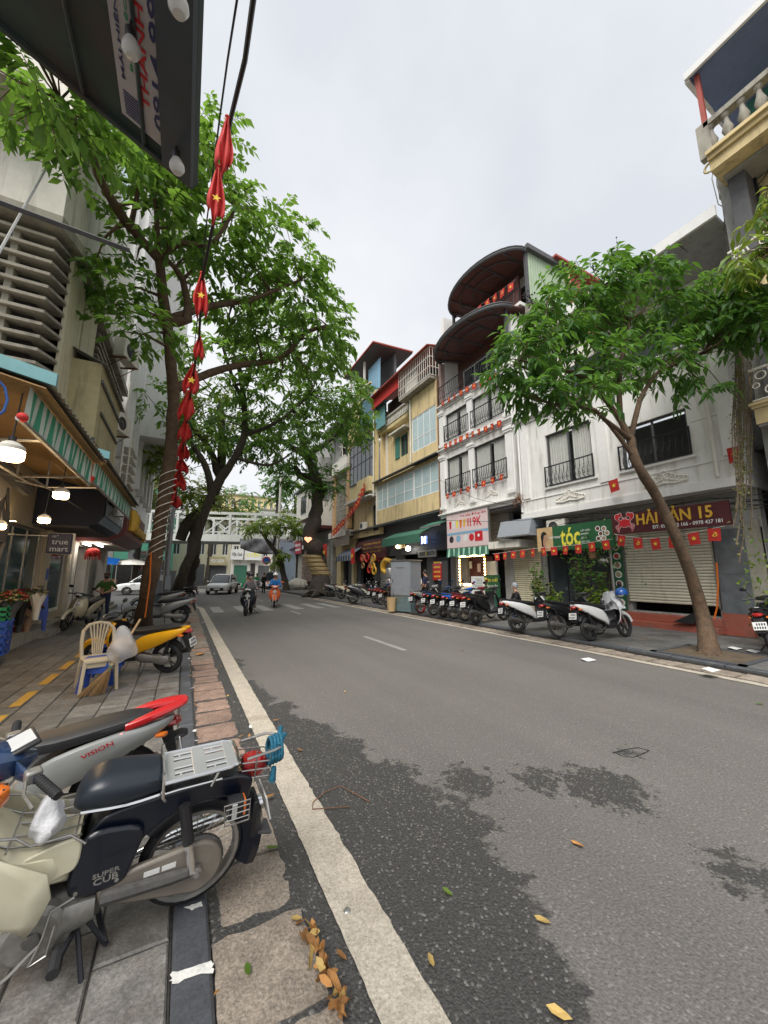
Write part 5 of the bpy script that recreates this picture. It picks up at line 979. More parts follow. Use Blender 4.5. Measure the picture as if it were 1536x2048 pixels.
# hanging lamps, lit
lamps = [((20, 908), 5.2, .115), ((122, 990), 7.6, .10), ((88, 1040), 8.6, .085), ((-2, 1052), 8.2, .085)]
for i, ((px, py), Yl, r) in enumerate(lamps):
    c = atY(px, py, Yl); lb = ('largest glowing bulb lamp, hung under the near striped awning', 'glowing bulb lamp in front of the navy box sign', 'glowing bulb lamp hung before the rolled blind', 'glowing bulb lamp cut by the picture edge over the flowers')[i]
    t = thing('hanging_lamp', lb, 'lamp', c, 0, 'lit lamps under the awnings')
    MB().lathe([(0, -.62 * r), (.8 * r, -.6 * r), (1.0 * r, -.4 * r), (1.02 * r, .35 * r)], n=16).build('glowing_shade', m_lamp, t); MB().lathe([(1.02 * r, .35 * r), (1.0 * r, .7 * r), (.55 * r, 1.1 * r), (.3 * r, 1.2 * r)], n=16).build('cap', m_ivory, t); MB().lathe([(.3 * r, 1.2 * r), (.28 * r, 1.7 * r), (0, 1.75 * r)], n=10).tube([(0, 0, 1.7 * r), (.02, 0, 6 * r)], .008, 5).build('holder', m_black, t)
    ld = bpy.data.lights.new('lamp_light', 'POINT'); ld.energy = 5; ld.color = (1, .68, .36); ld.shadow_soft_size = r; lo = bpy.data.objects.new('lamp_light', ld); COL.objects.link(lo); lo.parent = t; lo.location = (0, 0, -1.3 * r)
dl = thing('ceiling_lamp', 'two small round glowing lights set in the shop ceiling', 'lamp', (0, 0, 0)); b = MB()
for px, py in ((9, 1037), (24, 1042)): c = atX(px, py, SX + .1); b.lathe([(0, 0), (.07, 0)], c, 'z', 10)
b.build('glowing_disc', m_lamp, dl, smooth=0); bx(dl, 'panel', m_ivory, SX - .1, 7.6, 2.92, SX + .4, 9.2, 2.96)
# things on the flower shop step
def bouquet(px, py, z, rad, h, cols, label, wrap, n=46, sd=1):
    p = atZ(px, py, z); t = thing('bouquet', label, 'bouquet', p, 0, 'bouquets in front of the flower shop'); r = random.Random(sd)
    b = MB(); k = 12; b.loft([[(rr * math.cos(2 * math.pi * j / k) * (1 + .12 * math.sin(j * 2.3)), rr * math.sin(2 * math.pi * j / k), zz + (.05 * math.sin(j * 3) if zz > .1 else 0)) for j in range(k)] for rr, zz in ((.05, 0), (rad * .4, h * .4), (rad * .85, h * .76))], cap=False); b.build('wrapping', wrap, t, smooth=60, fix=False)
    f = MB(); g = MB()
    for i in range(n):
        a = r.uniform(0, 6.28); q = rad * r.random() ** .5; zz = h * .78 + .75 * rad * (1 - (q / rad) ** 2) + r.uniform(-.02, .05); s = rad * r.uniform(.17, .3)
        x, y = q * math.cos(a), q * math.sin(a); m = r.randrange(len(cols))
        for e in range(5): an = e * 1.257 + a; f.add([(x, y, zz - s * .3), (x + s * math.cos(an - .5), y + s * math.sin(an - .5), zz + s * .2), (x + 1.1 * s * math.cos(an), y + 1.1 * s * math.sin(an), zz + s * .35), (x + s * math.cos(an + .5), y + s * math.sin(an + .5), zz + s * .2)], [(0, 1, 2, 3)], m)
        f.ball((x, y, zz + .05 * s), s * .4, 5, 4, m)
        for e in range(2): an = r.uniform(0, 6.28); g.add([(x, y, zz - .05), (x + s * 1.6 * math.cos(an), y + s * 1.6 * math.sin(an), zz + r.uniform(-.05, .08)), (x + s * math.cos(an + .6), y + s * math.sin(an + .6), zz - .02)], [(0, 1, 2)])
    f.build('flower_heads', cols, t, smooth=0, fix=False)['kind'] = 'stuff'; g.build('leaves', m_leafB, t, smooth=0, fix=False)['kind'] = 'stuff'
    return t
bouquet(16, 1252, .6, .22, .62, [m_redf, m_pinkf, m_whitef], 'red and orange bouquet standing on the green crates', m_dgrey, 70, 1)
bouquet(38, 1250, .45, .18, .85, [m_purf, m_redf], 'dark plum bouquet in black paper behind the red one', m_black, 40, 2)
bouquet(52, 1264, .25, .23, .7, [m_pinkf, m_pinkf, m_redf], 'coral bouquet in brown paper above the stool stack', m_kraft, 60, 3)
bouquet(70, 1240, .6, .17, .72, [m_purf, m_whitef], 'mauve and white bouquet in cream paper by the door', m_ivory, 40, 4)
bouquet(36, 1266, .25, .15, .45, [m_whitef, m_whitef, m_yelp], 'small cream and yellow bouquet low on the step', m_dgrey, 30, 5)
bk = thing('bucket', 'red plastic bucket with white rim on the shop step', 'bucket', atZ(38, 1268, .2)); MB().lathe([(0, .005), (.1, .005), (.14, .2)], n=18).build('body', m_red, bk); MB().torus((0, 0, .2), .142, .012, 'z', 18, 6).build('rim', m_whitep, bk)
pp = thing('paper_posy', 'peach paper wrapped posy standing behind the red bucket', 'bouquet', atZ(40, 1258, .2)); MB().lathe([(.04, .0), (.05, .25), (.17, .42), (.13, .5), (.03, .45)], n=9).build('wrapping', m_pinkf, pp, smooth=0)
# stools: stacks
st_ = MB(); st_.box(-.15, -.15, .40, .15, .15, .425)
for x in (-1, 1):
    for y in (-1, 1): st_.prism([(x * .13, y * .13, .40), (x * .085, y * .13, .40), (x * .13, y * .17, 0), (x * .19, y * .17, 0)], (0, -y * .02, 0)); 
for s in (-1, 1): st_.prism([(-.15, s * .135, .40), (.15, s * .135, .40), (.16, s * .15, .28), (-.16, s * .15, .28)], (0, s * .012, 0)); st_.prism([(s * .135, -.15, .40), (s * .135, .15, .40), (s * .15, .16, .28), (s * .15, -.16, .28)], (s * .012, 0, 0))
stm = st_.mesh('stool', m_bplas, 0)
p = atZ(72, 1262, .2)
for i in range(7):
    o = obj('stool', stm, None, (p.x - .02, p.y, .2 + i * .075), (0, 0, .3 + rng.uniform(-.04, .04))); tag(o, ('lowest', 'second lowest', 'third lowest', 'middle', 'third highest', 'second highest', 'topmost')[i] + ' blue plastic stool of the stack on the shop step' if i != 3 else 'middle blue plastic stool of the seven stacked on the shop step', 'stool', 'stacked blue stools on the shop step')
gc = thing('crate', 'green plastic crate holding flowers at the picture edge', 'crate', atZ(8, 1296, .2) + Vector((-.22, 0, 0))); b = MB().box(-.25, -.18, 0, .25, .18, .02)
for z in range(4): b.box(-.25, -.18, .06 + z * .1, .25, -.16, .12 + z * .1).box(-.25, .16, .06 + z * .1, .25, .18, .12 + z * .1).box(-.25, -.16, .06 + z * .1, -.23, .16, .12 + z * .1).box(.23, -.16, .06 + z * .1, .25, .16, .12 + z * .1)
for x in (-.25, .23):
    for y in (-.18, .16): b.box(x, y, .02, x + .02, y + .02, .46)
b.build('frame', m_gl, gc, smooth=0, fix=False); gc.location.z = .55
bc = dup(gc, atZ(6, 1308, .2) + Vector((-.24, 0, 0)), (0, 0, .1), 'blue plastic crate under the green one at the picture edge', swap={'green_lettering': m_bplas}); bc.location.z = .2; bc.scale = (1.1, 1.1, 1.3)
# ---------------------------------------------------------------- canopy overhead with bulbs, beside the camera
KC = 1.75; C0 = atZ(388, 368, EYE + 1.02 * KC); Cf = atY(0, 42, C0.y); ex = (Cf - C0); ey_ = Vector((0, -1.9 * KC, 0))
cp = thing('canopy', 'dark green metal canopy overhead with a printed phone number panel', 'canopy', (0, 0, 0))
m_can = mat('dark_green_sheet', (.032, .05, .044), .6, var=.2, scale=9, stain=(.06, .04, .035), stain_amt=.5, sscale=4)
m_beam = mat('dark_blue_grey_beam', (.05, .06, .075), .55, var=.15, stain=(.05, .035, .03), stain_amt=.3)
nz = ex.cross(ey_).normalized(); nz = nz if nz.z > 0 else -nz; exn = ex.normalized()
def onc(px, py, off=0):
    r = ray(px, py); o = Vector((0, 0, EYE)); n = nz; t = (C0 + nz * off - o).dot(n) / r.dot(n); return o + r * t
MB().prism([C0, C0 + ex * 1.6, C0 + ex * 1.6 + ey_, C0 + ey_], nz * .03).build('sheet', m_can, cp, smooth=0)
bw = .075 * KC
MB().prism([C0 - nz * .03, C0 + exn * bw - nz * .03, C0 + exn * bw + ey_ - nz * .03, C0 + ey_ - nz * .03], nz * .028).build('edge_beam', m_beam, cp, smooth=0); MB().prism([C0 - nz * .02 + exn * .002, C0 + ex * 1.6 - nz * .02, C0 + ex * 1.6 + Vector((0, .02, 0)) - nz * .02, C0 + Vector((0, .02, 0)) - nz * .02], nz * .06).build('end_trim', m_can, cp, smooth=0)
b = MB()
for k in (.28, .6): b.tube([C0 + ex * k - nz * .012, C0 + ex * k + ey_ - nz * .012], .008, 5)
b.build('seam', m_can, cp)
q = [onc(332, 312, -.006), onc(245, 222, -.006), onc(203, 0, -.006), onc(296, 0, -.006)]
# the printed panel: a parallelogram of sheet, text runs towards -Y
pa = onc(243, 218, -.005); pb = onc(338, 312, -.005); wv = (pb - pa); ax_x = Vector((0, -1, 0)); u_ = -exn
Lp = .42 * KC; ysh = (pa.y + pb.y) / 2; A0 = C0 + exn * (pa - C0).dot(exn) - nz * .005; B0 = C0 + exn * (pb - C0).dot(exn) - nz * .005; A0.y = B0.y = ysh
m_pan = mat('pale_printed_panel', (.50, .46, .47), .6, var=.06, stain=(.3, .27, .27), stain_amt=.3)
MB().prism([A0, B0, B0 + ax_x * Lp, A0 + ax_x * Lp], nz * .004).build('printed_panel', m_pan, cp, smooth=0)
dn = -nz; ph = (A0 - B0).length; up = (A0 - B0).normalized()
for s, m, f, w, h, x0 in (('MÁI HIÊN DI ĐỘNG', m_nl, .86, .29, .10, .23), ('BẠT KÉO - MÁI XẾP', m_gl, .68, .27, .09, .25), ('THÀNH VINH', m_rl, .46, .33, .19, .225), ('0914.995.33', m_nl, .18, .37, .21, .22)):
    c = B0 + up * (ph * f) + ax_x * x0 * KC + dn * .002; text(s, m, cp, c, (ax_x, up), w=w * KC, h=ph * h, bold=.015, ext=.001)
b = MB(); [b.prism([A0 + ax_x * ((.01 + i * .006) * KC) - up * .02 + dn * .002, A0 + ax_x * ((.013 + i * .006) * KC) - up * .02 + dn * .002, A0 + ax_x * ((.013 + i * .006) * KC) - up * .1 + dn * .002, A0 + ax_x * ((.01 + i * .006) * KC) - up * .1 + dn * .002], dn * .001) for i in range(9)]; b.build('line_print', m_nl, cp, smooth=0)
for i, ((px, py), r) in enumerate((((357, 12), .03), ((263, 98), .03), ((354, 334), .03))):
    base = onc(px, py, -.1); t = thing('light_bulb', ('unlit white bulb at the top edge of the picture', 'unlit white bulb hanging over the printed panel', 'unlit white bulb at the canopy corner beside the red flags')[i], 'light bulb', base, 0, 'unlit bulbs under the canopy', rot=(R(12), R(-8), 0))
    MB().lathe([(0, -r), (r * .6, -r * .82), (r * .97, -r * .25), (r * .95, r * .25), (r * .7, r * .8), (r * .48, r * 1.15)], n=20).build('globe', m_bulb, t); MB().lathe([(r * .5, r * 1.1), (r * .55, r * 1.4), (r * .5, r * 2.1), (r * .2, r * 2.3)], n=14).build('socket', m_black, t); MB().tube([(0, 0, r * 2.2), (.005, .01, .1)], .004, 6).build('cord', m_black, t)
MBp = thing('awning_rod', 'dark metal rod jutting out in front of the concrete louvres', 'rod', (0, 0, 0)); a = atY(-60, 383, 5.0); c = atY(259, 501, 5.3); MB().tube([a, c], .035, 4).build('bar', m_dgrey, MBp, smooth=0)
wr = thing('stay_wire', 'thin grey stay rod slanting across the louvred house', 'rod', (0, 0, 0)); MB().tube([atY(90, 340, 6.5), atY(-10, 520, 5.5)], .016, 5).build('bar', m_steel, wr)
hw = thing('blue_cable', 'loose blue cable looped in front of the near awning', 'cable', (0, 0, 0)); MB().tube([atY(-8, 755, 5), atY(10, 775, 5), atY(15, 800, 5), atY(8, 822, 5), atY(-10, 835, 5)], .012, 6).build('cable', m_bluep, hw)
# ---------------------------------------------------------------- far end: railway bridge and the houses behind it
Br = thing('railway_bridge', 'white painted steel truss railway bridge crossing over the street', 'bridge', (0, 0, 0))
A_ = Vector((-26, 52.0, 0)); Bv = Vector((24, 37.4, 0)); dv = (Bv - A_).normalized(); nv = Vector((-dv.y, dv.x, 0)); Lb = (Bv - A_).length; zb0, zb1 = 5.45, 7.95
for k, off in enumerate((0, 4.2)):
    o = A_ + nv * off; f = lambda s, z, w=0: o + dv * s + Vector((0, 0, z)) + nv * w
    MB().prism([f(0, zb1), f(Lb, zb1), f(Lb, zb1, .25), f(0, zb1, .25)], (0, 0, .28)).build('top_chord', m_bridge, Br, smooth=0); MB().prism([f(0, zb0 - .4), f(Lb, zb0 - .4), f(Lb, zb0 - .4, .25), f(0, zb0 - .4, .25)], (0, 0, .75)).build('bottom_chord', m_bridge, Br, smooth=0)
    MB().prism([f(0, zb0 + .55, .1), f(Lb, zb0 + .55, .1), f(Lb, zb0 + .55, .14), f(0, zb0 + .55, .14)], (0, 0, .12)).build('rail', m_bridge, Br, smooth=0)
    n = int(Lb / 2.6); up_ = MB().box(-.11, -.02, zb0 + .352, .11, .24, zb1 - .002).mesh('upright', m_bridge, 0); w = Lb / n
    dg1 = MB().prism([(0, .06, zb0 + .4), (.2, .06, zb0 + .4), (w, .06, zb1 - .05), (w - .2, .06, zb1 - .05)], (0, .1, 0)).mesh('diagonal', m_bridge, 0); dg2 = MB().prism([(w, .165, zb0 + .4), (w - .2, .165, zb0 + .4), (0, .165, zb1 - .05), (.2, .165, zb1 - .05)], (0, .06, 0)).mesh('diagonal', m_bridge, 0)
    ang = math.atan2(dv.y, dv.x)
    for i in range(n):
        q = o + dv * (w * i); obj('upright', up_, Br, q, (0, 0, ang))
        if k == 0 or i % 2: obj('diagonal', dg1, Br, q, (0, 0, ang)); obj('diagonal', dg2, Br, q, (0, 0, ang))
o = A_; f = lambda s, z, w=0: o + dv * s + Vector((0, 0, z)) + nv * w
MB().prism([f(0, zb0 - .1, .3), f(Lb, zb0 - .1, .3), f(Lb, zb0 - .1, 4.1), f(0, zb0 - .1, 4.1)], (0, 0, .3)).build('deck', m_dgrey, Br, smooth=0)
for s in (24, 40, 44): q = f(s, 0, 2); MB().box(q.x - .3, q.y - .3, 0, q.x + .3, q.y + .3, zb0 - .1).build('pier', m_cabgrey if s > 30 else m_dgrey, Br, smooth=0)
bl_ = thing('blue_pier', 'pale blue grey bridge abutment column behind the small tree', 'pillar', (0, 0, 0)); q = atY(585, 1120, 40); bx(bl_, 'shaft', mat('pale_blue_paint', (.3, .38, .47), .7), q.x - 1.2, 41, 0, q.x + .6, 42.2, 5)
tp = thing('grey_tarpaulin', 'grey tarpaulin sagging from the underside of the bridge', 'tarpaulin', (0, 0, 0)); b = MB(); rows_ = []
for j in range(7):
    row = []
    for i in range(13): u, v = i / 12, j / 6; p = atY(480 + 125 * u, 1077 + (8 + 24 * math.sin(math.pi * (.15 + .8 * u))) * v, 41.5 - .5 * v); row.append(p + Vector((0, .25 * math.sin(i * 1.7 + j), 0)))
    rows_.append(row)
b.loft(rows_, cap=False, closed=False); b.build('sheet', mat('grey_tarp', (.12, .12, .13), .8, var=.2), tp, smooth=60, fix=False).modifiers.new('Solidify', 'SOLIDIFY').thickness = .01
def house(name, label, m, x0, x1, y, h, floors, cols, wm_=None, z0=0, d=8, top=True, gf=True, group=None):
    t = thing(name, label, 'house', (0, 0, 0), group=group); fh = (h - (3.6 if gf else 0)) / max(1, floors); holes = []
    for i in range(cols):
        for j in range(floors): w = (x1 - x0) / cols; holes.append((x0 + w * (i + .25), x0 + w * (i + .75), (3.6 if gf else 0) + z0 + j * fh + fh * .25, (3.6 if gf else 0) + z0 + j * fh + fh * .8))
    xs = sorted({x0, x1, *[a[0] for a in holes], *[a[1] for a in holes]}); zs = sorted({z0 + .0, z0 + h, *[a[2] for a in holes], *[a[3] for a in holes]}); b = MB()
    for i in range(len(xs) - 1):
        for j in range(len(zs) - 1):
            cx, cz = (xs[i] + xs[i + 1]) / 2, (zs[j] + zs[j + 1]) / 2
            if not any(a[0] < cx < a[1] and a[2] < cz < a[3] for a in holes): b.box(xs[i], y, zs[j], xs[i + 1], y + .3, zs[j + 1])
    b.build('wall', m, t, smooth=0, fix=False); bx(t, 'body', m, x0, y + .5, z0, x1, y + d, z0 + h - .05)
    wme = {}
    for a in holes:
        k = (round(a[1] - a[0], 2), round(a[3] - a[2], 2))
        if k not in wme:
            q = MB(); q.box(0, 0, 0, k[0], .06, .07).box(0, 0, k[1] - .07, k[0], .06, k[1]).box(0, 0, .07, .07, .06, k[1] - .07).box(k[0] - .07, 0, .07, k[0], .06, k[1] - .07).box(k[0] / 2 - .04, .004, .07, k[0] / 2 + .04, .056, k[1] - .07); wme[k] = (q.mesh('window', wm_ or m_white2, 0), MB().box(.03, .025, .03, k[0] - .03, .04, k[1] - .03).mesh('pane', m_glass, 0))
        w = obj('window', wme[k][0], t, (a[0], y + .12, a[2])); obj('pane', wme[k][1], w)
    if top: MB().box(x0 - .1, y - .25, z0 + h, x1 + .1, y + d, z0 + h + .25).build('roof_slab', m_conc, t, smooth=0)
    return t
def lx(px, Y): return atY(px, 1100, Y).x
Yf = 60
h1 = house('corner_house', 'pale yellow corner house with shop boards seen under the bridge', m_cream, lx(340, Yf), lx(462, Yf), Yf, 9.5, 2, 5)
h2 = house('cream_shop_house', 'cream shop house with two white name boards under the bridge', m_ivory, lx(462, Yf) + .05, lx(560, Yf), Yf, 9, 2, 5)
bx(h1, 'shop_opening', m_dgrey, lx(385, Yf), Yf - .05, 0, lx(412, Yf), Yf - .01, 3); bx(h1, 'shop_opening', m_dgrey, lx(418, Yf), Yf - .05, 0, lx(455, Yf), Yf - .01, 2.8); bx(h2, 'shop_opening', m_sgreen, lx(470, Yf), Yf - .05, .3, lx(496, Yf), Yf - .01, 2.9); bx(h2, 'shop_opening', m_dark, lx(503, Yf), Yf - .05, 0, lx(512, Yf), Yf - .01, 3.2); bx(h2, 'shop_opening', m_dgrey, lx(518, Yf), Yf - .05, 0, lx(540, Yf), Yf - .01, 2.9)
for nm, px0, px1, py0, py1, m, s, mt_ in (('shop_board', 418, 452, 1114, 1130, m_olive, 'FRESH GARDEN', m_wl), ('shop_board', 461, 487, 1099, 1119, m_plate, 'Hộp Quà', m_ink), ('shop_board', 489, 524, 1099, 1120, m_plate, 'UYÊN', m_yl)):
    a = atY(px0, py1, Yf - .6); c = atY(px1, py0, Yf - .6); t = thing(nm, {'FRESH GARDEN': 'olive green shop board with white capitals below the bridge', 'Hộp Quà': 'white shop board with dark script lettering under the bridge', 'UYÊN': 'white shop board with pale yellow lettering under the bridge'}[s], 'sign', (0, 0, 0)); bx(t, 'board', m, a.x, Yf - .6, a.z, c.x, Yf - .4, c.z); text(s, mt_, t, ((a.x + c.x) / 2, Yf - .604, (a.z + c.z) / 2), AXC, w=(c.x - a.x) * .8, h=(c.z - a.z) * .42, bold=.02, ext=.01)
h3 = house('upper_house', 'long pale yellow house rising above the bridge', m_yellow2, lx(440, 78), lx(545, 78), 78, 17, 4, 8); h4 = house('white_colonnade_house', 'white house with rows of arched openings above the bridge', m_white2, lx(515, 72), lx(600, 72), 72, 13.5, 4, 7)
h5 = house('grey_far_house', 'plain grey house closing the far end of the street', m_grey, lx(600, 66), lx(700, 66), 66, 11, 3, 6)
# green hoarding house on the left beyond the side street
Yg = 54
gh = house('green_house', 'house with bright green upper boards and a white rooftop sign across the side street', m_bgreen, lx(228, Yg), lx(345, Yg), Yg, 13.5, 3, 4, m_dgrey); bx(gh, 'green_boards', m_bgreen, lx(255, Yg), Yg - 1.0, 10.2, lx(330, Yg), Yg - .9, 12.0); bx(gh, 'rail', m_ivory, lx(250, Yg), Yg - 1.05, 7.9, lx(330, Yg), Yg - 1.0, 8.1); bx(gh, 'rail', m_ivory, lx(250, Yg), Yg - 1.05, 8.9, lx(330, Yg), Yg - 1.0, 9.1)
MB().prism([(lx(235, Yg), Yg - 1.6, 13.6), (lx(300, Yg), Yg - 1.6, 14.6), (lx(300, Yg), Yg + 4, 14.6), (lx(235, Yg), Yg + 4, 13.6)], (0, 0, .12)).build('tin_roof', m_bgreen, gh, smooth=0); bx(gh, 'rooftop_board', m_plate, lx(283, Yg), Yg - 1.2, 13.7, lx(325, Yg), Yg - 1.1, 16.0); bx(gh, 'dark_balcony', m_dark, lx(285, Yg), Yg - .2, 12.2, lx(315, Yg), Yg - .1, 13.4)
ns = thing('restaurant_sign', 'white restaurant sign with green and purple lettering over a striped canopy', 'sign', (0, 0, 0)); a = atY(255, 1119, 50); c = atY(312, 1102, 50); bx(ns, 'board', m_plate, a.x, 50, a.z, c.x, 50.15, c.z); m_vio = mat('violet_lettering', (.18, .05, .4), .5)
text('NGỌC HÀ', m_gl, ns, (a.x + (c.x - a.x) * .62, 49.99, a.z + (c.z - a.z) * .38), AXC, w=(c.x - a.x) * .68, h=(c.z - a.z) * .5, bold=.03, ext=.01); text('NHÀ HÀNG', m_rl, ns, (a.x + (c.x - a.x) * .45, 49.99, a.z + (c.z - a.z) * .8), AXC, w=(c.x - a.x) * .35, h=(c.z - a.z) * .2, bold=.02, ext=.01); MB().lathe([(0, 0), (.3, 0)], (a.x + .7, 49.99, (a.z + c.z) / 2), 'y', 5).build('emblem', m_vio, ns, smooth=0)
b = MB(); n = 16; x0, x1 = a.x + .6, c.x + .5
for i in range(n): xa, xb = x0 + (x1 - x0) * i / n, x0 + (x1 - x0) * (i + 1) / n; b.quad((xa, 49.2, a.z - .75), (xb, 49.2, a.z - .75), (xb, 50, a.z - .1), (xa, 50, a.z - .1), i % 2); b.quad((xa, 49.2, a.z - 1.05), (xb, 49.2, a.z - 1.05), (xb, 49.2, a.z - .75), (xa, 49.2, a.z - .75), i % 2)
ca = thing('red_striped_canopy', 'red and white striped canopy below the restaurant sign', 'awning', (0, 0, 0)); b.build('cloth', [m_redcloth, m_whitec], ca, smooth=0)
um = thing('parasol', 'large cream parasol open beside the white car across the side street', 'parasol', atY(262, 1160, 48)); um.location.z = 0; MB().lathe([(2.0, 2.55), (1.2, 2.95), (.1, 3.2), (0, 3.22)], n=8).build('canopy', m_ivory, um, smooth=0); MB().tube([(0, 0, 0), (0, 0, 3.2)], .04, 6).build('pole', m_steel, um)
bt = thing('blue_tarpaulin', 'sagging blue tarpaulin roof over a street stall', 'tarpaulin', (0, 0, 0)); a = atY(205, 1128, 46); c = atY(238, 1118, 46); MB().prism([(a.x, 45, a.z), (c.x, 45, a.z - .1), (c.x, 47, c.z), (a.x, 47, c.z + .2)], (0, 0, .04)).build('sheet', m_bluep, bt, smooth=0)
b = MB(); [b.tube([(x, 45.1, 0), (x, 45.1, a.z)], .04, 5) for x in (a.x, c.x)]; b.build('pole', m_steel, bt); bx(bt, 'counter', m_rust, a.x, 46, 0, c.x, 46.6, 1.1)
bk2 = house('side_street_house', 'grey shop house with dark open ground floor across the side street', m_grey, lx(120, Yg), lx(227, Yg), Yg, 8, 1, 5); bx(bk2, 'shop_opening', m_dark, lx(150, Yg), Yg - .05, 0, lx(225, Yg), Yg - .01, 3.2); bx(gh, 'shop_opening', m_dark, lx(230, Yg), Yg - .05, 0, lx(340, Yg), Yg - .01, 3.3)
# ---------------------------------------------------------------- street cabinets and poles
def cabinet(loc, rz, label, w=.95, d=.55, h=1.85):
    t = thing('utility_cabinet', label, 'utility cabinet', loc, rz); z = h * .3
    MB().box(-w / 2, -d / 2, 0, w / 2, d / 2, z).build('plinth', m_cabd, t, smooth=0, bevel=.01); MB().box(-w / 2 - .01, -d / 2 - .01, z + .003, w / 2 + .01, d / 2 + .01, h).build('body', m_cabgrey, t, smooth=0, bevel=.012); MB().box(-w / 2 - .05, -d / 2 - .05, h + .002, w / 2 + .05, d / 2 + .05, h + .05).build('lid', m_steel, t, smooth=0)
    MB().box(-w / 2 + .03, -d / 2 - .025, z + .04, w / 2 - .03, -d / 2 - .012, h - .04).build('door', m_cabgrey, t, smooth=0, bevel=.006); MB().box(-w / 2 + .1, -d / 2 - .04, z + .55, -w / 2 + .13, -d / 2 - .026, z + .68).build('handle', m_dgrey, t, smooth=0); MB().box(-.2, -d / 2 - .029, h - .3, .2, -d / 2 - .0255, h - .27).build('vent', m_dgrey, t, smooth=0); return t
q = atZ(810, 1222, .1); cabinet((q.x + .15, q.y + .15, .09), R(-68), 'tall grey steel utility cabinet on a stained plinth across the road', 1.0, .75, 2.05)
q = atZ(325, 1208, .02); cb = cabinet((q.x - .05, q.y + .2, .01), R(-5), 'grey utility cabinet between the leaning trunks at the kerb', 1.05, .6, 1.75); bx(cb, 'notice', m_plate, -.15, -.336, 1.25, .1, -.3305, 1.55)
pl_ = thing('utility_pole', 'slim grey steel pole with a cross arm standing by the kerb cabinet', 'pole', (0, 0, 0)); q = atZ(331, 1218, .02); tp_ = atY(350, 985, q.y); MB().tube([q, atY(338, 1110, q.y), tp_], .085, 12).build('shaft', m_cabgrey, pl_); c = atY(349, 1018, q.y); MB().box(c.x - .35, c.y - .05, c.z - .03, c.x + .45, c.y + .05, c.z + .03).build('cross_arm', m_steel, pl_, smooth=0); bx(pl_, 'meter_box', m_cabgrey, q.x - .12, q.y - .2, .9, q.x + .12, q.y - .09, 1.5)
pl2 = thing('thin_pole', 'thin galvanised pole leaning beside the slim grey one', 'pole', (0, 0, 0)); a = atY(326, 1190, q.y + .1); MB().tube([(a.x, a.y, 0), atY(350, 890, q.y + .1)], .05, 8).build('shaft', m_steel, pl2)
fl_ = thing('flood_lamp', 'white street flood lamp on the rough trunk', 'lamp', (0, 0, 0)); c = atY(625, 984, 25.8); MB().prism([c + Vector((-.35, -.2, 0)), c + Vector((.3, -.2, .1)), c + Vector((.3, .2, .1)), c + Vector((-.35, .2, 0))], (0, 0, .1)).build('head', m_plate, fl_, smooth=0); MB().tube([c + Vector((.2, 0, .05)), c + Vector((.8, .2, -.3))], .04, 5).build('arm', m_steel, fl_)
rn = thing('road_sign', 'round blue and red no parking sign at the junction', 'road sign', (0, 0, 0)); c = atY(533, 1121, 40); MB().lathe([(0, 0), (.42, 0)], c, 'y', 18).build('disc', m_red, rn, smooth=0); MB().lathe([(0, -.01), (.3, -.01)], c, 'y', 18).build('inner_disc', m_bluep, rn, smooth=0); MB().tube([(c.x, c.y + .05, 0), (c.x, c.y + .05, c.z + .4)], .04, 6).build('pole', m_steel, rn)
up2 = thing('concrete_pole', 'tall pale concrete lamp post rising in front of the bridge', 'pole', (0, 0, 0)); a = atY(553, 1150, 38); MB().tube([(a.x, 38, 0), (a.x, 38, 14.5)], [.16, .1], 8).build('shaft', m_ivory, up2); MB().tube([(a.x, 38, 14), (a.x - 1.2, 38, 14.8)], .05, 5).build('arm', m_steel, up2)
# ---------------------------------------------------------------- trees
def leaf_arrays(P, D, L, wd, rg, droop=.35):
    """5-point folded leaves: base P, direction D, length L"""
    n = len(P); D = D / np.linalg.norm(D, axis=1, keepdims=True)
    up = np.tile((0, 0, 1.), (n, 1)) + rg.normal(0, .35, (n, 3)); Sd = np.cross(D, up); Sd /= np.linalg.norm(Sd, axis=1, keepdims=True) + 1e-9; Nn = np.cross(Sd, D)
    Ln = L[:, None]; mid = P + D * Ln * .52 - Nn * Ln * .05; tip = P + D * Ln + np.array((0, 0, -1.)) * Ln * droop * .5; w = Ln * wd
    l_ = P + D * Ln * .48 + Sd * w + Nn * Ln * .05; r_ = P + D * Ln * .48 - Sd * w + Nn * Ln * .05
    V = np.stack([P, mid, tip, l_, r_], 1).reshape(-1, 3); b = (np.arange(n) * 5)[:, None]
    F = np.stack([b + (0, 4, 1), b + (4, 2, 1), b + (0, 1, 3), b + (1, 2, 3)], 1).reshape(-1, 3); return V, F
def np_mesh(name, V, F, m):
    me = bpy.data.meshes.new(name); me.vertices.add(len(V)); me.vertices.foreach_set('co', np.ascontiguousarray(V, np.float32).ravel()); k = F.shape[1]
    me.loops.add(len(F) * k); me.loops.foreach_set('vertex_index', F.astype(np.int32).ravel()); me.polygons.add(len(F)); me.polygons.foreach_set('loop_start', np.arange(0, len(F) * k, k, dtype=np.int32)); me.polygons.foreach_set('loop_total', np.full(len(F), k, np.int32))
    me.update(calc_edges=True); me.materials.append(m); return me
LEAFM = {}
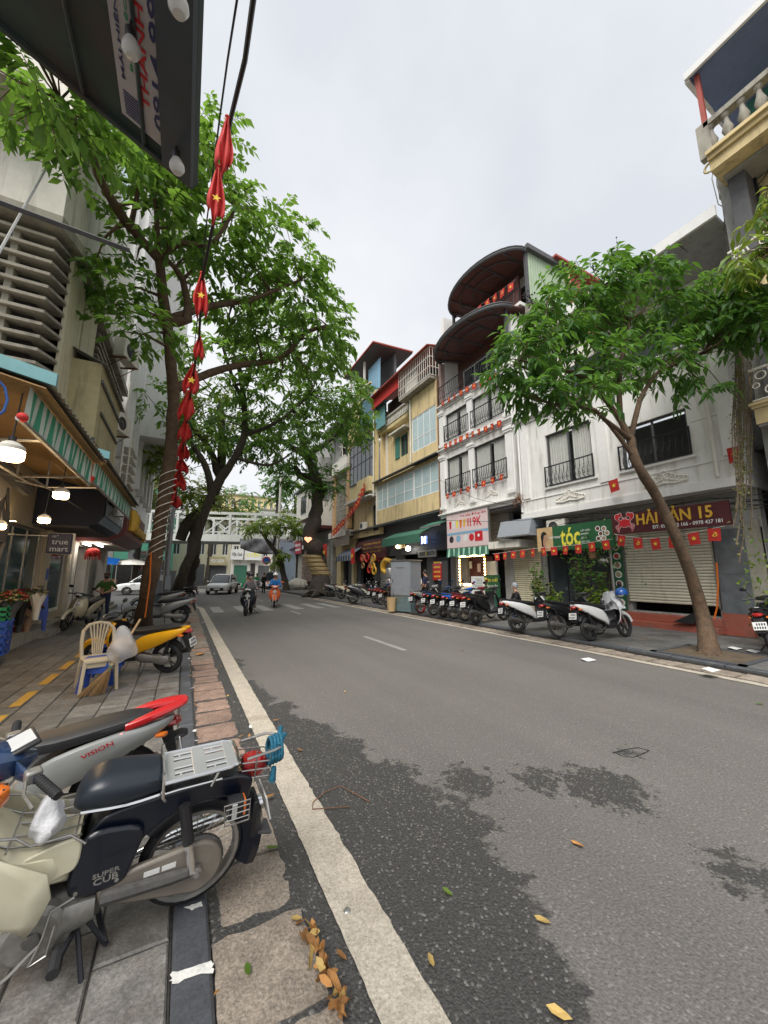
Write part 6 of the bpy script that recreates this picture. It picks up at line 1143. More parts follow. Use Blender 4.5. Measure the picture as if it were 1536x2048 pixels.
def tree(name, label, base, limbs, crowns, n_twigs, leaf, bark, lm, seed, nleaf=11, extra=0, wd=.19, tw=.5, droop=.35, rough=0, group=None, sec=70, air=False):
    """limbs: list of (points, radii); crowns: (centre, (rx, ry, rz), weight)"""
    r = random.Random(seed); rg = np.random.default_rng(seed); t = thing(name, label, 'tree', base, group=group); inv = -Vector(base)
    b = MB(); nodes = []
    for k, (pts, rad) in enumerate(limbs):
        q = []; rr = []
        for i in range(len(pts) - 1):
            p0 = Vector(pts[max(i - 1, 0)]); p1 = Vector(pts[i]); p2 = Vector(pts[i + 1]); p3 = Vector(pts[min(i + 2, len(pts) - 1)]); m = max(2, int((p2 - p1).length / .35))
            for j in range(m): u = j / m; q.append(.5 * (2 * p1 + (p2 - p0) * u + (2 * p0 - 5 * p1 + 4 * p2 - p3) * u * u + (3 * p1 - p0 - 3 * p2 + p3) * u ** 3)); rr.append(rad[i] + (rad[i + 1] - rad[i]) * u)
        q.append(Vector(pts[-1])); rr.append(rad[-1])
        jj = [v + Vector((r.uniform(-1, 1), r.uniform(-1, 1), 0)) * w * (.10 + rough) for v, w in zip(q, rr)]; rr = [w * r.uniform(.92, 1.1 + rough) for w in rr]
        if k == 0: jj[0] = jj[0] - Vector((0, 0, .16)); rr[0] *= 1.3; rr[1] *= 1.08 if len(rr) > 2 else 1
        b.tube([v + inv for v in jj], rr, 10 if k == 0 else 7)
        if k == 0:
            for a in range(5): an = a * 1.26 + seed; b.tube([q[0] + inv + Vector((math.cos(an), math.sin(an), .25)) * rad[0] * .8, q[0] + inv + Vector((math.cos(an) * 1.8, math.sin(an) * 1.8, .0)) * rad[0]], [rad[0] * .4, rad[0] * .1], 6)
        nodes += [(v, w) for v, w in zip(q, rr)][len(q) // 3 if k == 0 else 0:]
    b.build('trunk', bark, t, smooth=60)
    tot = sum(c[2] for c in crowns); tips = []; cen = []
    for c, rad, w in crowns:
        for _ in range(int(n_twigs * w / tot)):
            d = Vector((r.gauss(0, 1), r.gauss(0, 1), r.gauss(0, 1))).normalized(); k = r.uniform(.25, 1) ** .55
            if r.random() < .1: k *= r.uniform(1.0, 1.22)
            tips.append((Vector(c) + Vector((d.x * rad[0], d.y * rad[1], d.z * rad[2])) * k, d))
    bb = MB(); r.shuffle(tips); mids = []
    for p, d in tips[:sec]:
        v, w = min(nodes, key=lambda n: (n[0] - p).length); m = (v + p) / 2 + Vector((r.uniform(-.2, .2), r.uniform(-.2, .2), r.uniform(-.1, .35))) * min(1, (p - v).length * .4); w0 = min(w * .6, .05)
        bb.tube([v + inv, (v + m) / 2 + inv, m + inv, p + inv], [w0, w0 * .75, w0 * .5, .008], 5); mids += [m, p, (v + m) / 2, (m + p) / 2]
    mids += [n[0] for n in nodes if n[1] < .12]
    P = []; D = []; L = []
    for p, d in tips:
        v = min(mids, key=lambda n: (n - p).length) if mids else p; ax = (p - v); ax = ax.normalized() if ax.length > .05 else d; ax = (ax + Vector((d.x, d.y, -.25)) * .7).normalized(); ln = tw * r.uniform(.6, 1.3); st = p - ax * ln * .4
        pts = [st + ax * ln * u + Vector((0, 0, -.25 * ln * u * u)) for u in (0, .5, 1)]
        if r.random() < .7: bb.tube([q + inv for q in pts], [.007, .005, .003], 3, cap=False)
        if air: pts = [q + Vector((0, 0, -abs(r.gauss(0, .3)))) for q in pts]
        sd = ax.cross(Vector((0, 0, 1))).normalized() if abs(ax.z) < .95 else Vector((1, 0, 0))
        for i in range(nleaf):
            u = (i + .6) / nleaf; q = st + ax * ln * u + Vector((0, 0, -.25 * ln * u * u)); s = 1 if i % 2 else -1
            dd = ax * .55 + sd * s * r.uniform(.6, 1) + Vector((r.uniform(-.3, .3), r.uniform(-.3, .3), -r.uniform(.1, .9) * droop * 2.2))
            P.append(q + inv); D.append(dd); L.append(leaf * r.uniform(.65, 1.2))
    bb.build('branches', bark, t, smooth=60, fix=False)['kind'] = 'stuff'
    P = np.array(P); D = np.array(D); L = np.array(L)
    if extra:
        e = Vector((0, 0, EYE)); near = np.argsort(((P + np.array(base) - np.array(e)) ** 2).sum(1))[:extra * 4]; pick = near[rg.permutation(len(near))[:extra]]
        if lm.name not in LEAFM: V, F = leaf_arrays(np.zeros((1, 3)), np.array([[1., 0, 0]]), np.ones(1), wd, np.random.default_rng(1), droop); LEAFM[lm.name] = np_mesh('leaf', V, F, lm)
    V, F = leaf_arrays(np.delete(P, pick, 0) if extra else P, np.delete(D, pick, 0) if extra else D, np.delete(L, pick) if extra else L, wd, rg, droop)
    cr = obj('crown', np_mesh('crown', V, F, lm), t); cr['kind'] = 'stuff'
    if extra:
        for i in pick: o = obj('leaf', LEAFM[lm.name], t, P[i], Vector(D[i]).to_track_quat('X', 'Z').to_euler()); o.scale = (L[i],) * 3
    return t
Y_ = atY
# near left tree: trunk leans towards the camera and over the road
b0 = atZ(283, 1254, .0); T1 = [b0, Y_(297, 1180, 12.5), Y_(318, 1060, 12.2), Y_(340, 920, 11.7), Y_(346, 780, 11.2), Y_(332, 640, 10.6), Y_(318, 520, 10.0)]
tree('street_tree', 'tall leaning street tree with brown wire wrapped trunk beside the silver scooters', b0,
    [(T1, [.24, .2, .18, .165, .15, .13, .10]), ([T1[-1], Y_(250, 440, 9.2), Y_(195, 350, 8.2), Y_(185, 300, 7.8), Y_(120, 200, 6.8)], [.11, .1, .08, .06, .03]), ([T1[-1], Y_(360, 485, 9.6), Y_(420, 490, 9.4), Y_(470, 420, 9.2)], [.09, .07, .06, .03]), ([T1[-1], Y_(312, 420, 9.5), Y_(300, 330, 9)], [.07, .05, .03]),
     ([T1[-2], Y_(375, 640, 10.5), Y_(365, 560, 10.3), Y_(335, 520, 10)], [.13, .11, .08, .05]), ([T1[-2], Y_(430, 610, 10.5), Y_(500, 600, 10.5), Y_(600, 560, 10.5)], [.1, .09, .07, .03]), ([T1[-3], Y_(420, 745, 11.5), Y_(480, 730, 11.5), Y_(565, 715, 11.6), Y_(610, 665, 11.6), Y_(655, 652, 11.6)], [.13, .11, .1, .09, .08, .06]), ([Y_(262, 450, 9.3), Y_(280, 330, 8.5), Y_(230, 250, 8)], [.06, .04, .02])],
    [(Y_(60, 140, 6.2), (1.0, 1.0, .75), 1.1), (Y_(150, 235, 7), (1.0, 1.0, .8), 1.2), (Y_(300, 260, 8.5), (1.3, 1.2, 1.1), 1.5), (Y_(320, 420, 9.2), (1.3, 1.2, 1.2), 1.6), (Y_(235, 560, 9.8), (.85, .9, .8), 1.0), (Y_(270, 660, 10), (.9, .9, .5), .5), (Y_(440, 430, 10), (1.7, 1.4, 1.5), 2.2), (Y_(545, 500, 10.8), (1.7, 1.4, 1.4), 2.2), (Y_(480, 590, 11), (1.9, 1.4, 1.1), 2), (Y_(610, 600, 11.3), (1.5, 1.3, 1.2), 1.8), (Y_(420, 280, 9.6), (.8, .8, 1.2), .5), (Y_(560, 700, 11.6), (1.7, 1.2, .8), 1.2), (Y_(655, 690, 11.6), (.9, 1, .9), .8), (Y_(370, 300, 9.4), (1, 1, 1), .6)],
    800, .25, m_bark, m_leafA, 11, nleaf=11, extra=260, wd=.24, tw=.55, sec=130)
# second left tree, dark trunk at the pavement end
b0 = atZ(343, 1206, 0); T2 = [b0, Y_(362, 1160, 22.4), Y_(392, 1080, 22), Y_(425, 985, 21), Y_(470, 915, 20), Y_(488, 870, 19.5), Y_(488, 800, 19), Y_(478, 730, 18.5)]
tree('street_tree', 'dark curving street tree leaning over the road at the pavement end', b0,
    [(T2, [.33, .25, .23, .22, .19, .165, .14, .1]), ([T2[3], Y_(410, 930, 20.5), Y_(385, 890, 20.5)], [.2, .15, .1]), ([T2[5], Y_(520, 860, 19), Y_(560, 840, 18.5), Y_(620, 790, 18)], [.12, .1, .08, .04]), ([T2[6], Y_(470, 770, 18.5), Y_(445, 690, 18)], [.13, .1, .06]), ([T2[4], Y_(540, 930, 19), Y_(590, 900, 18.5)], [.1, .07, .03])],
    [(Y_(560, 790, 18), (2.6, 2, 1.6), 2.2), (Y_(660, 780, 18), (2.2, 1.8, 1.7), 2), (Y_(700, 850, 18.5), (1.7, 1.5, 1.1), 1), (Y_(440, 720, 17.5), (2, 1.8, 1.7), 1.5), (Y_(590, 870, 18.5), (1.7, 1.5, 1), .9), (Y_(400, 860, 20), (1.4, 1.4, 1.4), .7), (Y_(640, 660, 17), (1.7, 1.5, 1.6), 1.3), (Y_(530, 660, 17), (2.2, 1.7, 1.6), 1.5), (Y_(310, 800, 20), (1.5, 1.3, 1.4), .7), (Y_(480, 850, 20), (1.4, 1.3, 1), .5)],
    540, .33, m_barkd, m_leafA, 12, nleaf=11, wd=.23, tw=.8, sec=110)
# old thick trunk behind, with hanging roots
b0 = atZ(372, 1185, 0); T3 = [b0, Y_(385, 1120, 26), Y_(392, 1070, 26), Y_(405, 1030, 26), Y_(440, 960, 26), Y_(445, 880, 26), Y_(440, 800, 26)]
tree('old_tree', 'very thick shaggy barked old tree behind the dark curving trunk', b0, [(T3, [.42, .34, .33, .31, .28, .22, .16]), ([T3[3], Y_(380, 1040, 26), Y_(362, 1080, 26)], [.4, .35, .25]), ([T3[4], Y_(420, 900, 25.5), Y_(380, 850, 25)], [.25, .18, .1])],
    [(Y_(330, 880, 25), (2.6, 2, 2.2), 1.3), (Y_(300, 780, 25), (2.4, 2, 2), 1), (Y_(420, 830, 25), (3, 2, 2.2), 1.3), (Y_(400, 990, 25.5), (1.2, 1.2, .6), .35), (Y_(300, 700, 24), (2, 2, 2), .6)], 430, .42, m_barkd, m_leafC, 13, nleaf=11, wd=.18, tw=1.0, sec=60, rough=.15)
# big right-hand tree with the bound trunk
b0 = atZ(640, 1192, .1); T4 = [b0, Y_(640, 1140, 26.6), Y_(628, 1100, 26.3), Y_(622, 1060, 26.2), Y_(634, 1010, 26), Y_(632, 960, 26), Y_(612, 910, 26), Y_(600, 860, 26)]
tk = tree('old_tree', 'big rough barked roadside tree with a coil of straw wrapping round its trunk', b0, [(T4, [.72, .56, .58, .52, .44, .34, .28, .2]), ([T4[5], Y_(600, 950, 25.5), Y_(590, 930, 25)], [.3, .25, .1]), ([T4[6], Y_(660, 880, 25.5), Y_(700, 830, 25)], [.22, .16, .08]), ([T4[6], Y_(560, 880, 25), Y_(530, 850, 24.5)], [.22, .16, .08])],
    [(Y_(560, 900, 25), (2.6, 2, 1.6), 1.3), (Y_(640, 840, 25), (3.2, 2.4, 2.4), 1.6), (Y_(720, 820, 25), (2.4, 2, 2.2), 1.2), (Y_(600, 960, 25.4), (1.6, 1.4, .9), .5), (Y_(665, 960, 25.4), (1.1, 1.1, 1.2), .6), (Y_(520, 870, 24.5), (1.8, 1.6, 1.4), .6), (Y_(480, 880, 24), (1.8, 1.5, 1.4), .6)], 560, .36, m_barkd, m_leafB, 14, nleaf=11, wd=.19, tw=.9, sec=70, rough=.14)
b = MB()
for i in range(15): c = Y_(624 + i * 1.35, 1112 + i * 2.7, 26.4) - b0; b.torus(c, .64 + .03 * math.sin(i * 2.1), .065, 'z', 18, 6)
b.build('straw_binding', mat('pale_straw_rope', (.5, .38, .2), .85, var=.2, scale=30), tk)
hb = thing('heart_lamp', 'small glowing heart shaped decoration on the rough trunk', 'decoration', (0, 0, 0)); c = Y_(616, 1079, 25.3); b = MB(); b.ball(c + Vector((-.12, 0, .06)), (.15, .06, .12), 8, 6).ball(c + Vector((.13, 0, .06)), (.15, .06, .12), 8, 6).prism([c + Vector((-.25, -.05, .03)), c + Vector((0, -.05, -.22)), c + Vector((.26, -.05, .03))], (0, .1, 0)); b.build('glow', mat('pink_glow', (1, .45, .25), .5, emit=.55), hb)
# small tree in front of the bridge
b0 = atZ(576, 1162, 0); b0 = Vector((atY(574, 1160, 36).x, 36, 0)); T5 = [b0, Y_(560, 1120, 36), Y_(545, 1095, 36), Y_(532, 1078, 36), Y_(520, 1062, 36)]
tree('small_tree', 'small flat topped young tree in front of the white bridge', b0, [(T5, [.3, .25, .2, .14, .07]), ([T5[2], Y_(552, 1070, 36), Y_(560, 1055, 36)], [.12, .08, .04]), ([T5[3], Y_(530, 1070, 36), Y_(500, 1058, 36)], [.1, .07, .03])],
    [(Y_(520, 1055, 36), (1.9, 1.4, .55), 1), (Y_(565, 1045, 36), (1.9, 1.4, .7), 1), (Y_(590, 1062, 36), (1.1, 1, .5), .5), (Y_(562, 1108, 36), (.8, .8, .5), .3), (Y_(545, 1125, 36), (.5, .5, .4), .15)], 200, .42, m_barkd, m_leafC, 15, nleaf=9, wd=.2, tw=.8, sec=30)
# right-hand tree in front of the white house
b0 = atZ(1420, 1312, .08); Yr = 3.9; T6 = [b0, Y_(1408, 1240, 3.86), Y_(1382, 1150, 3.86), Y_(1345, 1060, 3.86), Y_(1318, 1000, 3.9), Y_(1290, 955, 3.9), Y_(1268, 915, 3.95), Y_(1262, 880, 4.0), Y_(1240, 840, 4.1)]
T6c = [(Y_(1035, 715, 4.6), (.55, .8, .5), .9), (Y_(1090, 650, 4.6), (.65, .9, .5), 1.2), (Y_(1070, 780, 4.5), (.55, .7, .33), .6), (Y_(1160, 600, 4.5), (.9, 1.0, .75), 1.8), (Y_(1270, 600, 4.2), (1.0, 1.0, .8), 1.8), (Y_(1380, 630, 3.9), (1.0, .9, .7), 1.5), (Y_(1300, 720, 4.0), (1.1, .8, .6), 1.1), (Y_(1180, 720, 4.3), (.9, .9, .6), 1.1), (Y_(1470, 630, 2.9), (.8, .7, .6), 1.3), (Y_(1430, 600, 3.2), (.7, .7, .5), 1.1), (Y_(1520, 640, 2.5), (.6, .6, .55), 1.0), (Y_(1390, 780, 3.7), (.6, .6, .3), .3), (Y_(1190, 800, 4.0), (.5, .6, .3), .3), (Y_(1240, 545, 4.3), (.5, .6, .45), .5), (Y_(1130, 790, 4.2), (.8, .7, .25), .4)]
rt = tree('street_tree', 'slanting street tree with glossy drooping leaves before the white house', b0,
    [(T6, [.15, .118, .108, .098, .09, .086, .084, .075, .05]), ([T6[6], Y_(1190, 820, 4.1), Y_(1110, 810, 4.3), Y_(1060, 790, 4.4)], [.045, .038, .03, .015]), ([T6[7], Y_(1280, 800, 3.9), Y_(1320, 740, 3.8), Y_(1380, 690, 3.7)], [.055, .045, .035, .015]), ([T6[8], Y_(1180, 760, 4.3), Y_(1120, 740, 4.5), Y_(1040, 720, 4.7)], [.06, .05, .035, .02]), ([T6[8], Y_(1240, 740, 4.1), Y_(1260, 640, 4.2)], [.06, .045, .02]), ([T6[7], Y_(1230, 855, 4.0), Y_(1200, 830, 4)], [.05, .04, .02]), ([Y_(1320, 740, 3.8), Y_(1420, 700, 3.5), Y_(1500, 650, 3.3)], [.04, .03, .015])],
    T6c, 720, .24, m_bark, m_leafB, 16, nleaf=9, extra=290, wd=.19, tw=.45, droop=.5, sec=100)
b = MB(); r = random.Random(4)
for i in range(11):
    p = Vector(Y_((1050, 1060, 1090, 1190, 1235, 1250, 1300, 1330, 1400, 1440, 1420)[i], (590, 600, 640, 540, 500, 560, 545, 610, 640, 575, 610)[i], 4.2)) - b0
    for k in range(9): q = p + Vector((r.gauss(0, .07), r.gauss(0, .07), r.gauss(0, .1))); b.ball(q, .018, 5, 4); b.tube([p, q], .003, 3)
b.build('berry_cluster', mat('dark_berry', (.03, .015, .02), .5), rt)['kind'] = 'stuff'
pit = thing('tree_pit', 'square earth pit with stone edging round the slanting trunk', 'tree pit', (b0.x + .1, b0.y, .085)); MB().box(-.62, -.62, .004, .62, .62, .022).build('soil', m_soil, pit, smooth=0)
for a in range(4): M_ = Matrix.Rotation(a * math.pi / 2, 4, 'Z'); MB().box(-.72, .62, 0, .72, .72, .035, M=M_).build('edging', m_curb, pit, smooth=0)
# twig of another tree entering at the picture edge, and trees beyond the bridge
b0 = Vector((9.2, -1.0, .1)); tree('street_tree', 'bright green tree whose branch tip enters beside the scrolled balconies', b0, [([b0, b0 + Vector((-.2, .2, 3)), Y_(1640, 600, 1.5), Y_(1560, 480, 1.9)], [.16, .13, .08, .03])], [(Y_(1530, 420, 2.1), (.35, .35, .3), 1), (Y_(1525, 500, 2.15), (.45, .4, .3), 1.2), (Y_(1490, 525, 2.3), (.25, .3, .15), .5), (Y_(1640, 450, 1.5), (.8, .7, .8), 1)], 60, .26, m_bark, m_leafC, 17, nleaf=8, wd=.17, tw=.4, droop=.6, sec=20)
for i, (px, py, Yd, rx, rz, m, lb) in enumerate(((365, 985, 62, 5, 4.5, m_leafD, 'ochre flowering tree rising beyond the bridge behind the trunks'), (470, 1005, 64, 4.5, 3.2, m_leafB, 'dark rounded tree beyond the bridge under the pale yellow house'), (425, 1000, 60, 3, 3, m_leafD, 'half bare greyish tree beyond the bridge'), (590, 1000, 58, 4, 4.2, m_leafC, 'green tree beyond the bridge beside the lamp post'), (555, 960, 56, 2.5, 3.5, m_leafB, 'tall dark tree crown beyond the bridge next to the white house'), (285, 985, 49, 2.6, 2.6, m_leafD, 'yellow leaved creeper tree before the green boards'), (660, 1010, 48, 3, 3, m_leafB, 'dark green tree tucked behind the boxed balconies'))):
    c = Y_(px, py, Yd); b0 = Vector((c.x, c.y, 0)); tree('far_tree', lb, b0, [([b0, b0 + Vector((.2, 0, c.z * .5)), c], [.35, .28, .12])], [(c, (rx, rx * .7, rz), 1), (c + Vector((rx * .4, 0, -rz * .4)), (rx * .6, rx * .5, rz * .6), .5)], 130, .62, m_barkd, m, 30 + i, nleaf=9, wd=.22, tw=1.4, sec=25, group='trees beyond the bridge')
# wires wound round the near trunk
wv = thing('wound_wire', 'pale wire wound in loops round the brown leaning trunk', 'wire', (0, 0, 0)); b = MB(); pts = []
for i in range(150):
    u = i / 149; py = 1130 - 190 * u; k = (1180 - py) / (1180 - 920); c = T1[1].lerp(T1[3], min(1, max(0, k))); c = Vector(Y_(297 + (340 - 297) * k + 4 * math.sin(k * 3.1), py, 12.5 - .8 * k)); a = i * .52; pts.append(c + Vector((math.cos(a) * .21, math.sin(a) * .21, .10 * math.cos(a) + .03 * math.sin(i * .37))))
wv_o = b.tube(pts, .012, 5).build('wire', m_ivory, wv); MB().tube([Y_(302, 1105, 12.0), Y_(300, 1160, 12.1), Y_(290, 1235, 12.2)], .02, 5).build('cable', m_amber, wv)
# potted plants in front of the hair salon
def pot_plant(x, y, h, label, lm, n, seed, pot=m_rust, leaf=.16, spread=.32):
    t = thing('potted_plant', label, 'plant', (x, y, .1), group='potted plants before the hair salon'); r = random.Random(seed); rg = np.random.default_rng(seed)
    MB().lathe([(0, 0), (.12, 0), (.17, .26), (.15, .26), (.14, .2), (0, .2)], n=12).build('pot', pot, t); b = MB(); P = []; D = []; L = []
    for i in range(n):
        a = r.uniform(0, 6.28); q = spread * r.random() ** .5; hh = h * r.uniform(.45, 1); pts = [Vector((0, 0, .2)), Vector((q * .4 * math.cos(a), q * .4 * math.sin(a), .2 + hh * .5)), Vector((q * math.cos(a), q * math.sin(a), .2 + hh))]; b.tube(pts, [.01, .007, .004], 4, cap=False)
        for k in range(12): u = r.uniform(.25, 1); p = pts[0].lerp(pts[1], u * 2) if u < .5 else pts[1].lerp(pts[2], u * 2 - 1); P.append(p); D.append((r.gauss(0, 1), r.gauss(0, 1), r.uniform(-.5, .6))); L.append(leaf * r.uniform(.6, 1.3))
    b.build('stems', m_bark, t, fix=False); V, F = leaf_arrays(np.array(P), np.array(D), np.array(L), .26, rg); o = obj('foliage', np_mesh('foliage', V, F, lm), t); o['kind'] = 'stuff'
    return t
for i, (px, py, X, h, lm, n, lb) in enumerate(((1078, 1215, 11.3, 1.75, m_leafB, 24, 'tall climbing plant in a pot at the cream shutter'), (1095, 1222, 11.0, 1.1, m_leafC, 18, 'broad leaved potted plant behind the white scooter seat'), (1112, 1224, 11.2, .7, m_leafC, 16, 'low bright green potted plant beside the dark scooter'), (1172, 1222, 11.2, 1.9, m_leafB, 26, 'tall dense potted shrub by the salon glass door'), (1195, 1228, 11.0, .95, m_leafC, 30, 'round bushy potted plant behind the rain caped scooter'), (1215, 1222, 11.3, 1.5, m_leafB, 20, 'potted shrub against the food picture board'))):
    p = atX(px, py, X); pot_plant(X, p.y, h, lb, lm, n, 60 + i)
hp = thing('hanging_plant', 'trailing plant hanging under the green salon sign', 'plant', (11.6, 7.6, 2.3)); rg = np.random.default_rng(5); V, F = leaf_arrays(rg.normal(0, 1, (260, 3)) * (.15, .6, .35), rg.normal(0, 1, (260, 3)), rg.uniform(.07, .16, 260), .26, rg); obj('foliage', np_mesh('foliage', V, F, m_leafB), hp)['kind'] = 'stuff'; MB().lathe([(.1, -.2), (.14, 0)], n=10).build('pot', m_rust, hp)
# vines hanging from the scrolled balconies
vn = thing('dry_creeper', 'dry grey creeper stems hanging from the top balustrade corner', 'creeper', (0, 0, 0)); b = MB(); r = random.Random(8)
for i in range(46):
    p = Y_(1424 + r.uniform(-6, 22), 290, 3.45); pts = [p]; 
    for k in range(1, 7): pts.append(Vector((p.x + r.uniform(-.1, .1) - .03 * k, p.y + r.uniform(-.12, .12) - .02 * k, p.z - k * r.uniform(.55, .72))))
    b.tube(pts, .011, 4, cap=False)
b.build('stems', m_conc, vn, fix=False)['kind'] = 'stuff'
gv = thing('green_creeper', 'yellow green creeper curtain trailing below the lower scrolled balcony', 'creeper', (0, 0, 0)); P = []; b = MB()
for i in range(16):
    x0 = 1478 + r.uniform(-10, 24); pts = [Y_(x0 + 4 * math.sin(k + i), 640 + k * (42 + (i % 4) * 4), 3.3) if k < 9 else Y_(x0 - (k - 8) * 9, 640 + k * (42 + (i % 4) * 4), 3.3) for k in range(8 + i % 3)]; b.tube(pts, .012, 4, cap=False)
    for p, q in zip(pts, pts[1:]):
        for _ in range(9): P.append(tuple(p.lerp(q, r.random()) + Vector((r.gauss(0, .03), r.gauss(0, .03), 0))))
b.build('stems', m_soil, gv, fix=False); rg = np.random.default_rng(9); P = np.array(P); V, F = leaf_arrays(P, rg.normal(0, 1, P.shape), rg.uniform(.035, .075, len(P)), .4, rg); obj('foliage', np_mesh('foliage', V, F, m_leafD), gv)['kind'] = 'stuff'
sb = thing('corner_shrub', 'low green shrub growing at the dark passage by the picture edge', 'plant', (0, 0, 0)); c = Y_(1535, 1160, 3.3); rg = np.random.default_rng(3); P = rg.normal(0, 1, (150, 3)) * (.15, .2, .45) + np.array(c); V, F = leaf_arrays(P, rg.normal(0, 1, P.shape), rg.uniform(.06, .13, 150), .3, rg); obj('foliage', np_mesh('foliage', V, F, m_leafC), sb)['kind'] = 'stuff'
# ---------------------------------------------------------------- flags on the overhead cable
cb_pts = [(512, -40, 2.3), (490, 120, 2.9), (462, 235, 3.5), (428, 440, 4.8), (404, 560, 6.0), (398, 680, 7.8), (385, 760, 9.2), (372, 860, 11.6), (360, 940, 14.6), (350, 1005, 19)]
cbl = thing('overhead_cable', 'thick black overhead cable running down the street from overhead', 'cable', (0, 0, 0)); MB().tube([Y_(*p) for p in cb_pts], .022, 6).build('cable', m_black, cbl)
MB().tube([Y_(480, -40, 2.3), Y_(455, 120, 3), Y_(440, 230, 3.6), Y_(410, 470, 5.5), Y_(395, 640, 8), Y_(352, 1000, 18.5)], .01, 5).build('thin_wire', m_black, cbl)
def star(c, u, v, s, n): return MB().add([c + u * (s * (1 if i % 2 == 0 else .4) * math.sin(i * math.pi / 5)) + v * (s * (1 if i % 2 == 0 else .4) * math.cos(i * math.pi / 5)) + n for i in range(10)], [tuple(range(10))])
def limp_flag(px, py0, py1, Yd, w, label, seed, starv=True):
    t = thing('flag', label, 'flag', (0, 0, 0), group='red flags hung along the overhead cable'); r = random.Random(seed); a = Y_(px, py0, Yd); h = a.z - Y_(px, py1, Yd).z; rows_ = []; n = 10
    for j in range(7):
        v = j / 6; sp = w * (.12 + .88 * min(1, v * 1.6)) * (1 - .25 * (v > .9)); rows_.append([a + Vector((sp * (i / n - .5) + .12 * w * v * math.sin(seed), .25 * w * math.sin(i * 1.5 + v * 2 + seed) * (.3 + .7 * v), -h * v * (1 - .12 * math.sin(i * .9 + seed) * v))) for i in range(n + 1)])
    o = MB().loft(rows_, cap=False, closed=False).build('cloth', m_redcloth, t, smooth=80, fix=False); o.modifiers.new('Solidify', 'SOLIDIFY').thickness = .003
    MB().ball(a + Vector((0, 0, -.01)), (w * .16, w * .12, w * .12), 8, 6).build('knot', m_redcloth, t)
    if starv: star(rows_[4][5] + Vector((0, -.27 * w, 0)), Vector((1, 0, 0)), Vector((.1, 0, 1)), w * .27, Vector()).build('star', m_starc, t, smooth=0)
for i, (px, a, c, Yd, w, lb) in enumerate(((455, 232, 345, 3.4, .16, 'long limp red flag highest on the cable near the canopy'), (436, 330, 440, 4.1, .19, 'torn limp red flag just under the highest one'), (404, 545, 628, 6.0, .22, 'limp red flag with a clear yellow star in front of the leaves'), (400, 672, 716, 7.8, .2, 'small folded red flag below the starred one'), (388, 730, 785, 9, .34, 'wide red flag with a tilted yellow star before the trunk'), (379, 782, 838, 10, .36, 'bunched red flag with torn lower edge'), (372, 838, 882, 11.2, .34, 'red flag hanging behind the bunched one'), (366, 880, 920, 13, .4, 'narrow red flag halfway down the trunk'), (362, 915, 945, 14, .45, 'short red flag above the pole top'), (358, 940, 978, 16, .55, 'crumpled red flag near the pole cross arm'), (350, 985, 1014, 19, .7, 'lowest red flag on the cable at the cross arm'))): limp_flag(px, a, c, Yd, w, lb, i, i in (1, 2, 4))
def garland(label, pts, n, s, axes, sag=.05, hs=True):
    """bunting string with small two-tone flags as its parts"""
    t = thing('flag_garland', label, 'bunting', (0, 0, 0), group='garlands of small red flags'); pts = [Vector(p) for p in pts]; X, Y = Vector(axes[0]), Vector(axes[1]); Z = X.cross(Y); MB().tube(pts, .006, 4).build('string', m_ivory, t)
    q = MB().add([(-s / 2, 0, 0), (s / 2, 0, 0), (s / 2, -s * 1.25, .02), (-s / 2, -s * 1.25, -.015), (-s / 2, 0, -.006), (s / 2, 0, -.006), (s / 2, -s * 1.25, .014), (-s / 2, -s * 1.25, -.021)], [(3, 2, 1, 0), (4, 5, 6, 7), (0, 1, 5, 4), (1, 2, 6, 5), (2, 3, 7, 6), (3, 0, 4, 7)], 0); st = star(Vector((0, -s * .62, .012)), Vector((1, 0, 0)), Vector((0, 1, 0)), s * .27, Vector()); m1 = MB().add(q.v, q.f, 0).add(st.v, st.f, 1).mesh('flag', [m_redcloth, m_starc], 0)
    hk = MB().add(q.v, q.f, 0).torus((0, -s * .6, .01), s * .2, s * .035, 'z', 12, 4, 1, .3, -2.2, 1.6).box(-s * .2, -s * .75, .008, s * .2, -s * .68, .014, 1, Matrix.Translation((0, -s * .6, 0)) @ Matrix.Rotation(.8, 4, 'Z') @ Matrix.Translation((0, s * .72, 0))); m2 = hk.mesh('flag', [m_redcloth, m_starc], 0)
    L = [0]; [L.append(L[-1] + (b - a).length) for a, b in zip(pts, pts[1:])]
    for i in range(n):
        d = L[-1] * (i + .5) / n; k = max(j for j in range(len(L) - 1) if L[j] <= d); p = pts[k].lerp(pts[k + 1], (d - L[k]) / (L[k + 1] - L[k])); B = basis(0, X, Y) @ Matrix.Rotation(rng.uniform(-.25, .25), 4, 'Y') @ Matrix.Rotation(rng.uniform(-.2, .2), 4, 'Z'); o = obj('flag', m2 if (i % 2 and hs) else m1, t); o.matrix_basis = Matrix.Translation(p) @ B
G_ = lambda px, py, X: atX(px, py, X)
garland('red flag garland strung across the salon and the cream shutter', [G_(985, 1108, 11.45), G_(1060, 1098, 11.45), G_(1150, 1090, 11.45), G_(1225, 1078, 11.45)], 11, .23, AXR)
garland('red flag garland hung before the pale shutter under the seafood board', [G_(1228, 1068, 11.4), G_(1290, 1078, 11.4), G_(1340, 1074, 11.4), G_(1400, 1062, 11.4), G_(1450, 1052, 11.4)], 6, .25, AXR)
garland('red flag garland on the lower railing of the narrow white house', [G_(888, 990, 11.45), G_(930, 975, 11.45), G_(965, 962, 11.45), G_(1012, 945, 11.45)], 8, .21, AXR)
garland('red flag garland on the middle railing of the narrow white house', [G_(886, 890, 11.45), G_(930, 868, 11.45), G_(965, 855, 11.45), G_(1005, 838, 11.45)], 10, .22, AXR)
garland('red flag garland along the top terrace railing', [G_(880, 805, 11.45), G_(930, 775, 11.45), G_(1000, 742, 11.45)], 9, .22, AXR)
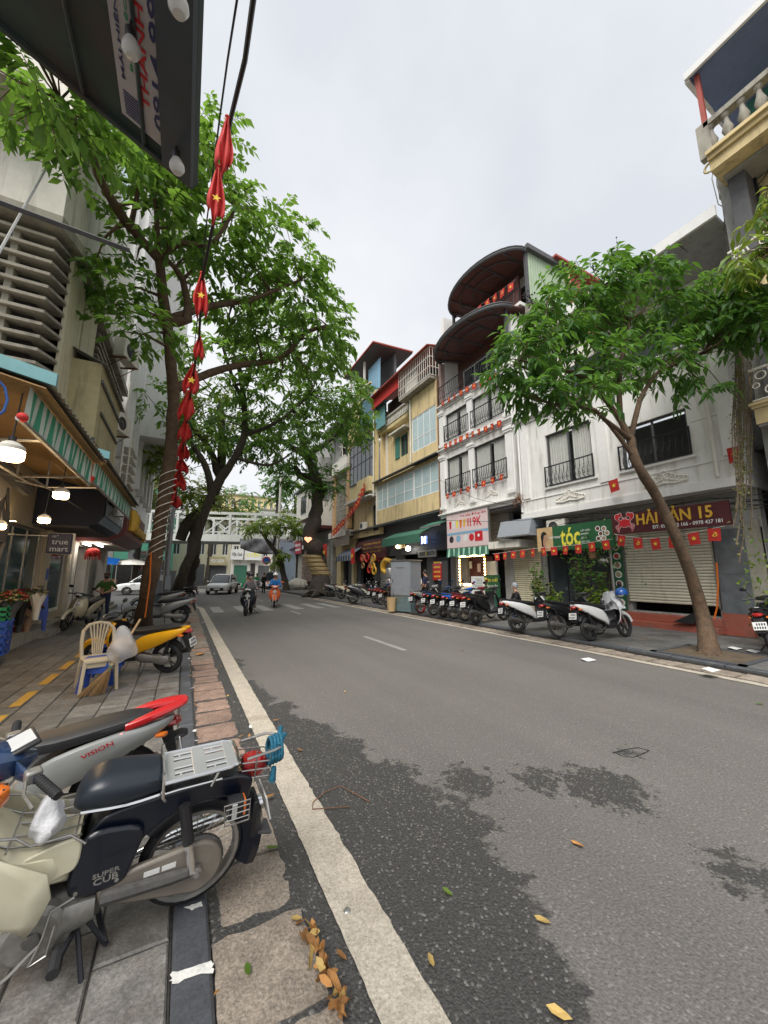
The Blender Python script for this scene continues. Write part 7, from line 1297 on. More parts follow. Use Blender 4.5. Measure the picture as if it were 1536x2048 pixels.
garland('red flags strung under the upper curved canopy', [G_(925, 640, 11.3), G_(960, 610, 11.3), G_(1030, 560, 11.3)], 7, .28, AXR)
garland('coral flag garland slanting down the ochre house', [G_(730, 962, 11.0), G_(715, 1000, 11.0), G_(690, 1035, 11.0), G_(662, 1065, 11.0)], 17, .42, AXR)
for px, py, lb in ((1232, 968, 'single red hammer and sickle flag on a wire across the white house'), (1474, 902, 'red flag hanging at the corner of the white house')): garland(lb, [G_(px - 25, py - 4, 11.4), G_(px, py - 10, 11.4), G_(px + 12, py - 14, 11.4)], 1, .3, AXR)
for px, py, X, s, lb in ((706, 1112, 10.9, 1.25, 'large red flag with yellow star on the shop post'), (650, 1105, 10.6, 1.6, 'big red flag behind the bound tree trunk')):
    t = thing('flag', lb, 'flag', (0, 0, 0)); p = G_(px, py, X); b = MB(); n = 10; b.loft([[Vector((X + .06 * math.sin(i * 1.2), p.y + s * .75 * (.5 - i / n) * (.8 if s < 1.4 else 1), p.z + s * .45 * (1 - 2 * j))) for i in range(n + 1)] for j in range(2)], cap=False, closed=False); b.build('cloth', m_redcloth, t, smooth=80, fix=False); star(Vector((X - .08, p.y, p.z)), Vector((0, -1, 0)), Vector((0, 0, 1)), s * .2, Vector()).build('star', m_starc, t, smooth=0)
# fallen leaves: each one a thing of the street; the heap in the gap
vl = [MB().add([(-.5, 0, 0), (-.2, .2, .06), (.25, .17, .03), (.5, 0, .1), (.2, -.2, .07), (-.25, -.17, .02), (0, 0, .0)], [(0, 6, 1), (1, 6, 2), (2, 6, 3), (3, 6, 4), (4, 6, 5), (5, 6, 0)]).mesh('fallen_leaf', m, 0) for m in (m_dry, m_ygl, m_leafC)]
FL = [(1085, 1840, 1, .075, 'torn yellow leaf on the wet asphalt'), (1118, 2026, 1, .09, 'pale crumpled leaf at the bottom edge of the road'), (862, 1920, 1, .06, 'small orange leaf beside the cream band'), (540, 1592, 0, .07, 'orange leaf in the dark gap behind the number plate'), (545, 1695, 2, .08, 'slim green leaf on the concrete slab'), (495, 1938, 2, .06, 'yellow green leaf on the nearest slab'), (683, 1910, 0, .06, 'brown leaf in the gutter gap by the cream band'), (895, 1783, 2, .06, 'small green leaf on the wet asphalt'), (690, 1383, 1, .06, 'pale leaf on the dry road'), (925, 1300, 1, .08, 'yellow leaf near the lane dash'), (1520, 1408, 2, .09, 'green leaf near the far road edge'), (600, 1500, 0, .07, 'curled brown leaf on the wet strip'), (552, 1440, 0, .07, 'brown leaf just past the rope tied rack'), (1155, 1688, 0, .08, 'curled twig like leaf in the middle of the road'), (400, 1308, 0, .22, 'flattened cardboard coloured leaf sheet on the gutter slabs')]
for px, py, k, s, lb in FL: o = obj('fallen_leaf', vl[k], None, atZ(px, py, .028 if px < 560 else .012), (rng.uniform(-.15, .15), rng.uniform(-.15, .15), rng.uniform(0, 6))); o.scale = (s, s, s); tag(o, lb, 'fallen leaf', 'scattered fallen leaves')
for i in range(44):
    u = (i / 44) ** 1.1; p = atZ(608 + 80 * u + rng.gauss(0, 9), 1845 + 200 * u, .02); o = obj('fallen_leaf', vl[0 if i % 4 else 1], None, p + Vector((0, 0, rng.uniform(0, .03))), (rng.uniform(-1.2, 1.2), rng.uniform(-1.2, 1.2), rng.uniform(0, 6))); o.scale = (rng.uniform(.05, .085),) * 3; tag(o, 'dry orange leaf in the heap filling the gap beside the slabs', 'fallen leaf', 'heap of dry leaves in the gutter gap')
r = random.Random(2); vs = []; b = MB()
for i in range(90):
    x, y = (r.uniform(.21, .25), r.uniform(1, 14)) if r.random() < .5 else ((r.uniform(.6, .74), r.uniform(4, 18)) if r.random() < .5 else (r.uniform(7.7, 8.2), r.uniform(2, 18))); s = r.uniform(.012, .04); a = r.uniform(0, 6); b.add([(x + s * math.cos(a + k * 1.571) * (1 if k % 2 else .5), y + s * math.sin(a + k * 1.571) * (1 if k % 2 else .5), .045 + r.uniform(-.01, .012)) for k in range(4)], [(0, 1, 2, 3)], r.randrange(3))
b.build('leaf_litter', [m_dry, m_ygl, m_plate], smooth=0, fix=False)['kind'] = 'stuff'
for px, py, lb in ((1468, 1297, 'flat scrap of white paper on the far pavement'), (1505, 1303, 'crumpled white tissue beside the tree pit'), (1420, 1340, 'white scrap at the far gutter'), (1176, 1320, 'white scrap lying on the road near the scooters')): o = MB().add([(-.12, -.08, 0), (.1, -.1, .01), (.13, .07, .02), (-.02, .1, .0), (-.14, .05, .03)], [(0, 1, 2, 3, 4)]).build('paper_scrap', m_plate, smooth=0); o.location = atZ(px, py, .115 if py < 1345 and px > 1300 else .01); tag(o, lb, 'litter', 'scraps of paper on the ground')
cr_ = thing('road_crack', 'thin looping crack in the dry asphalt beyond the wet stain', 'crack', (0, 0, 0)); r = random.Random(3); MB().tube([atZ(x + r.uniform(-5, 5), y + r.uniform(-2, 2), .002) for x, y in ((1228, 1506), (1250, 1499), (1275, 1497), (1303, 1500), (1290, 1508), (1262, 1515), (1240, 1512), (1228, 1506))], .005, 4).build('crack', m_black, cr_)
sd_ = thing('road_stud', 'round metal survey stud set in the cream band', 'stud', atZ(694, 1821, .009)); MB().lathe([(0, .006), (.014, .005), (.018, 0)], n=14).build('cap', m_steel, sd_)
tw_ = thing('bent_wire', 'thin bent rusty wire lying on the wet asphalt', 'wire', (0, 0, 0)); MB().tube([atZ(*p, .012) for p in ((740, 1604), (715, 1590), (682, 1572), (650, 1584), (626, 1604), (625, 1618), (660, 1616), (700, 1613))], .0035, 5).build('wire', m_rust, tw_)
# ---------------------------------------------------------------- motorbikes (local axes: x forward, y to the rider's left, rear axle above the origin)
m_rim = m_alu
def wheel(par, x, r, tr, rimm, spokes, name='wheel', z=None):
    z = r if z is None else z
    w = MB().torus((x, 0, z), r - tr, tr, 'y', 30, 8).build(name, m_rubber, par, smooth=60)
    rr = r - tr * 1.75; b = MB().lathe([(rr, -.03), (rr + .02, -.034), (rr + .012, -.012), (rr - .006, 0), (rr + .012, .012), (rr + .02, .034), (rr, .03), (rr - .01, 0), (rr, -.03)], (x, 0, z), 'y', 30).build('rim', rimm, w, smooth=60)
    MB().lathe([(0, -.05), (.05, -.05), (.055, -.02), (.055, .02), (.05, .05), (0, .05)], (x, 0, z), 'y', 14).build('hub', m_dalu, w)
    s = MB()
    if spokes:
        for i in range(32): a = i * 2 * math.pi / 32; o = .5 * (1 if i % 4 < 2 else -1); sd = .035 * (1 if i % 2 else -1); s.tube([(x + .045 * math.cos(a + o), sd, z + .045 * math.sin(a + o)), (x + rr * math.cos(a), 0, z + rr * math.sin(a))], .0022, 3, cap=False)
        s.build('spokes', m_steel, w, smooth=0)
    else:
        for i in range(5):
            a = i * 2 * math.pi / 5 + .3
            for q in (-.16, .16): s.tube([(x + .03 * math.cos(a), 0, z + .03 * math.sin(a)), (x + (rr + .004) * math.cos(a + q), 0, z + (rr + .004) * math.sin(a + q))], [.016, .010], 5)
        s.build('spokes', rimm, w)
    return w
def sym(fn): 
    for s in (1, -1): fn(s)
def plate_part(par, x, z, tilt=.3, y=0, txt=None):
    M_ = Matrix.Translation((x, y, z)) @ Matrix.Rotation(tilt, 4, 'Y'); p = MB().box(-.004, -.095, -.07, .004, .095, .07, M=M_).build('number_plate', m_plate, par, smooth=0)
    b = MB()
    for k, zz in enumerate((.03, -.03)):
        for i in range(4 + k): b.box(-.0062, -.075 + i * .034, zz - .02, -.0045, -.055 + i * .034, zz + .02, M=M_)
    b.build('print', m_ink, p, smooth=0)
def scooter(label, loc, heading, lean=8, big=0, spokes=False, group='scooters and motorbikes parked across the road', rack=False):
    """step-through scooter; paint = white_paint (swapped on copies)"""
    t = thing('scooter', label, 'scooter', loc, group=group, rot=(-R(lean), 0, heading)); wb = 1.27; r = .275 if not spokes else .285
    wheel(t, 0, r - .0, .048 if not spokes else .036, m_black if not spokes else m_steel, spokes, 'rear_wheel'); wheel(t, wb, r, .042 if not spokes else .033, m_black if not spokes else m_steel, spokes, 'front_wheel')
    P = m_whitep
    sym(lambda s: MB().blob([(-.40, s * .05, .80, .02, .02), (-.28, s * .085, .755, .05, .06), (-.05, s * .115, .68, .055, .10), (.2, s * .125, .60, .055, .13), (.42, s * .12, .52, .045, .13), (.56, s * .10, .42, .03, .10)], 12, 2.6).build('side_panel', P, t))
    MB().blob([(-.38, 0, .77, .05, .02), (-.2, 0, .70, .09, .06), (.2, 0, .60, .12, .13), (.5, 0, .45, .10, .12)], 12, 3).build('under_body', m_black, t)
    MB().blob([(-.24, 0, .83, .07, .025), (-.1, 0, .825, .115, .04), (.12, 0, .79, .135, .05), (.36, 0, .75, .13, .055), (.56, 0, .735, .10, .05), (.63, 0, .70, .06, .035)], 14, 3).build('seat', m_seat, t)
    b = MB(); b.tube([(-.05, .11, .80), (-.3, .10, .86), (-.40, .05, .875), (-.42, 0, .875), (-.40, -.05, .875), (-.3, -.10, .86), (-.05, -.11, .80)], .014, 6); b.build('grab_rail', m_blackp, t)
    tl = MB().blob([(-.46, 0, .745, .03, .02), (-.42, 0, .75, .075, .035), (-.36, 0, .755, .085, .03)], 10).build('tail_light', m_lens, t)
    b = MB().prism([(-.40, -.07, .70), (-.30, -.07, .70), (-.42, -.05, .42), (-.46, -.05, .44)], (0, .14, 0)).build('rear_fender', m_black, t); plate_part(t, -.47, .56, .22)
    MB().torus((0, 0, r), r + .035, .05, 'y', 12, 6, 0, .9, R(40), R(150)).build('hugger', m_black, t)
    MB().blob([(.68, 0, .30, .10, .04), (.5, 0, .29, .13, .05), (.82, 0, .31, .12, .05), (1.0, 0, .36, .10, .05)][1:2] + [(.66, 0, .28, .14, .045), (.86, 0, .30, .14, .05), (.98, 0, .38, .11, .05)], 12, 4).build('floorboard', m_black, t)
    # leg shield: painted front skin and black inner skin
    lv_ = [(.30, .985, .13), (.42, 1.02, .21), (.56, 1.03, .245), (.70, 1.02, .24), (.82, .99, .2), (.92, .965, .13)]
    def skin_(off, k): return [[(x + off - .14 * abs(u) ** 2.2 + (.05 if abs(u) < .3 else 0) * (1 - abs(u) / .3), u * w * k, z) for u in [i / 6 - 1 for i in range(13)]] for z, x, w in lv_]
    MB().loft(skin_(0, 1), cap=False, closed=False).build('leg_shield', P, t, smooth=60).modifiers.new('Solidify', 'SOLIDIFY').thickness = .02
    MB().loft(skin_(-.035, .95), cap=False, closed=False).build('inner_panel', m_black, t, smooth=60)
    MB().blob([(1.06, 0, .72, .035, .05), (1.05, 0, .62, .06, .10), (1.07, 0, .50, .04, .07)], 10) ; MB().ball((1.035, 0, .74), (.04, .085, .07), 10, 8).build('front_lamp', m_clear, t)
    MB().torus((wb, 0, r), r + .012, .06, 'y', 12, 6, 0, .95, R(15), R(140)).build('front_fender', P, t)
    b = MB(); sym(lambda s: b.tube([(wb, s * .065, r), (wb - .12, s * .065, .62)], .018, 6)); b.tube([(wb - .11, 0, .6), (.98, 0, .98)], .03, 8); b.build('fork', m_steel, t)
    MB().blob([(.90, 0, .98, .03, .02), (.95, 0, 1.0, .17, .045), (1.02, 0, 1.0, .15, .055), (1.09, 0, .965, .07, .05), (1.11, 0, .95, .03, .03)], 12, 2.6).build('handlebar_cover', m_blackp, t); MB().ball((1.075, 0, .985), (.035, .10, .05), 10, 8).build('headlight', m_clear, t)
    sym(lambda s: MB().tube([(.96, s * .14, .995), (.93, s * .24, 1.0), (.90, s * .35, .99)], [.014, .017, .017], 8).build('grip', m_black, t))
    def mir(s): m = MB().tube([(.97, s * .2, 1.0), (1.0, s * .25, 1.12), (.97, s * .29, 1.19)], .006, 5).build('mirror', m_iron, t); MB().blob([(.955, s * .30, 1.20, .03, .02), (.965, s * .30, 1.205, .065, .04), (.985, s * .30, 1.205, .04, .025)], 10).build('mirror_shell', m_blackp, m)
    sym(mir)
    MB().blob([(-.10, .10, r, .04, .06), (.0, .11, r, .05, .085), (.2, .10, .29, .055, .07), (.4, .09, .31, .07, .085), (.5, .06, .32, .05, .06)], 12, 3).build('engine', m_alu if not spokes else m_dalu, t)
    MB().tube([(.45, -.10, .28), (.25, -.13, .22), (.1, -.15, .25), (.02, -.16, .28), (-.32, -.17, .36)], [.016, .018, .03, .045, .05], 10).build('exhaust', m_dalu if not spokes else m_steel, t)
    sym(lambda s: MB().tube([(.02, s * .12, r), (-.12, s * .12, .64)], [.02, .026], 7).build('shock_absorber', m_iron, t))
    MB().tube([(.42, .08, .22), (.36, .26, .03)], .011, 5).build('side_stand', m_iron, t)
    sym(lambda s: MB().blob([(-.36, s * .11, .70, .012, .012), (-.33, s * .12, .70, .025, .02), (-.27, s * .12, .70, .015, .015)], 8).build('indicator', m_amber, t))
    return t
AXN = 'scooters and motorbikes parked across the road'; AXM = 'scooters and motorbikes parked on the near pavement'
def face(a, b): return math.atan2(b.y - a.y, b.x - a.x)
ZR = .1
p = atZ(1183, 1282, ZR); q = atZ(1262, 1273, ZR)
ab_ = scooter('white scooter with a blue helmet and a silver rain cape over its front', p, face(p, q) + .0, 7)
def S_(px, py, hd, label, swap=None, base=None, lean=7, z=ZR, group=AXN, sc=1, skip=()):
    q_ = random.Random(label); hd += R(q_.uniform(-5, 5)) if z > .05 else 0; sc *= q_.uniform(.96, 1.04) if z > .05 else 1; lean += q_.uniform(-3, 3) if lean else 0
    o = dup(base or ab_, atZ(px, py, z), (-R(lean), 0, hd), label, group, swap, skip); o.scale = (sc,) * 3; return o
ub = scooter('black underbone motorbike with wire wheels between two white scooters', atZ(1119, 1275, ZR), R(-8), 7, spokes=True)
for o in ub.children_recursive:
    for sl in o.material_slots:
        if sl.material and sl.material.name == 'white_paint': sl.link = 'OBJECT'; sl.material = m_blackp
W_ = lambda m: {'white_paint': m}
UB = lambda m: {'black_paint': m}
S_(1037, 1264, R(-6), 'long white scooter with dark seat near the red garland and shutter', None)
S_(953, 1247, R(8), 'large matt black scooter with a green towel on its handlebar', W_(m_blackp), sc=1.06)
for px, py, hd, m, lb, bse in ((930, 1242, 10, m_dredp, 'dark red motorbike squeezed behind the matt black scooter', ub), (908, 1238, 12, m_bluep, 'bright blue underbone motorbike in the packed row', ub), (888, 1235, 14, m_blackp, 'black scooter with white number plate next to the blue one', None), (868, 1231, 12, m_navy2, 'navy motorbike second from the grey cabinet', ub), (842, 1227, 10, m_silver, 'silver and black motorbike with red wheel rims next to the grey cabinet', ub)):
    o = S_(px, py, R(hd), lb, UB(m), bse)
    if bse is None:
        for c in o.children_recursive:
            for sl in c.material_slots:
                if sl.material and sl.material.name == 'white_paint': sl.link = 'OBJECT'; sl.material = m_blackp
    if 'red wheel' in lb:
        for c in o.children_recursive:
            if c.name.startswith('rim'): c.material_slots[0].link = 'OBJECT'; c.material_slots[0].material = m_red
for px, py, hd, m, lb, bse in ((777, 1215, 20, m_blackp, 'dark motorbike loaded with goods just beyond the grey cabinet', 1), (763, 1210, 20, m_dredp, 'maroon motorbike second beyond the grey cabinet', 1), (752, 1207, 20, m_navy2, 'blue black motorbike third beyond the grey cabinet', 1)): S_(px, py, R(hd), lb, UB(m), ub)
S_(706, 1207, R(-28), 'wide black scooter parked along the kerb with a white plate', W_(m_blackp), sc=1.1)
S_(683, 1198, R(-15), 'cream scooter with tan seat beyond the wide black one', {'white_paint': m_creamp, 'black_vinyl': m_straw})
S_(661, 1194, R(-12), 'grey scooter behind the cream one', W_(m_silver)); S_(651, 1188, R(60), 'small yellow scooter by the roots of the bound tree', W_(m_yelp)); S_(622, 1182, R(20), 'dark motorbike leaning beyond the bound tree', UB(m_blackp), ub)
for i, (px, hd) in enumerate(((725, -10), (736, 5), (715, 8))): S_(px, 1192, R(hd), ('silver scooter under a plastic cover in the second row', 'black motorbike in the second row by the red sign', 'grey motorbike in the second row near the flag')[i], W_(m_silver) if i == 0 else UB(m_silver if i == 2 else m_blackp), ab_ if i == 0 else ub)
# near pavement
ys_ = S_(335, 1345, R(150), 'yellow and black scooter parked behind the beige plastic chair', W_(m_yelp), lean=8, z=.02, group=AXM, sc=.92)
S_(358, 1248, R(176), 'silver scooter with dark brown seat behind the wire wound trunk', W_(m_silver), z=.02, group=AXM); S_(345, 1222, R(178), 'pale grey scooter with black seat beside the kerb cabinet', {'white_paint': m_silver}, z=.02, group=AXM); S_(378, 1203, R(170), 'motorbike rear wheel poking out behind the dark curving trunk', UB(m_blackp), ub, z=.02, group=AXM)
p = atZ(128, 1262, .02); d = Vector((.55, .83, 0)); S_(0, 1200, R(-105), 'cream scooter facing the camera in front of the shop steps', W_(m_champ), z=.02, group=AXM, lean=9).location = Vector((p.x, p.y, .02)) - Vector((math.cos(R(-105)), math.sin(R(-105)), 0)) * 1.27
S_(1552, 1312, R(10), 'dark scooter whose red tail light enters at the picture edge', W_(m_blackp))
# rain cape and helmet on the white scooter
M1 = wm(ab_); cpe = thing('rain_cape', 'crumpled silver white rain cape thrown over the white scooter front', 'rain cape', (0, 0, 0)); r = random.Random(6); rows_ = []
for j in range(9):
    v = j / 8; row = []
    for i in range(15): a = math.pi * 2 * i / 14; rad = .05 + .21 * v ** .6; row.append(M1 @ Vector((.97 + rad * .62 * math.cos(a) + r.uniform(-.025, .025), rad * 1.15 * math.sin(a) + r.uniform(-.025, .025), 1.08 - .42 * v ** 1.3 + r.uniform(-.03, .03))))
    rows_.append(row)
m_foil = mat('silver_cape', (.62, .63, .66), .3, .25, var=.1, bump=.5, bscale=30); o = MB().loft(rows_, cap=False, closed=False).build('cloth', m_foil, cpe, smooth=25, fix=False); b = MB()
for y, z in ((.1, .84), (-.1, .8), (.0, .72), (.12, .7)): b.lathe([(0, -.0), (.05, 0)], M1 @ Vector((.80, y, z)), 'x', 10)
b.build('cape_opening', m_dgrey, cpe, smooth=0)
def helmet(loc, m, label, rz=0, par=None, r=.135):
    t = thing('helmet', label, 'helmet', loc, rz) if label else par; b = MB(); k = 14; rows_ = [[(r * 1.12 * math.sin(ph) * math.cos(2 * math.pi * j / k), r * math.sin(ph) * math.sin(2 * math.pi * j / k), r * math.cos(ph)) for j in range(k)] for ph in [.05 + 1.75 * i / 7 for i in range(8)]]; b.loft(rows_, cap=False)
    if not label: b.v = [tuple(Vector(v) + Vector(loc)) for v in b.v]
    o = b.build('helmet_shell' if label else 'helmet', m, t, smooth=70); v = MB().torus((r * .35, 0, -.01), r * .85, .012, 'z', 12, 4, 0, .6, -1.1, 1.1)
    if not label: v.v = [tuple(Vector(q) + Vector(loc)) for q in v.v]
    v.build('peak', m, o if not label else t); return t
helmet(M1 @ Vector((.93, -.33, 1.02)), m_bluep, 'glossy blue helmet hung on the mirror of the white scooter')
tw2 = thing('green_towel', 'mint green towel hanging from the matt black scooter', 'towel', (0, 0, 0)); p = atX(992, 1200, 9.1); MB().prism([p + Vector((0, .08, .12)), p + Vector((0, -.08, .12)), p + Vector((.03, -.06, -.3)), p + Vector((.02, .1, -.2))], (.02, 0, 0)).build('cloth', m_sgreen, tw2, smooth=0)
# ---------------------------------------------------------------- red, silver and black scooter behind the first moped
rs_ = scooter('silver and red scooter with long black seat behind the dark blue moped', (-.31, 3.2, .02), R(183), 8, group=AXM); rs_.scale = (.8,) * 3
m_sil2 = m_silver
for o in rs_.children_recursive:
    for sl in o.material_slots:
        if sl.material and sl.material.name == 'white_paint': sl.link = 'OBJECT'; sl.material = m_silver
    if o.name.startswith('grab_rail'): bpy.data.objects.remove(o)
b = MB(); b.blob([(-.06, .11, .80, .02, .03), (-.2, .105, .842, .045, .034), (-.34, .072, .878, .062, .030), (-.47, .03, .905, .055, .022), (-.50, .0, .912, .03, .008)], 10).blob([(-.06, -.11, .80, .02, .03), (-.2, -.105, .842, .045, .034), (-.34, -.072, .878, .062, .030), (-.47, -.03, .905, .055, .022), (-.50, .0, .912, .03, .008)], 10).blob([(-.05, .135, .75, .012, .03), (.02, .14, .70, .012, .05), (.1, .14, .68, .008, .02)], 8)
b.build('grab_rail', m_red, rs_); M2 = wm(rs_)
tx = text('VISION', m_rl, rs_, (0, 0, 0), AXC, w=.2, h=.035, bold=.01, ext=.002); tx.matrix_basis = Matrix.Translation((.1, .176, .70)) @ basis(0, (-1, 0, .38), (.35, .12, 1)); MB().blob([(-.34, .02, .60, .06, .02), (-.46, .0, .62, .07, .025), (-.52, 0, .625, .03, .02)], 8).build('tail_lip', m_black, rs_)
MB().tube([(.02, .125, .4), (-.06, .125, .55)], .035, 9).build('red_spring', m_red, rs_)
# ---------------------------------------------------------------- dark blue moped with chrome rack (closest thing)
def chk(p, n=2):
    for _ in range(n): p = [tuple(a[k] * w + c[k] * (1 - w) for k in (0, 1)) for a, c in zip(p, p[1:] + p[:1]) for w in (.78, .22)]
    return p
cu = thing('moped', 'dark blue moped with cream leg shield and chrome rack tied with teal rope', 'moped', (.145, 2.33, .022), rot=(-R(9), 0, R(184)), sc=.86, group=AXM); MC = lambda: wm(cu)
wheel(cu, 0, .275, .032, m_steel, True, 'rear_wheel'); wheel(cu, 1.19, .275, .030, m_steel, True, 'front_wheel')
prof = [(-.27, .60), (-.28, .66), (-.22, .70), (-.05, .715), (.25, .70), (.44, .68), (.50, .60), (.52, .50), (.46, .42), (.36, .40), (.325, .38), (.31, .43), (.25, .52), (.14, .585), (.0, .61), (-.12, .60), (-.2, .57), (-.26, .54)]
MB().prism([(x, -.095, z) for x, z in chk(prof)], (0, .19, 0)).build('body', m_navy, cu, bevel=.03)
MB().prism([(x, .098, z) for x, z in chk([(.24, .60), (.50, .645), (.555, .50), (.56, .335), (.33, .335), (.30, .42)])], (0, .035, 0)).build('side_cover', m_navy, cu, bevel=.015); MB().prism([(x, -.133, z) for x, z in chk([(.24, .60), (.50, .645), (.555, .50), (.56, .335), (.33, .335), (.30, .42)])], (0, .035, 0)).build('side_cover', m_navy, cu, bevel=.015)
for i, (s, z, w, h) in enumerate((('SUPER', .425, .11, .022), ('CUB', .395, .10, .032))): tx = text(s, m_steel, cu, (0, 0, 0), AXC, w=w, h=h, bold=.02, ext=.002); tx.matrix_basis = Matrix.Translation((.405, .1335, z)) @ basis(0, (-1, 0, .06), (.05, 0, 1))
MB().torus((0, 0, .275), .315, .075, 'y', 26, 8, 0, .95, R(42), R(205)).build('rear_fender', m_navy, cu); MB().prism([(-.325, -.075, .28), (-.335, -.075, .5), (-.30, -.075, .5), (-.29, -.075, .30)], (0, .15, 0)).build('mud_flap', m_black, cu, bevel=.01); MB().prism([(-.43, -.06, .255), (-.33, -.06, .29), (-.33, .06, .29), (-.43, .06, .255)], (0, 0, .022)).build('flap_lip', m_dgrey, cu, bevel=.008); plate_part(cu, -.385, .45, .25)
MB().blob([(.07, 0, .76, .10, .02), (.10, 0, .775, .118, .05), (.2, 0, .78, .128, .062), (.34, 0, .782, .135, .075), (.46, 0, .785, .13, .072), (.55, 0, .77, .10, .05), (.585, 0, .745, .05, .02)], 18, 3).build('seat', mat('blue_black_vinyl', (.016, .022, .032), .34, var=.1, bump=.06, bscale=200), cu); MB().blob([(.08, 0, .722, .115, .012), (.3, 0, .722, .132, .012), (.54, 0, .722, .10, .012)], 14, 4).build('seat_trim', m_chrome, cu)
# chrome carrier: pressed plate with slots
rk_ = MB(); z = .795; ys__ = [-.125, -.105, -.085, -.06, -.035, -.01, .01, .035, .06, .085, .105, .125]
for i, (ya, yb) in enumerate(((-.128, -.094), (-.078, -.049), (-.033, .033), (.049, .078), (.094, .128))): rk_.box(-.33, ya, z, .055, yb, z + .010)
for xa, xb in ((-.355, -.285), (-.165, -.085), (.02, .075)): rk_.box(xa, -.13, z + .0005, xb, .13, z + .0115)
for xs in (-.29, -.09):
    for yc in (-.0865, .0865): rk_.box(xs + .07, yc - .008, z + .001, xs + .08, yc + .008, z + .0095)
rack_ = rk_.build('luggage_rack', mat('pressed_bright_steel', (.78, .78, .78), .36, .75, var=.06), cu, smooth=0, bevel=.004, fix=False); b = MB(); b.tube([(.09, .135, z + .005), (-.30, .135, z + .005), (-.365, .11, z + .005), (-.375, 0, z + .005), (-.365, -.11, z + .005), (-.30, -.135, z + .005), (.09, -.135, z + .005)], .010, 8); b.tube([(.085, .14, z + .06), (.08, .14, z - .06), (.06, .12, .70)], .011, 8).tube([(.085, -.14, z + .06), (.08, -.14, z - .06), (.06, -.12, .70)], .011, 8).tube([(.085, .14, z + .05), (.085, -.14, z + .05)], .009, 6).tube([(-.25, .1, z), (-.2, .1, .70)], .009, 6).tube([(-.25, -.1, z), (-.2, -.1, .70)], .009, 6); b.build('rack_tube', m_chrome, cu)
MB().blob([(-.36, 0, .70, .04, .05), (-.40, 0, .70, .06, .06), (-.465, 0, .70, .055, .055), (-.50, 0, .70, .03, .03)], 12, 4).build('tail_light', m_lens, cu); b = MB()
for zz in (.655, .70, .745): b.tube([(-.34, .075, zz + .02), (-.50, .075, zz), (-.535, 0, zz), (-.50, -.075, zz), (-.34, -.075, zz + .02)], .0045, 5)
b.tube([(-.36, .1, .80), (-.52, .1, .815), (-.575, .07, .81), (-.585, 0, .81), (-.575, -.07, .81), (-.52, -.1, .815), (-.36, -.1, .80)], .008, 6); b.tube([(-.42, .075, .64), (-.42, .08, .82)], .0045, 5).tube([(-.42, -.075, .64), (-.42, -.08, .82)], .0045, 5); b.build('light_guard', m_steel, cu)
rp_ = thing('rope', 'teal braided rope knotted round the rack end of the dark blue moped', 'rope', (0, 0, 0)); M_ = MC() @ Matrix.Translation((.13, 0, -.012)); b = MB()
for k in range(4): b.torus(tuple(Vector((-.515 - k * .019, .02, .765 + .004 * k))), .066, .011, 'x', 18, 6)
b.v = [tuple(Vector((v[0], v[1] * (1 + .1 * math.sin(v[2] * 60)), .75 + (v[2] - .75) * 1.15))) for v in b.v]; b.tube([(-.55, .07, .82), (-.60, .02, .85), (-.585, -.03, .83), (-.6, -.06, .86)], .016, 6); b.tube([(-.53, .08, .70), (-.525, .085, .62)], [.016, .022], 6); b.v = [tuple(M_ @ Vector(v)) for v in b.v]; b.build('coil', m_rope, rp_)
def sig(s):
    i = MB().blob([(-.30, s * .17, .585, .035, .045), (-.265, s * .17, .585, .042, .05), (-.22, s * .17, .585, .042, .05)], 12, 5).build('indicator', m_black, cu); MB().box(-.312, s * .17 - .036, .545, -.295, s * .17 + .036, .625).build('amber_lens', m_amber, i, bevel=.006); MB().box(-.262, s * .208, .545, -.235, s * .216, .625).build('clear_lens', m_clear, i, bevel=.003); g = MB()
    for zz in (.555, .585, .615): g.tube([(-.325, s * .225, zz), (-.20, s * .225, zz)], .003, 4)
    g.tube([(-.325, s * .225, .53), (-.20, s * .225, .53), (-.19, s * .225, .64), (-.325, s * .225, .64), (-.325, s * .225, .53)], .004, 5); g.build('wire_guard', m_steel, i)
sym(sig)
MB().lathe([(0, .0), (.135, 0), (.145, .012), (.145, .03), (.13, .045), (0, .05)], (0, .06, .275), 'y', 30).build('brake_drum', m_dalu, cu)
cc = [(.0, .135), (-.135, 0), (0, -.135)]; pr = [(.135 * math.cos(a), .275 + .135 * math.sin(a)) for a in [R(90 + 180 * i / 12) for i in range(13)]] + [(.40, .245), (.44, .28), (.44, .34), (.40, .375)]
MB().prism([(x, .085, z) for x, z in pr], (0, .04, 0)).build('chain_case', mat('brown_grey_enamel', (.24, .21, .175), .42, .2, var=.2, stain=(.06, .05, .04), stain_amt=.3), cu, bevel=.014)
for xa, xb in ((.10, .165), (.175, .245)): MB().box(xa, .1255, .325, xb, .1268, .352).build('sticker', m_plate, cu, smooth=0)
MB().tube([(-.02, .13, .275), (.12, .135, .285), (.42, .125, .30)], [.026, .032, .034], 8).build('swing_arm', m_dalu, cu); MB().lathe([(0, 0), (.028, 0), (.028, .03), (.014, .034), (.014, .05), (0, .05)], (0, .125, .275), 'y', 10).build('axle_nut', m_steel, cu)
def shock(s): k = MB().tube([(.02, s * .15, .285), (.055, s * .135, .46)], .020, 10).build('shock_absorber', m_chrome, cu); MB().tube([(.05, s * .137, .44), (.085, s * .125, .64)], .030, 10).build('shock_cover', m_black, k)
sym(shock)
MB().tube([(.55, -.13, .20), (.3, -.15, .24), (.1, -.16, .27), (-.42, -.17, .31)], [.016, .018, .04, .042], 12).build('exhaust', m_chrome, cu)
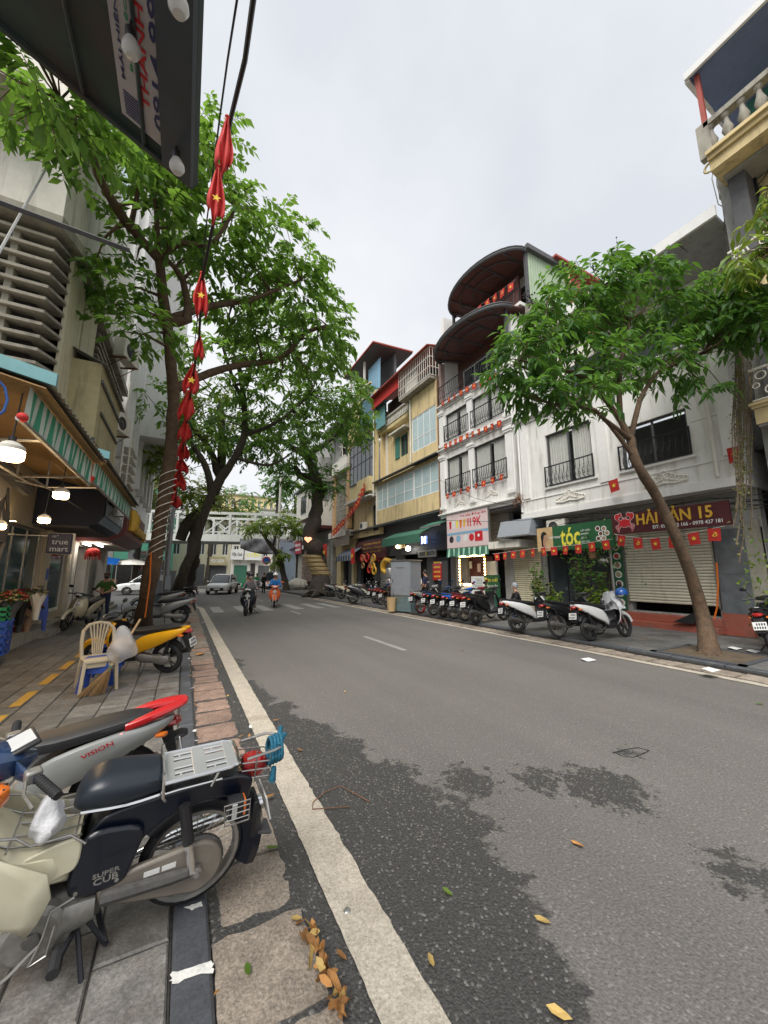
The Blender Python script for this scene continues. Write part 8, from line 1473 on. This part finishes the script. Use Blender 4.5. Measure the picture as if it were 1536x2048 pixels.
eng = MB().blob([(.42, 0, .27, .10, .10), (.52, 0, .28, .13, .11), (.68, 0, .26, .13, .11), (.80, 0, .27, .09, .09), (.90, 0, .29, .06, .06)], 14, 3).build('engine', m_dalu, cu); MB().lathe([(0, .0), (.10, 0), (.125, -.02), (.13, -.05)], (.66, .165, .255), 'y', 22).build('flywheel_cover', m_alu, eng); MB().lathe([(0, .012), (.03, .01), (.035, 0)], (.66, .165, .255), 'y', 12).build('cap', m_dalu, eng); MB().blob([(.44, .12, .27, .03, .05), (.52, .13, .27, .035, .065), (.60, .12, .27, .03, .05)], 10).build('sprocket_cover', m_alu, eng)
# cream leg shield: U-shaped in plan
lv2 = [(.16, .70, .80, .19), (.26, .66, .88, .235), (.40, .62, .95, .27), (.54, .64, .99, .275), (.68, .82, 1.02, .25), (.80, .93, 1.04, .19), (.88, .98, 1.05, .10)]; rows_ = []
for z, xr, xf, w in lv2: rows_.append([(xr + (xf - xr) * (1 - abs(u) ** 2.6), w * math.copysign(abs(u) ** .7, u), z + (.0 if abs(u) < 1 else 0)) for u in [i / 9 - 1 for i in range(19)]])
MB().loft(rows_, cap=False, closed=False).build('leg_shield', m_creamp, cu, smooth=70).modifiers.new('Solidify', 'SOLIDIFY').thickness = .012
MB().blob([(.53, 0, .50, .10, .12), (.62, 0, .52, .15, .10), (.76, 0, .55, .15, .10), (.88, 0, .66, .11, .12), (.98, 0, .78, .07, .08)], 14, 3).build('tunnel_cover', m_creamp, cu); MB().prism([(x, .135, z) for x, z in chk([(.53, .60), (.62, .60), (.74, .56), (.86, .48), (.84, .18), (.78, .13), (.72, .20), (.70, .34), (.62, .40), (.54, .42)])], (0, .02, 0)).build('shield_wing', m_creamp, cu, bevel=.008); MB().lathe([(0, 0), (.05, 0)], (.86, .1585, .33), 'y', 16).build('shield_hole', m_dark, cu, smooth=0)
b = MB(); zt = .66
for y in (-.11, -.04, .04, .11): b.tube([(.52, y, zt - .03), (.66, y, zt - .03), (.78, y, zt), (.86, y, zt + .05)], .0045, 5)
for y in (-.15, .15): b.tube([(.50, y, zt - .05), (.56, y, zt + .01), (.70, y, zt + .01), (.75, y, zt + .06), (.86, y, zt + .09)], .0055, 6)
for x in (.54, .66, .78): b.tube([(x, -.15, zt + .005), (x, .15, zt + .005)], .0045, 5)
b.build('wire_basket', m_steel, cu); b = MB(); b.tube([(.52, .16, .38), (.60, .17, .36), (.62, .18, .26), (.66, .18, .16), (.60, .18, .18), (.58, .18, .30)], .0055, 6); b.tube([(.62, .17, .24), (.72, .19, .16), (.80, .2, .12)], .007, 6); b.build('gear_lever', m_steel, cu); MB().ball((.80, .21, .115), (.03, .025, .016), 8, 6).build('gear_pedal', m_rubber, cu); MB().tube([(.50, .10, .17), (.45, .25, -.0)], .011, 6).build('side_stand', m_iron, cu); MB().tube([(.50, .1, .19), (.56, .24, .17)], .014, 6).build('foot_rest', m_iron, cu); MB().tube([(.56, .17, .168), (.56, .27, .165)], .026, 8).build('foot_rubber', m_rubber, cu); MB().tube([(.46, .07, .16), (.38, .11, .05), (.46, -.1, .16)], .014, 6).build('centre_stand', m_iron, cu)
MB().torus((1.19, 0, .275), .31, .065, 'y', 22, 8, 0, .95, R(-10), R(140)).build('front_fender', m_navy2, cu); b = MB(); sym(lambda s: b.tube([(1.19, s * .075, .275), (1.12, s * .075, .42), (1.02, s * .06, .84)], [.02, .026, .03], 8)); b.build('fork', m_navy2, cu)
MB().blob([(.84, 0, .985, .05, .02), (.90, 0, .99, .10, .05), (.98, 0, 1.0, .12, .07), (1.08, 0, .98, .10, .08), (1.13, 0, .96, .06, .05)], 14, 3).build('handlebar_cover', m_navy2, cu); sym(lambda s: MB().blob([(.93, s * .10, .99, .04, .04), (.91, s * .16, .985, .035, .032), (.885, s * .22, .98, .02, .024)], 10).build('bar_cover', m_navy2, cu))
MB().cbox((.90, 0, 1.052), (.13, .17, .02), rot=(0, R(18), 0)).build('speedometer', m_black, cu, bevel=.008); MB().cbox((.90, .0, 1.064), (.10, .12, .006), rot=(0, R(18), 0)).build('dial', m_clear, cu, bevel=.002); MB().lathe([(0, .02), (.02, .018), (.024, 0)], (.86, -.06, 1.055), 'z', 12).build('switch_knob', m_black, cu)
def grip(s):
    g = MB().tube([(.875, s * .235, .985), (.84, s * .40, .97)], [.017, .018], 10).build('grip', m_rubber, cu); b = MB()
    for i in range(9): b.torus((.872 - i * .0036, s * (.25 + i * .017), .984 - i * .0015), .018, .0025, 'y', 10, 4)
    b.build('grip_rib', m_rubber, g); MB().cbox((.885, s * .205, .987), (.06, .05, .055)).build('switch_box', m_alu, g, bevel=.01); MB().tube([(.91, s * .21, .98), (.93, s * .30, .97), (.92, s * .40, .96)], .006, 6).build('brake_lever', m_alu, g)
    k = MB().blob([(.955, s * .16, .93, .035, .03), (.99, s * .17, .93, .05, .042), (1.05, s * .17, .93, .05, .042), (1.08, s * .17, .93, .03, .03)], 12, 4).build('indicator', m_amber, cu); MB().blob([(.995, s * .217, .93, .008, .038), (1.045, s * .217, .93, .008, .038)], 8, 4).build('clear_lens', m_clear, k)
sym(grip)
TURN = Matrix.Translation((.88, 0, 0)) @ Matrix.Rotation(R(22), 4, 'Z') @ Matrix.Translation((-.98, 0, 0))
for o in cu.children:
    nm_ = o.name.split('.')[0]
    if nm_ in ('luggage_rack', 'rack_tube'): o.matrix_basis = Matrix.Translation((.125, 0, -.012)) @ Matrix.Diagonal((.85, 1, 1, 1))
    if nm_ in ('tail_light', 'light_guard'): o.matrix_basis = Matrix.Translation((.13, 0, -.012))
    if nm_ == 'indicator' and max(v.co.x for v in o.data.vertices) < .5: o.matrix_basis = Matrix.Translation((.09, 0, 0))
    if nm_ in ('seat', 'seat_trim'): o.matrix_basis = Matrix.Translation((.125, 0, 0)) @ Matrix.Diagonal((.76, 1, 1.0, 1))
    if nm_ in ('leg_shield', 'shield_wing'): o.matrix_basis = Matrix.Translation((-.02, 0, .15)) @ Matrix.Diagonal((1, .9, .81, 1))
    if o.name.split('.')[0] in ('handlebar_cover', 'bar_cover', 'speedometer', 'dial', 'switch_knob', 'grip') or (o.name.startswith('indicator') and max(v.co.x for v in o.data.vertices) > .5): o.matrix_basis = TURN @ o.matrix_basis
b = MB()
for y, w in ((.13, .0), (.10, .03), (-.12, .02)): b.tube([(.80, y * 1.4, .965), (.93 + w, y, .90), (.95, y * .6, .78), (.90, y * .4, .60)], .006, 6)
b.build('control_cable', m_black, cu)
for x, z in ((.53, .60), (.52, .37), (.36, .37)): MB().lathe([(0, .137), (.009, .136), (.010, .132)], (x, 0, z), 'y', 10).build('bolt', m_steel, cu)
MB().tube([(.30, .1, .705), (.12, .1, .715), (-.1, .097, .712)], .006, 6).build('seat_strip', m_chrome, cu)
pb = thing('plastic_bag', 'small crumpled white plastic bag resting in the moped wire basket', 'plastic bag', (0, 0, 0)); r = random.Random(9); b = MB().ball((0, 0, 0), (.062, .085, .072), 22, 16); b.v = [tuple(MC() @ (Vector((.66, .08, .72)) + Vector(v) * (1 + .22 * math.sin(v[0] * 60 + v[2] * 40) * math.cos(v[1] * 50) + r.uniform(-.03, .03)) + Vector((0, 0, .05 * max(0, v[2] - .04) / .03)))) for v in b.v]; b.build('film', m_poly, pb, smooth=50, fix=False)
# ---------------------------------------------------------------- beige chair on blue stools, broom, plastic bag
cl_ = atZ(186, 1388, .02); ch = thing('plastic_chair', 'beige plastic chair with slatted back set over blue stools on the pavement', 'chair', (cl_.x - .02, cl_.y + .28, .02), R(-74), sc=.98)   # front towards local +X
MB().blob([(-.21, 0, .43, .19, .012), (0, 0, .425, .215, .014), (.2, 0, .43, .2, .012), (.235, 0, .41, .19, .012)], 18, 6).build('seat', m_beige, ch)
b = MB(); hp_ = [(-.215, -.18, .42), (-.26, -.195, .62), (-.30, -.185, .78), (-.325, -.12, .86), (-.335, 0, .885), (-.325, .12, .86), (-.30, .185, .78), (-.26, .195, .62), (-.215, .18, .42)]; b.tube(hp_, .024, 8); b.build('back_frame', m_beige, ch)
for i in range(6): y = -.075 + i * .03; MB().tube([(-.215, y * .7, .43), (-.265, y * .9, .62), (-.315, y * 1.5, .86)], [.009, .011, .012], 6).build('back_slat', m_beige, ch)
for x, y in ((-.2, -.18), (-.2, .18), (.2, -.18), (.2, .18)): MB().prism([(x - .03, y - .02, .42), (x + .03, y - .02, .42), (x * 1.2 + .022, y * 1.15 - .02, 0), (x * 1.2 - .022, y * 1.15 - .02, 0)], (0, .04, 0)).build('leg', m_beige, ch, bevel=.006)
sym(lambda s: MB().box(-.2, s * .18 - .012, .32, .2, s * .18 + .012, .42).build('apron', m_beige, ch, smooth=0)); MB().box(.185, -.18, .33, .215, .18, .42).build('apron', m_beige, ch, smooth=0)
for i, (dx, dy, dz, rz_, lb) in enumerate(((.0, -.03, 0, -.1, 'blue plastic stool on the ground under the beige chair'), (.0, -.03, .07, -.06, 'blue plastic stool nested second under the beige chair'))): o = obj('stool', stm, None, (ch.location.x + dx, ch.location.y + dy, .02 + dz), (0, 0, rz_)); o.scale = (.95, .95, .85); tag(o, lb, 'stool', 'blue stools under the chair')
o = obj('stool', stm, None, (ch.location.x + .02, ch.location.y + .45, .30), (0, R(75), 1.4)); tag(o, 'blue stool tipped on edge behind the chair back', 'stool', 'blue stools under the chair'); o.location.z = .24
br = thing('broom', 'straw broom with a long bare wooden handle leaning on the chair', 'broom', (0, 0, 0)); a = atZ(188, 1389, .02); a.y -= .05; tp = atY(281, 1238, a.y + .12); nk = a + (tp - a) * .30; MB().tube([nk, tp], .014, 8).build('handle', m_wood, br); r = random.Random(3); b = MB(); ax = (tp - a).normalized()
for i in range(150): sp = Vector((r.uniform(-.17, .13), r.uniform(-.05, .05), 0)); e = a + sp + Vector((0, 0, r.uniform(0, .02))); b.tube([nk + Vector((r.gauss(0, .012), r.gauss(0, .012), 0)) + ax * .05, nk.lerp(e, .4) + sp * .15, e], [.004, .004, .0025], 3, cap=False)
b.build('bristles', m_straw, br, fix=False)['kind'] = 'stuff'; MB().tube([nk - ax * .01, nk + ax * .07], .024, 8).build('binding', m_shutg, br)
pb2 = thing('plastic_bag', 'large clear plastic bag bulging on the yellow scooter handlebar', 'plastic bag', (0, 0, 0)); c = atY(246, 1295, 6.5); r = random.Random(5); b = MB().ball((0, 0, 0), (.17, .14, .19), 26, 20); b.v = [tuple(c + Vector(v) * (1 + .16 * math.sin(v[0] * 20 + v[2] * 17) * math.cos(v[1] * 21) + r.uniform(-.02, .02)) + Vector((0, 0, .14 * max(0, v[2] - .12) / .1))) for v in b.v]; b.build('film', mat('clear_plastic_film', (.85, .86, .88), .25, var=.05, alpha=.4, bump=.7, bscale=18), pb2, smooth=60, fix=False); b = MB().ball(c + Vector((-.02, .05, .02)), (.15, .12, .12), 8, 6); b.build('contents', m_straw, pb2)
# ---------------------------------------------------------------- people
def person(label, J, loc, rz, top, legs, shoe=None, sleeve=True, hair='hair', hm=None, sc=1, mask=None, group=None):
    """one skinned body over named joints (x forward, y left, z up)"""
    t = thing('person', label, 'person', loc, rz, group, sc=sc); V = Vector; names = ['pel', 'abd', 'chest', 'neck', 'head', 'crown_']; edges = [('pel', 'abd'), ('abd', 'chest'), ('chest', 'neck'), ('neck', 'head'), ('head', 'crown_')]; rad = {'pel': .145, 'abd': .13, 'chest': .15, 'neck': .055, 'head': .088, 'crown_': .075}
    for s in 'lr':
        for a, c, q in (('chest', 'sho', .07), ('sho', 'elb', .045), ('elb', 'wri', .03), ('wri', 'palm', .032), ('pel', 'hip', .10), ('hip', 'kne', .065), ('kne', 'ank', .045), ('ank', 'toe', .038)): A = a if a in ('chest', 'pel') else a + s; edges.append((A, c + s)); rad[c + s] = q; names.append(c + s)
    P = {k: V(v) for k, v in J.items()}
    P.setdefault('abd', (P['pel'] + P['chest']) / 2)
    for s, q in (('l', 1), ('r', -1)):
        P.setdefault('sho' + s, P['chest'] + V((0, q * .17, .06))); P.setdefault('hip' + s, P['pel'] + V((.0, q * .09, -.05))); d = (P['wri' + s] - P['elb' + s]).normalized(); P['palm' + s] = P['wri' + s] + d * .075; P.setdefault('toe' + s, P['ank' + s] + V((.13, 0, -.045)))
    P.setdefault('neck', P['chest'] + V((.01, 0, .17))); P.setdefault('head', P['neck'] + V((.03, 0, .12))); P['crown_'] = P['head'] + V((-.015, 0, .09))
    me = bpy.data.meshes.new('body'); me.from_pydata([P[n] for n in names], [(names.index(a), names.index(c)) for a, c in edges], []); o = bpy.data.objects.new('body', me); COL.objects.link(o); sk = o.modifiers.new('Skin', 'SKIN'); sk.use_smooth_shade = True
    for i, n in enumerate(names): me.skin_vertices[0].data[i].radius = (rad[n], rad[n]) if n not in ('pel', 'abd', 'chest') else (rad[n] * 1.12, rad[n] * .82)
    me.skin_vertices[0].data[0].use_root = True; ss = o.modifiers.new('Subsurf', 'SUBSURF'); ss.levels = 1; ss.render_levels = 1; bpy.context.view_layer.update()
    nm = bpy.data.meshes.new_from_object(o.evaluated_get(bpy.context.evaluated_depsgraph_get())); bpy.data.objects.remove(o); b = MB(); b.v = [tuple(v.co) for v in nm.vertices]; b.f = [tuple(p.vertices) for p in nm.polygons]
    mats = [top, legs, m_skin, shoe or m_black]; reg = {'pel': 1, 'hip': 1, 'kne': 1, 'ank': 1, 'toe': 3, 'chest': 0, 'abd': 0, 'sho': 0, 'elb': 0, 'wri': 0 if sleeve else 2, 'palm': 2, 'neck': 2, 'head': 2, 'crown_': 2}; segs = []
    for a, c in edges: k = c[:-1] if c[-1] in 'lr' and c[:-1] in reg else c; segs.append((P[a], P[c], 0 if c == 'abd' else reg[k]))
    for f in b.f:
        c = sum((V(b.v[i]) for i in f), V()) / len(f); best = 9; m = 0
        for A, C, q in segs:
            d = C - A; u = max(0, min(1, (c - A).dot(d) / max(d.length_squared, 1e-6))); e = (c - A - d * u).length
            if e < best: best = e; m = q
        b.m.append(m)
    for s, q in (('l', 1), ('r', -1)):                                  # five bent fingers rooted in each palm
        w = P['wri' + s]; p = P['palm' + s]; d = (p - w).normalized(); sd = d.cross(V((0, 0, 1))); sd = sd.normalized() if sd.length > .1 else V((0, 1, 0)); dn = sd.cross(d)
        for i, ln in enumerate((.06, .07, .065, .05)): r0 = p + sd * (.027 - .018 * i) - d * .015; b.tube([r0, r0 + d * ln * .55, r0 + d * ln * .85 - dn * ln * .35], [.010, .009, .007], 5, 2)
        b.tube([w + d * .03 + sd * .025 * q, w + d * .06 + sd * .055 * q, w + d * .09 + sd * .055 * q - dn * .015], [.011, .010, .008], 5, 2)
    h = P['head']; b.tube([h + V((.075, 0, .035)), h + V((.105, 0, -.005)), h + V((.08, 0, -.012))], [.008, .016, .008], 6, 2); sym(lambda s_: b.ball(h + V((.0, s_ * .088, .005)), (.022, .012, .032), 6, 5, 2)); b.tube([h + V((.05, 0, -.05)), h + V((.06, 0, -.085))], [.04, .03], 8, 2)
    o = b.build('body', mats, t, smooth=70, fix=False); e = MB(); sym(lambda s_: e.ball(h + V((.082, s_ * .034, .028)), (.008, .013, .008), 6, 5)); e.build('eyes', m_ink, t); MB().ball(h + V((.086, 0, -.045)), (.008, .025, .007), 6, 4).build('mouth', m_rl if not mask else mask, t)
    if mask: MB().blob([(h.x + .03, h.y, h.z - .04, .075, .05), (h.x + .08, h.y, h.z - .035, .05, .05), (h.x + .115, h.y, h.z - .03, .015, .03)], 10).build('face_mask', mask, t)
    if hair == 'hair': b = MB(); k = 12; b.loft([[(h.x - .018 + .108 * math.sin(ph) * math.cos(2 * math.pi * j / k) * (1 if math.cos(2 * math.pi * j / k) < .3 else .92), h.y + .1 * math.sin(ph) * math.sin(2 * math.pi * j / k), h.z + .05 + .115 * math.cos(ph) - (.05 * (ph > 1.2) * (math.cos(2 * math.pi * j / k) < .2))) for j in range(k)] for ph in (.05, .4, .8, 1.2, 1.55, 1.9)], cap=False); b.build('hair', hm or m_hair, t, smooth=70)
    else: helmet(h + V((0, 0, .06)), hm or m_whitep, None, par=t, r=.125)
    return t
def ride(z=.80, x=.35, lean=.05, grip=((.90, .33, 1.0), (.90, -.33, 1.0)), feet=.32): return dict(pel=(x, 0, z + .06), chest=(x + .06 + lean, 0, z + .42), elbl=(x + .22, .27, z + .22), wril=(grip[0][0] - .08, grip[0][1], grip[0][2] + .02), elbr=(x + .22, -.27, z + .22), wrir=(grip[1][0] - .08, grip[1][1], grip[1][2] + .02), knel=(x + .43, .16, z + .0), ankl=(x + .36, .15, feet + .08), kner=(x + .43, -.16, z + .0), ankr=(x + .36, -.15, feet + .08))
p = atZ(205, 1241, .02); person('person in a dark green t-shirt and jeans walking with hands clasped at the waist', dict(pel=(0, 0, .90), chest=(.02, 0, 1.25), elbl=(.02, .34, 1.08), wril=(.2, .08, .98), elbr=(.02, -.34, 1.08), wrir=(.2, -.08, .98), knel=(.06, .11, .48), ankl=(-.04, .11, .09), kner=(.02, -.1, .48), ankr=(.06, -.10, .08)), p, R(-100), m_greenshirt, m_jeans, sleeve=False, mask=m_blackc, hm=mat('brown_hair', (.05, .025, .015), .6), sc=.98)
# riders and their machines
def rider_bike(px, py, hd, swap, lb, base=None): return S_(px, py, hd, lb, swap, base or ab_, lean=0, z=0, group='motorbikes riding towards the camera')
q = atZ(491, 1232, 0); hd = R(-107); u = Vector((math.cos(hd), math.sin(hd), 0)); o = rider_bike(0, 1200, hd, W_(m_navy), 'dark navy scooter ridden towards the camera by two people'); o.location = q - u * 1.27
person('person in a grey jacket and black helmet steering the dark navy scooter', ride(), o.location, hd, m_greyj, m_blackc, hair='helmet', hm=m_blackp, mask=m_whitec); o.scale = (1, 1.25, 1); person('person in a green jacket riding pillion behind the grey jacket', ride(x=-.02, grip=((.3, .2, .95), (.3, -.2, .95))), o.location + Vector((-.16, 0, .04)), hd + .15, m_greenj, m_blackc, hair='helmet', hm=m_blackp)
q = atZ(548, 1216, 0); hd = R(-102); u = Vector((math.cos(hd), math.sin(hd), 0)); o = rider_bike(0, 1200, hd, UB(m_oranp), 'orange underbone motorbike ridden towards the camera', ub); o.location = q - u * 1.27; person('person in a bright blue jacket and white helmet riding the orange motorbike', ride(), o.location, hd, m_bluejkt, m_dredp, hair='helmet', hm=m_whitep, shoe=m_skin); o.scale = (1, 1.15, 1)
q = atZ(514, 1183, 0); hd = R(-100); o = rider_bike(0, 1200, hd, UB(m_silver), 'slim grey motorbike following farther back', ub); o.location = q + Vector((0, .4, 0)); person('person in a white and green top riding the slim grey motorbike', ride(), o.location, hd, m_greenj, m_blackc, hair='helmet', hm=m_sgreen)
q = atZ(424, 1168, 0); o = rider_bike(0, 1200, R(120), W_(m_silver), 'pale scooter ridden away near the far junction'); o.location = q; person('person in a white shirt riding the pale scooter at the junction', ride(), q, R(120), m_whitec, m_blackc, hair='helmet', hm=m_whitep)
stand = dict(pel=(0, 0, .90), chest=(.02, 0, 1.28), elbl=(.0, .26, 1.05), wril=(.12, .24, .85), elbr=(0, -.26, 1.05), wrir=(.12, -.24, .85), knel=(.03, .1, .48), ankl=(0, .1, .08), kner=(.03, -.1, .48), ankr=(.0, -.1, .08)); sit = dict(pel=(0, 0, .42), chest=(.14, 0, .76), elbl=(.25, .22, .55), wril=(.42, .1, .5), elbr=(.25, -.22, .55), wrir=(.42, -.1, .5), knel=(.4, .16, .42), ankl=(.36, .15, .08), kner=(.4, -.16, .42), ankr=(.36, -.15, .08))
p = atX(853, 1215, 10.4); person('person in a navy top standing by the photo shop doorway', stand, (10.4, p.y, .1), R(120), m_navycloth, m_blackc, sleeve=False); p = atX(836, 1215, 11.2); person('person in a pale shirt behind the navy top by the doorway', stand, (11.2, p.y, .1), R(200), m_whitec, m_jeans, hm=m_cabgrey)
p = atX(1042, 1228, 10.6); person('person in a black sleeveless vest sitting hunched by the cream shutter', sit, (10.6, p.y, .1), R(150), m_blackc, m_jeans, sleeve=False, hm=m_cabgrey); o = obj('stool', stm, None, (10.6, p.y, .1)); tag(o, 'low blue stool under the person in the black vest', 'stool')
p = atX(655, 1170, 10.8); person('person sitting in the shade beside the bound tree', sit, (10.8, p.y, .1), R(200), m_greyj, m_blackc); p = atX(526, 1165, 14); q = atY(527, 1175, 33); person('person in black walking at the far kerb by the sign', stand, (q.x, 33, 0), R(-60), m_blackc, m_blackc)
# ---------------------------------------------------------------- cars
def car(label, loc, hd, L=4.3, Hh=1.6, paint=None, van=0):
    t = thing('car', label, 'car', loc, hd); P = paint or m_whitep; a = L / 2; w = .88; k = Hh
    MB().blob([(-a, 0, .62, w * .72, .18), (-a + .12, 0, .66, w * .92, .30), (-a * .5, 0, .64, w, .36), (0, 0, .62, w, .36), (a * .5, 0, .60, w, .34), (a - .25, 0, .54, w * .95, .28), (a - .05, 0, .48, w * .78, .20), (a, 0, .46, w * .6, .14)], 20, 5).build('body', P, t)
    f = .10 if van else 0; MB().blob([(-a + .1, 0, .95, w * .8, .12), (-a * .7, 0, 1.12, w * .84, .36), (-a * .2, 0, 1.18, w * .84, k - 1.22), (a * (.15 + f), 0, 1.16, w * .83, k - 1.24), (a * (.42 + f), 0, 1.0, w * .82, .20), (a * (.58 + f), 0, .92, w * .76, .05)], 20, 4).build('glasshouse', m_cglass, t)
    MB().blob([(-a * .82, 0, k - .14, w * .70, .05), (-a * .5, 0, k - .06, w * .74, .06), (0, 0, k - .04, w * .74, .05), (a * (.18 + f), 0, k - .10, w * .70, .04)], 14, 4).build('roof', P, t)
    b = MB(); sym(lambda s: [b.tube([(x0, s * w * .84, .96), (x1, s * w * .72, k - .1)], .03, 6) for x0, x1 in ((a * (.56 + f), a * (.2 + f)), (.05, .0), (-a * .45, -a * .42), (-a * .88, -a * .76))]); b.build('window_pillars', P, t)
    for x in (-a * .62, a * .62):
        for s in (1, -1):
            wq = MB().lathe([(.20, -.1), (.30, -.1), (.33, -.06), (.33, .06), (.30, .1), (.20, .1)], (x, s * (w - .06), .33), 'y', 22).build('wheel', m_rubber, t); b = MB().lathe([(0, s * .085), (.05, s * .09), (.21, s * .06)], (x, s * (w - .06), .33), 'y', 18); b.build('hub_disc', m_dgrey, wq)
            b = MB(); [b.tube([(x, s * (w + .03), .33), (x + .2 * math.cos(q * 1.2566), s * (w + .02), .33 + .2 * math.sin(q * 1.2566))], .022, 5) for q in range(5)]; b.build('rim', m_alu, wq)
    sym(lambda s: MB().blob([(a - .32, s * .62, .68, .12, .05), (a - .16, s * .58, .66, .15, .06), (a - .04, s * .50, .64, .10, .03)], 10).build('headlight', m_clear, t)); MB().cbox((a - .02, 0, .42), (.06, 1.0, .22)).build('grille', m_black, t, bevel=.02); MB().cbox((a + .015, 0, .44), (.02, .45, .12)).build('number_plate', m_plate, t, smooth=0)
    sym(lambda s: MB().cbox((-a + .06, s * .66, .82), (.10, .22, .18)).build('tail_light', m_lens, t, bevel=.02)); sym(lambda s: MB().blob([(a * .42, s * (w + .02), 1.0, .04, .04), (a * .46, s * (w + .1), 1.02, .09, .07), (a * .5, s * (w + .1), 1.02, .05, .05)], 8).build('door_mirror', P, t)); b = MB(); sym(lambda s: [b.box(x - .006, s * (w + .001) - .004, .38, x + .006, s * (w + .001) + .004, .92) for x in (.55 * a * .9, -.02, -.5 * a)]); b.build('door_gap', m_black, t, smooth=0)
    return t
p = atZ(455, 1189, 0); car('white car with a bright windscreen driving towards the camera', (p.x - .2, p.y + 1.9, 0), R(-107)); p = atZ(446, 1160, 0); car('silver grey van behind the white car at the junction', (p.x - .6, 44, 0), R(-118), 4.6, 1.95, m_silver, 1); car('white hatchback crossing at the side street by the parasol', (-2.5, 36.2, 0), R(182), 4.3, 1.62)
for i, px in enumerate((575, 590, 604)): S_(px, 1178, R(25 + 10 * i), ('dark motorbike beside the small tree', 'motorbike half covered by a grey sheet near the rubble wall', 'old motorbike on its stand before the red banner')[i], UB((m_blackp, m_silver, m_dredp)[i]), ub)
for i, (px, py) in enumerate(((372, 1165), (356, 1163), (402, 1160))): S_(px, py, R(160), ('red motorbike parked across the junction behind the trunks', 'dark motorbike across the junction by the old tree', 'pale motorbike at the far shop fronts')[i], UB((m_dredp, m_blackp, m_silver)[i]), ub, group='motorbikes parked across the junction')
cv = thing('covered_barrow', 'barrow under a crumpled white sheet by the rubble wall', 'barrow', (0, 0, 0)); p = atZ(588, 1180, .1); r = random.Random(2); b = MB().ball((0, 0, 0), (1.1, .7, .6), 12, 8); b.v = [tuple(p + Vector((.6, 1.0, .5)) + Vector(v) * (1 + r.uniform(-.12, .1))) for v in b.v]; b.build('sheet', m_ivory, cv, smooth=20)
gd = thing('goods_display', 'stand of hanging wreaths and baskets before the far shop', 'stall', (0, 0, 0)); r = random.Random(4); b = MB()
for i in range(12): c = atX(735 + r.uniform(-16, 16), 1125 + r.uniform(-12, 22), 11.6); b.torus(c, r.uniform(.15, .3), .06, 'x', 10, 5, i % 3)
b.build('wreath', [m_straw, m_redcloth, m_gold], gd); bd = thing('golden_dragon', 'gold and red coiled festival decoration by the grey shutter', 'decoration', (0, 0, 0)); MB().tube([atX(*q_, 11.4) for q_ in ((782, 1122), (772, 1120), (766, 1130), (766, 1140), (772, 1146), (778, 1140))], [.12, .18, .2, .17, .12, .06], 8).build('body', m_gold, bd); dr_ = thing('steel_drum', 'stack of grey steel drums beside the utility cabinet', 'drum', (0, 0, 0)); p = atX(780, 1165, 10.6)
for i in range(3): MB().lathe([(0, .1 + i * .62), (.24, .1 + i * .62), (.26, .14 + i * .62), (.25, .4 + i * .62), (.26, .66 + i * .62), (.24, .7 + i * .62), (0, .7 + i * .62)], (10.6, p.y, 0), 'z', 14).build('drum', m_steel, dr_)
fs = thing('folded_sheet', 'black folded plastic sheet lying on the red tiled step', 'sheet', (0, 0, 0)); a, c, d, e = [atX(*q_, 11.75) for q_ in ((1345, 1244), (1395, 1222), (1400, 1240), (1385, 1248))]; MB().prism([a, c, d, e], (.25, 0, .03)).build('sheet', m_black, fs, smooth=0)
cn = thing('yellow_conduit', 'yellow orange flexible conduit running down the marble pillar', 'conduit', (0, 0, 0)); MB().tube([atX(*q_, 12.2) for q_ in ((1433, 1125), (1436, 1170), (1434, 1215), (1428, 1238), (1432, 1246))], .022, 6).build('pipe', m_amber, cn)
bb_ = thing('basket', 'small worn wooden basket at the kerb beside the grey cabinet', 'basket', atZ(783, 1222, .1)); MB().lathe([(0, 0), (.16, 0), (.2, .55), (.19, .55), (.15, .03)], n=10).build('body', m_wood, bb_, smooth=0); b = MB(); [b.tube([(x, .05, .5), (x * 1.5, .1, 1.0)], .012, 4) for x in (-.1, 0, .1)]; b.build('sticks', m_bark, bb_)
for i, (pa_, pb_) in enumerate((((880, 1040, 11.2), (1480, 975, 10.9)), ((1045, 1010, 11.4), (880, 960, 11.4)))): w_ = thing('wire', ('thin sagging wire along the front of the white house', 'thin wire looped across the narrow white house')[i], 'wire', (0, 0, 0)); A, B__ = atX(*pa_), atX(*pb_); MB().tube([A.lerp(B__, k / 8) - Vector((0, 0, .35 * math.sin(math.pi * k / 8))) for k in range(9)], .009, 4).build('wire', m_black, w_)
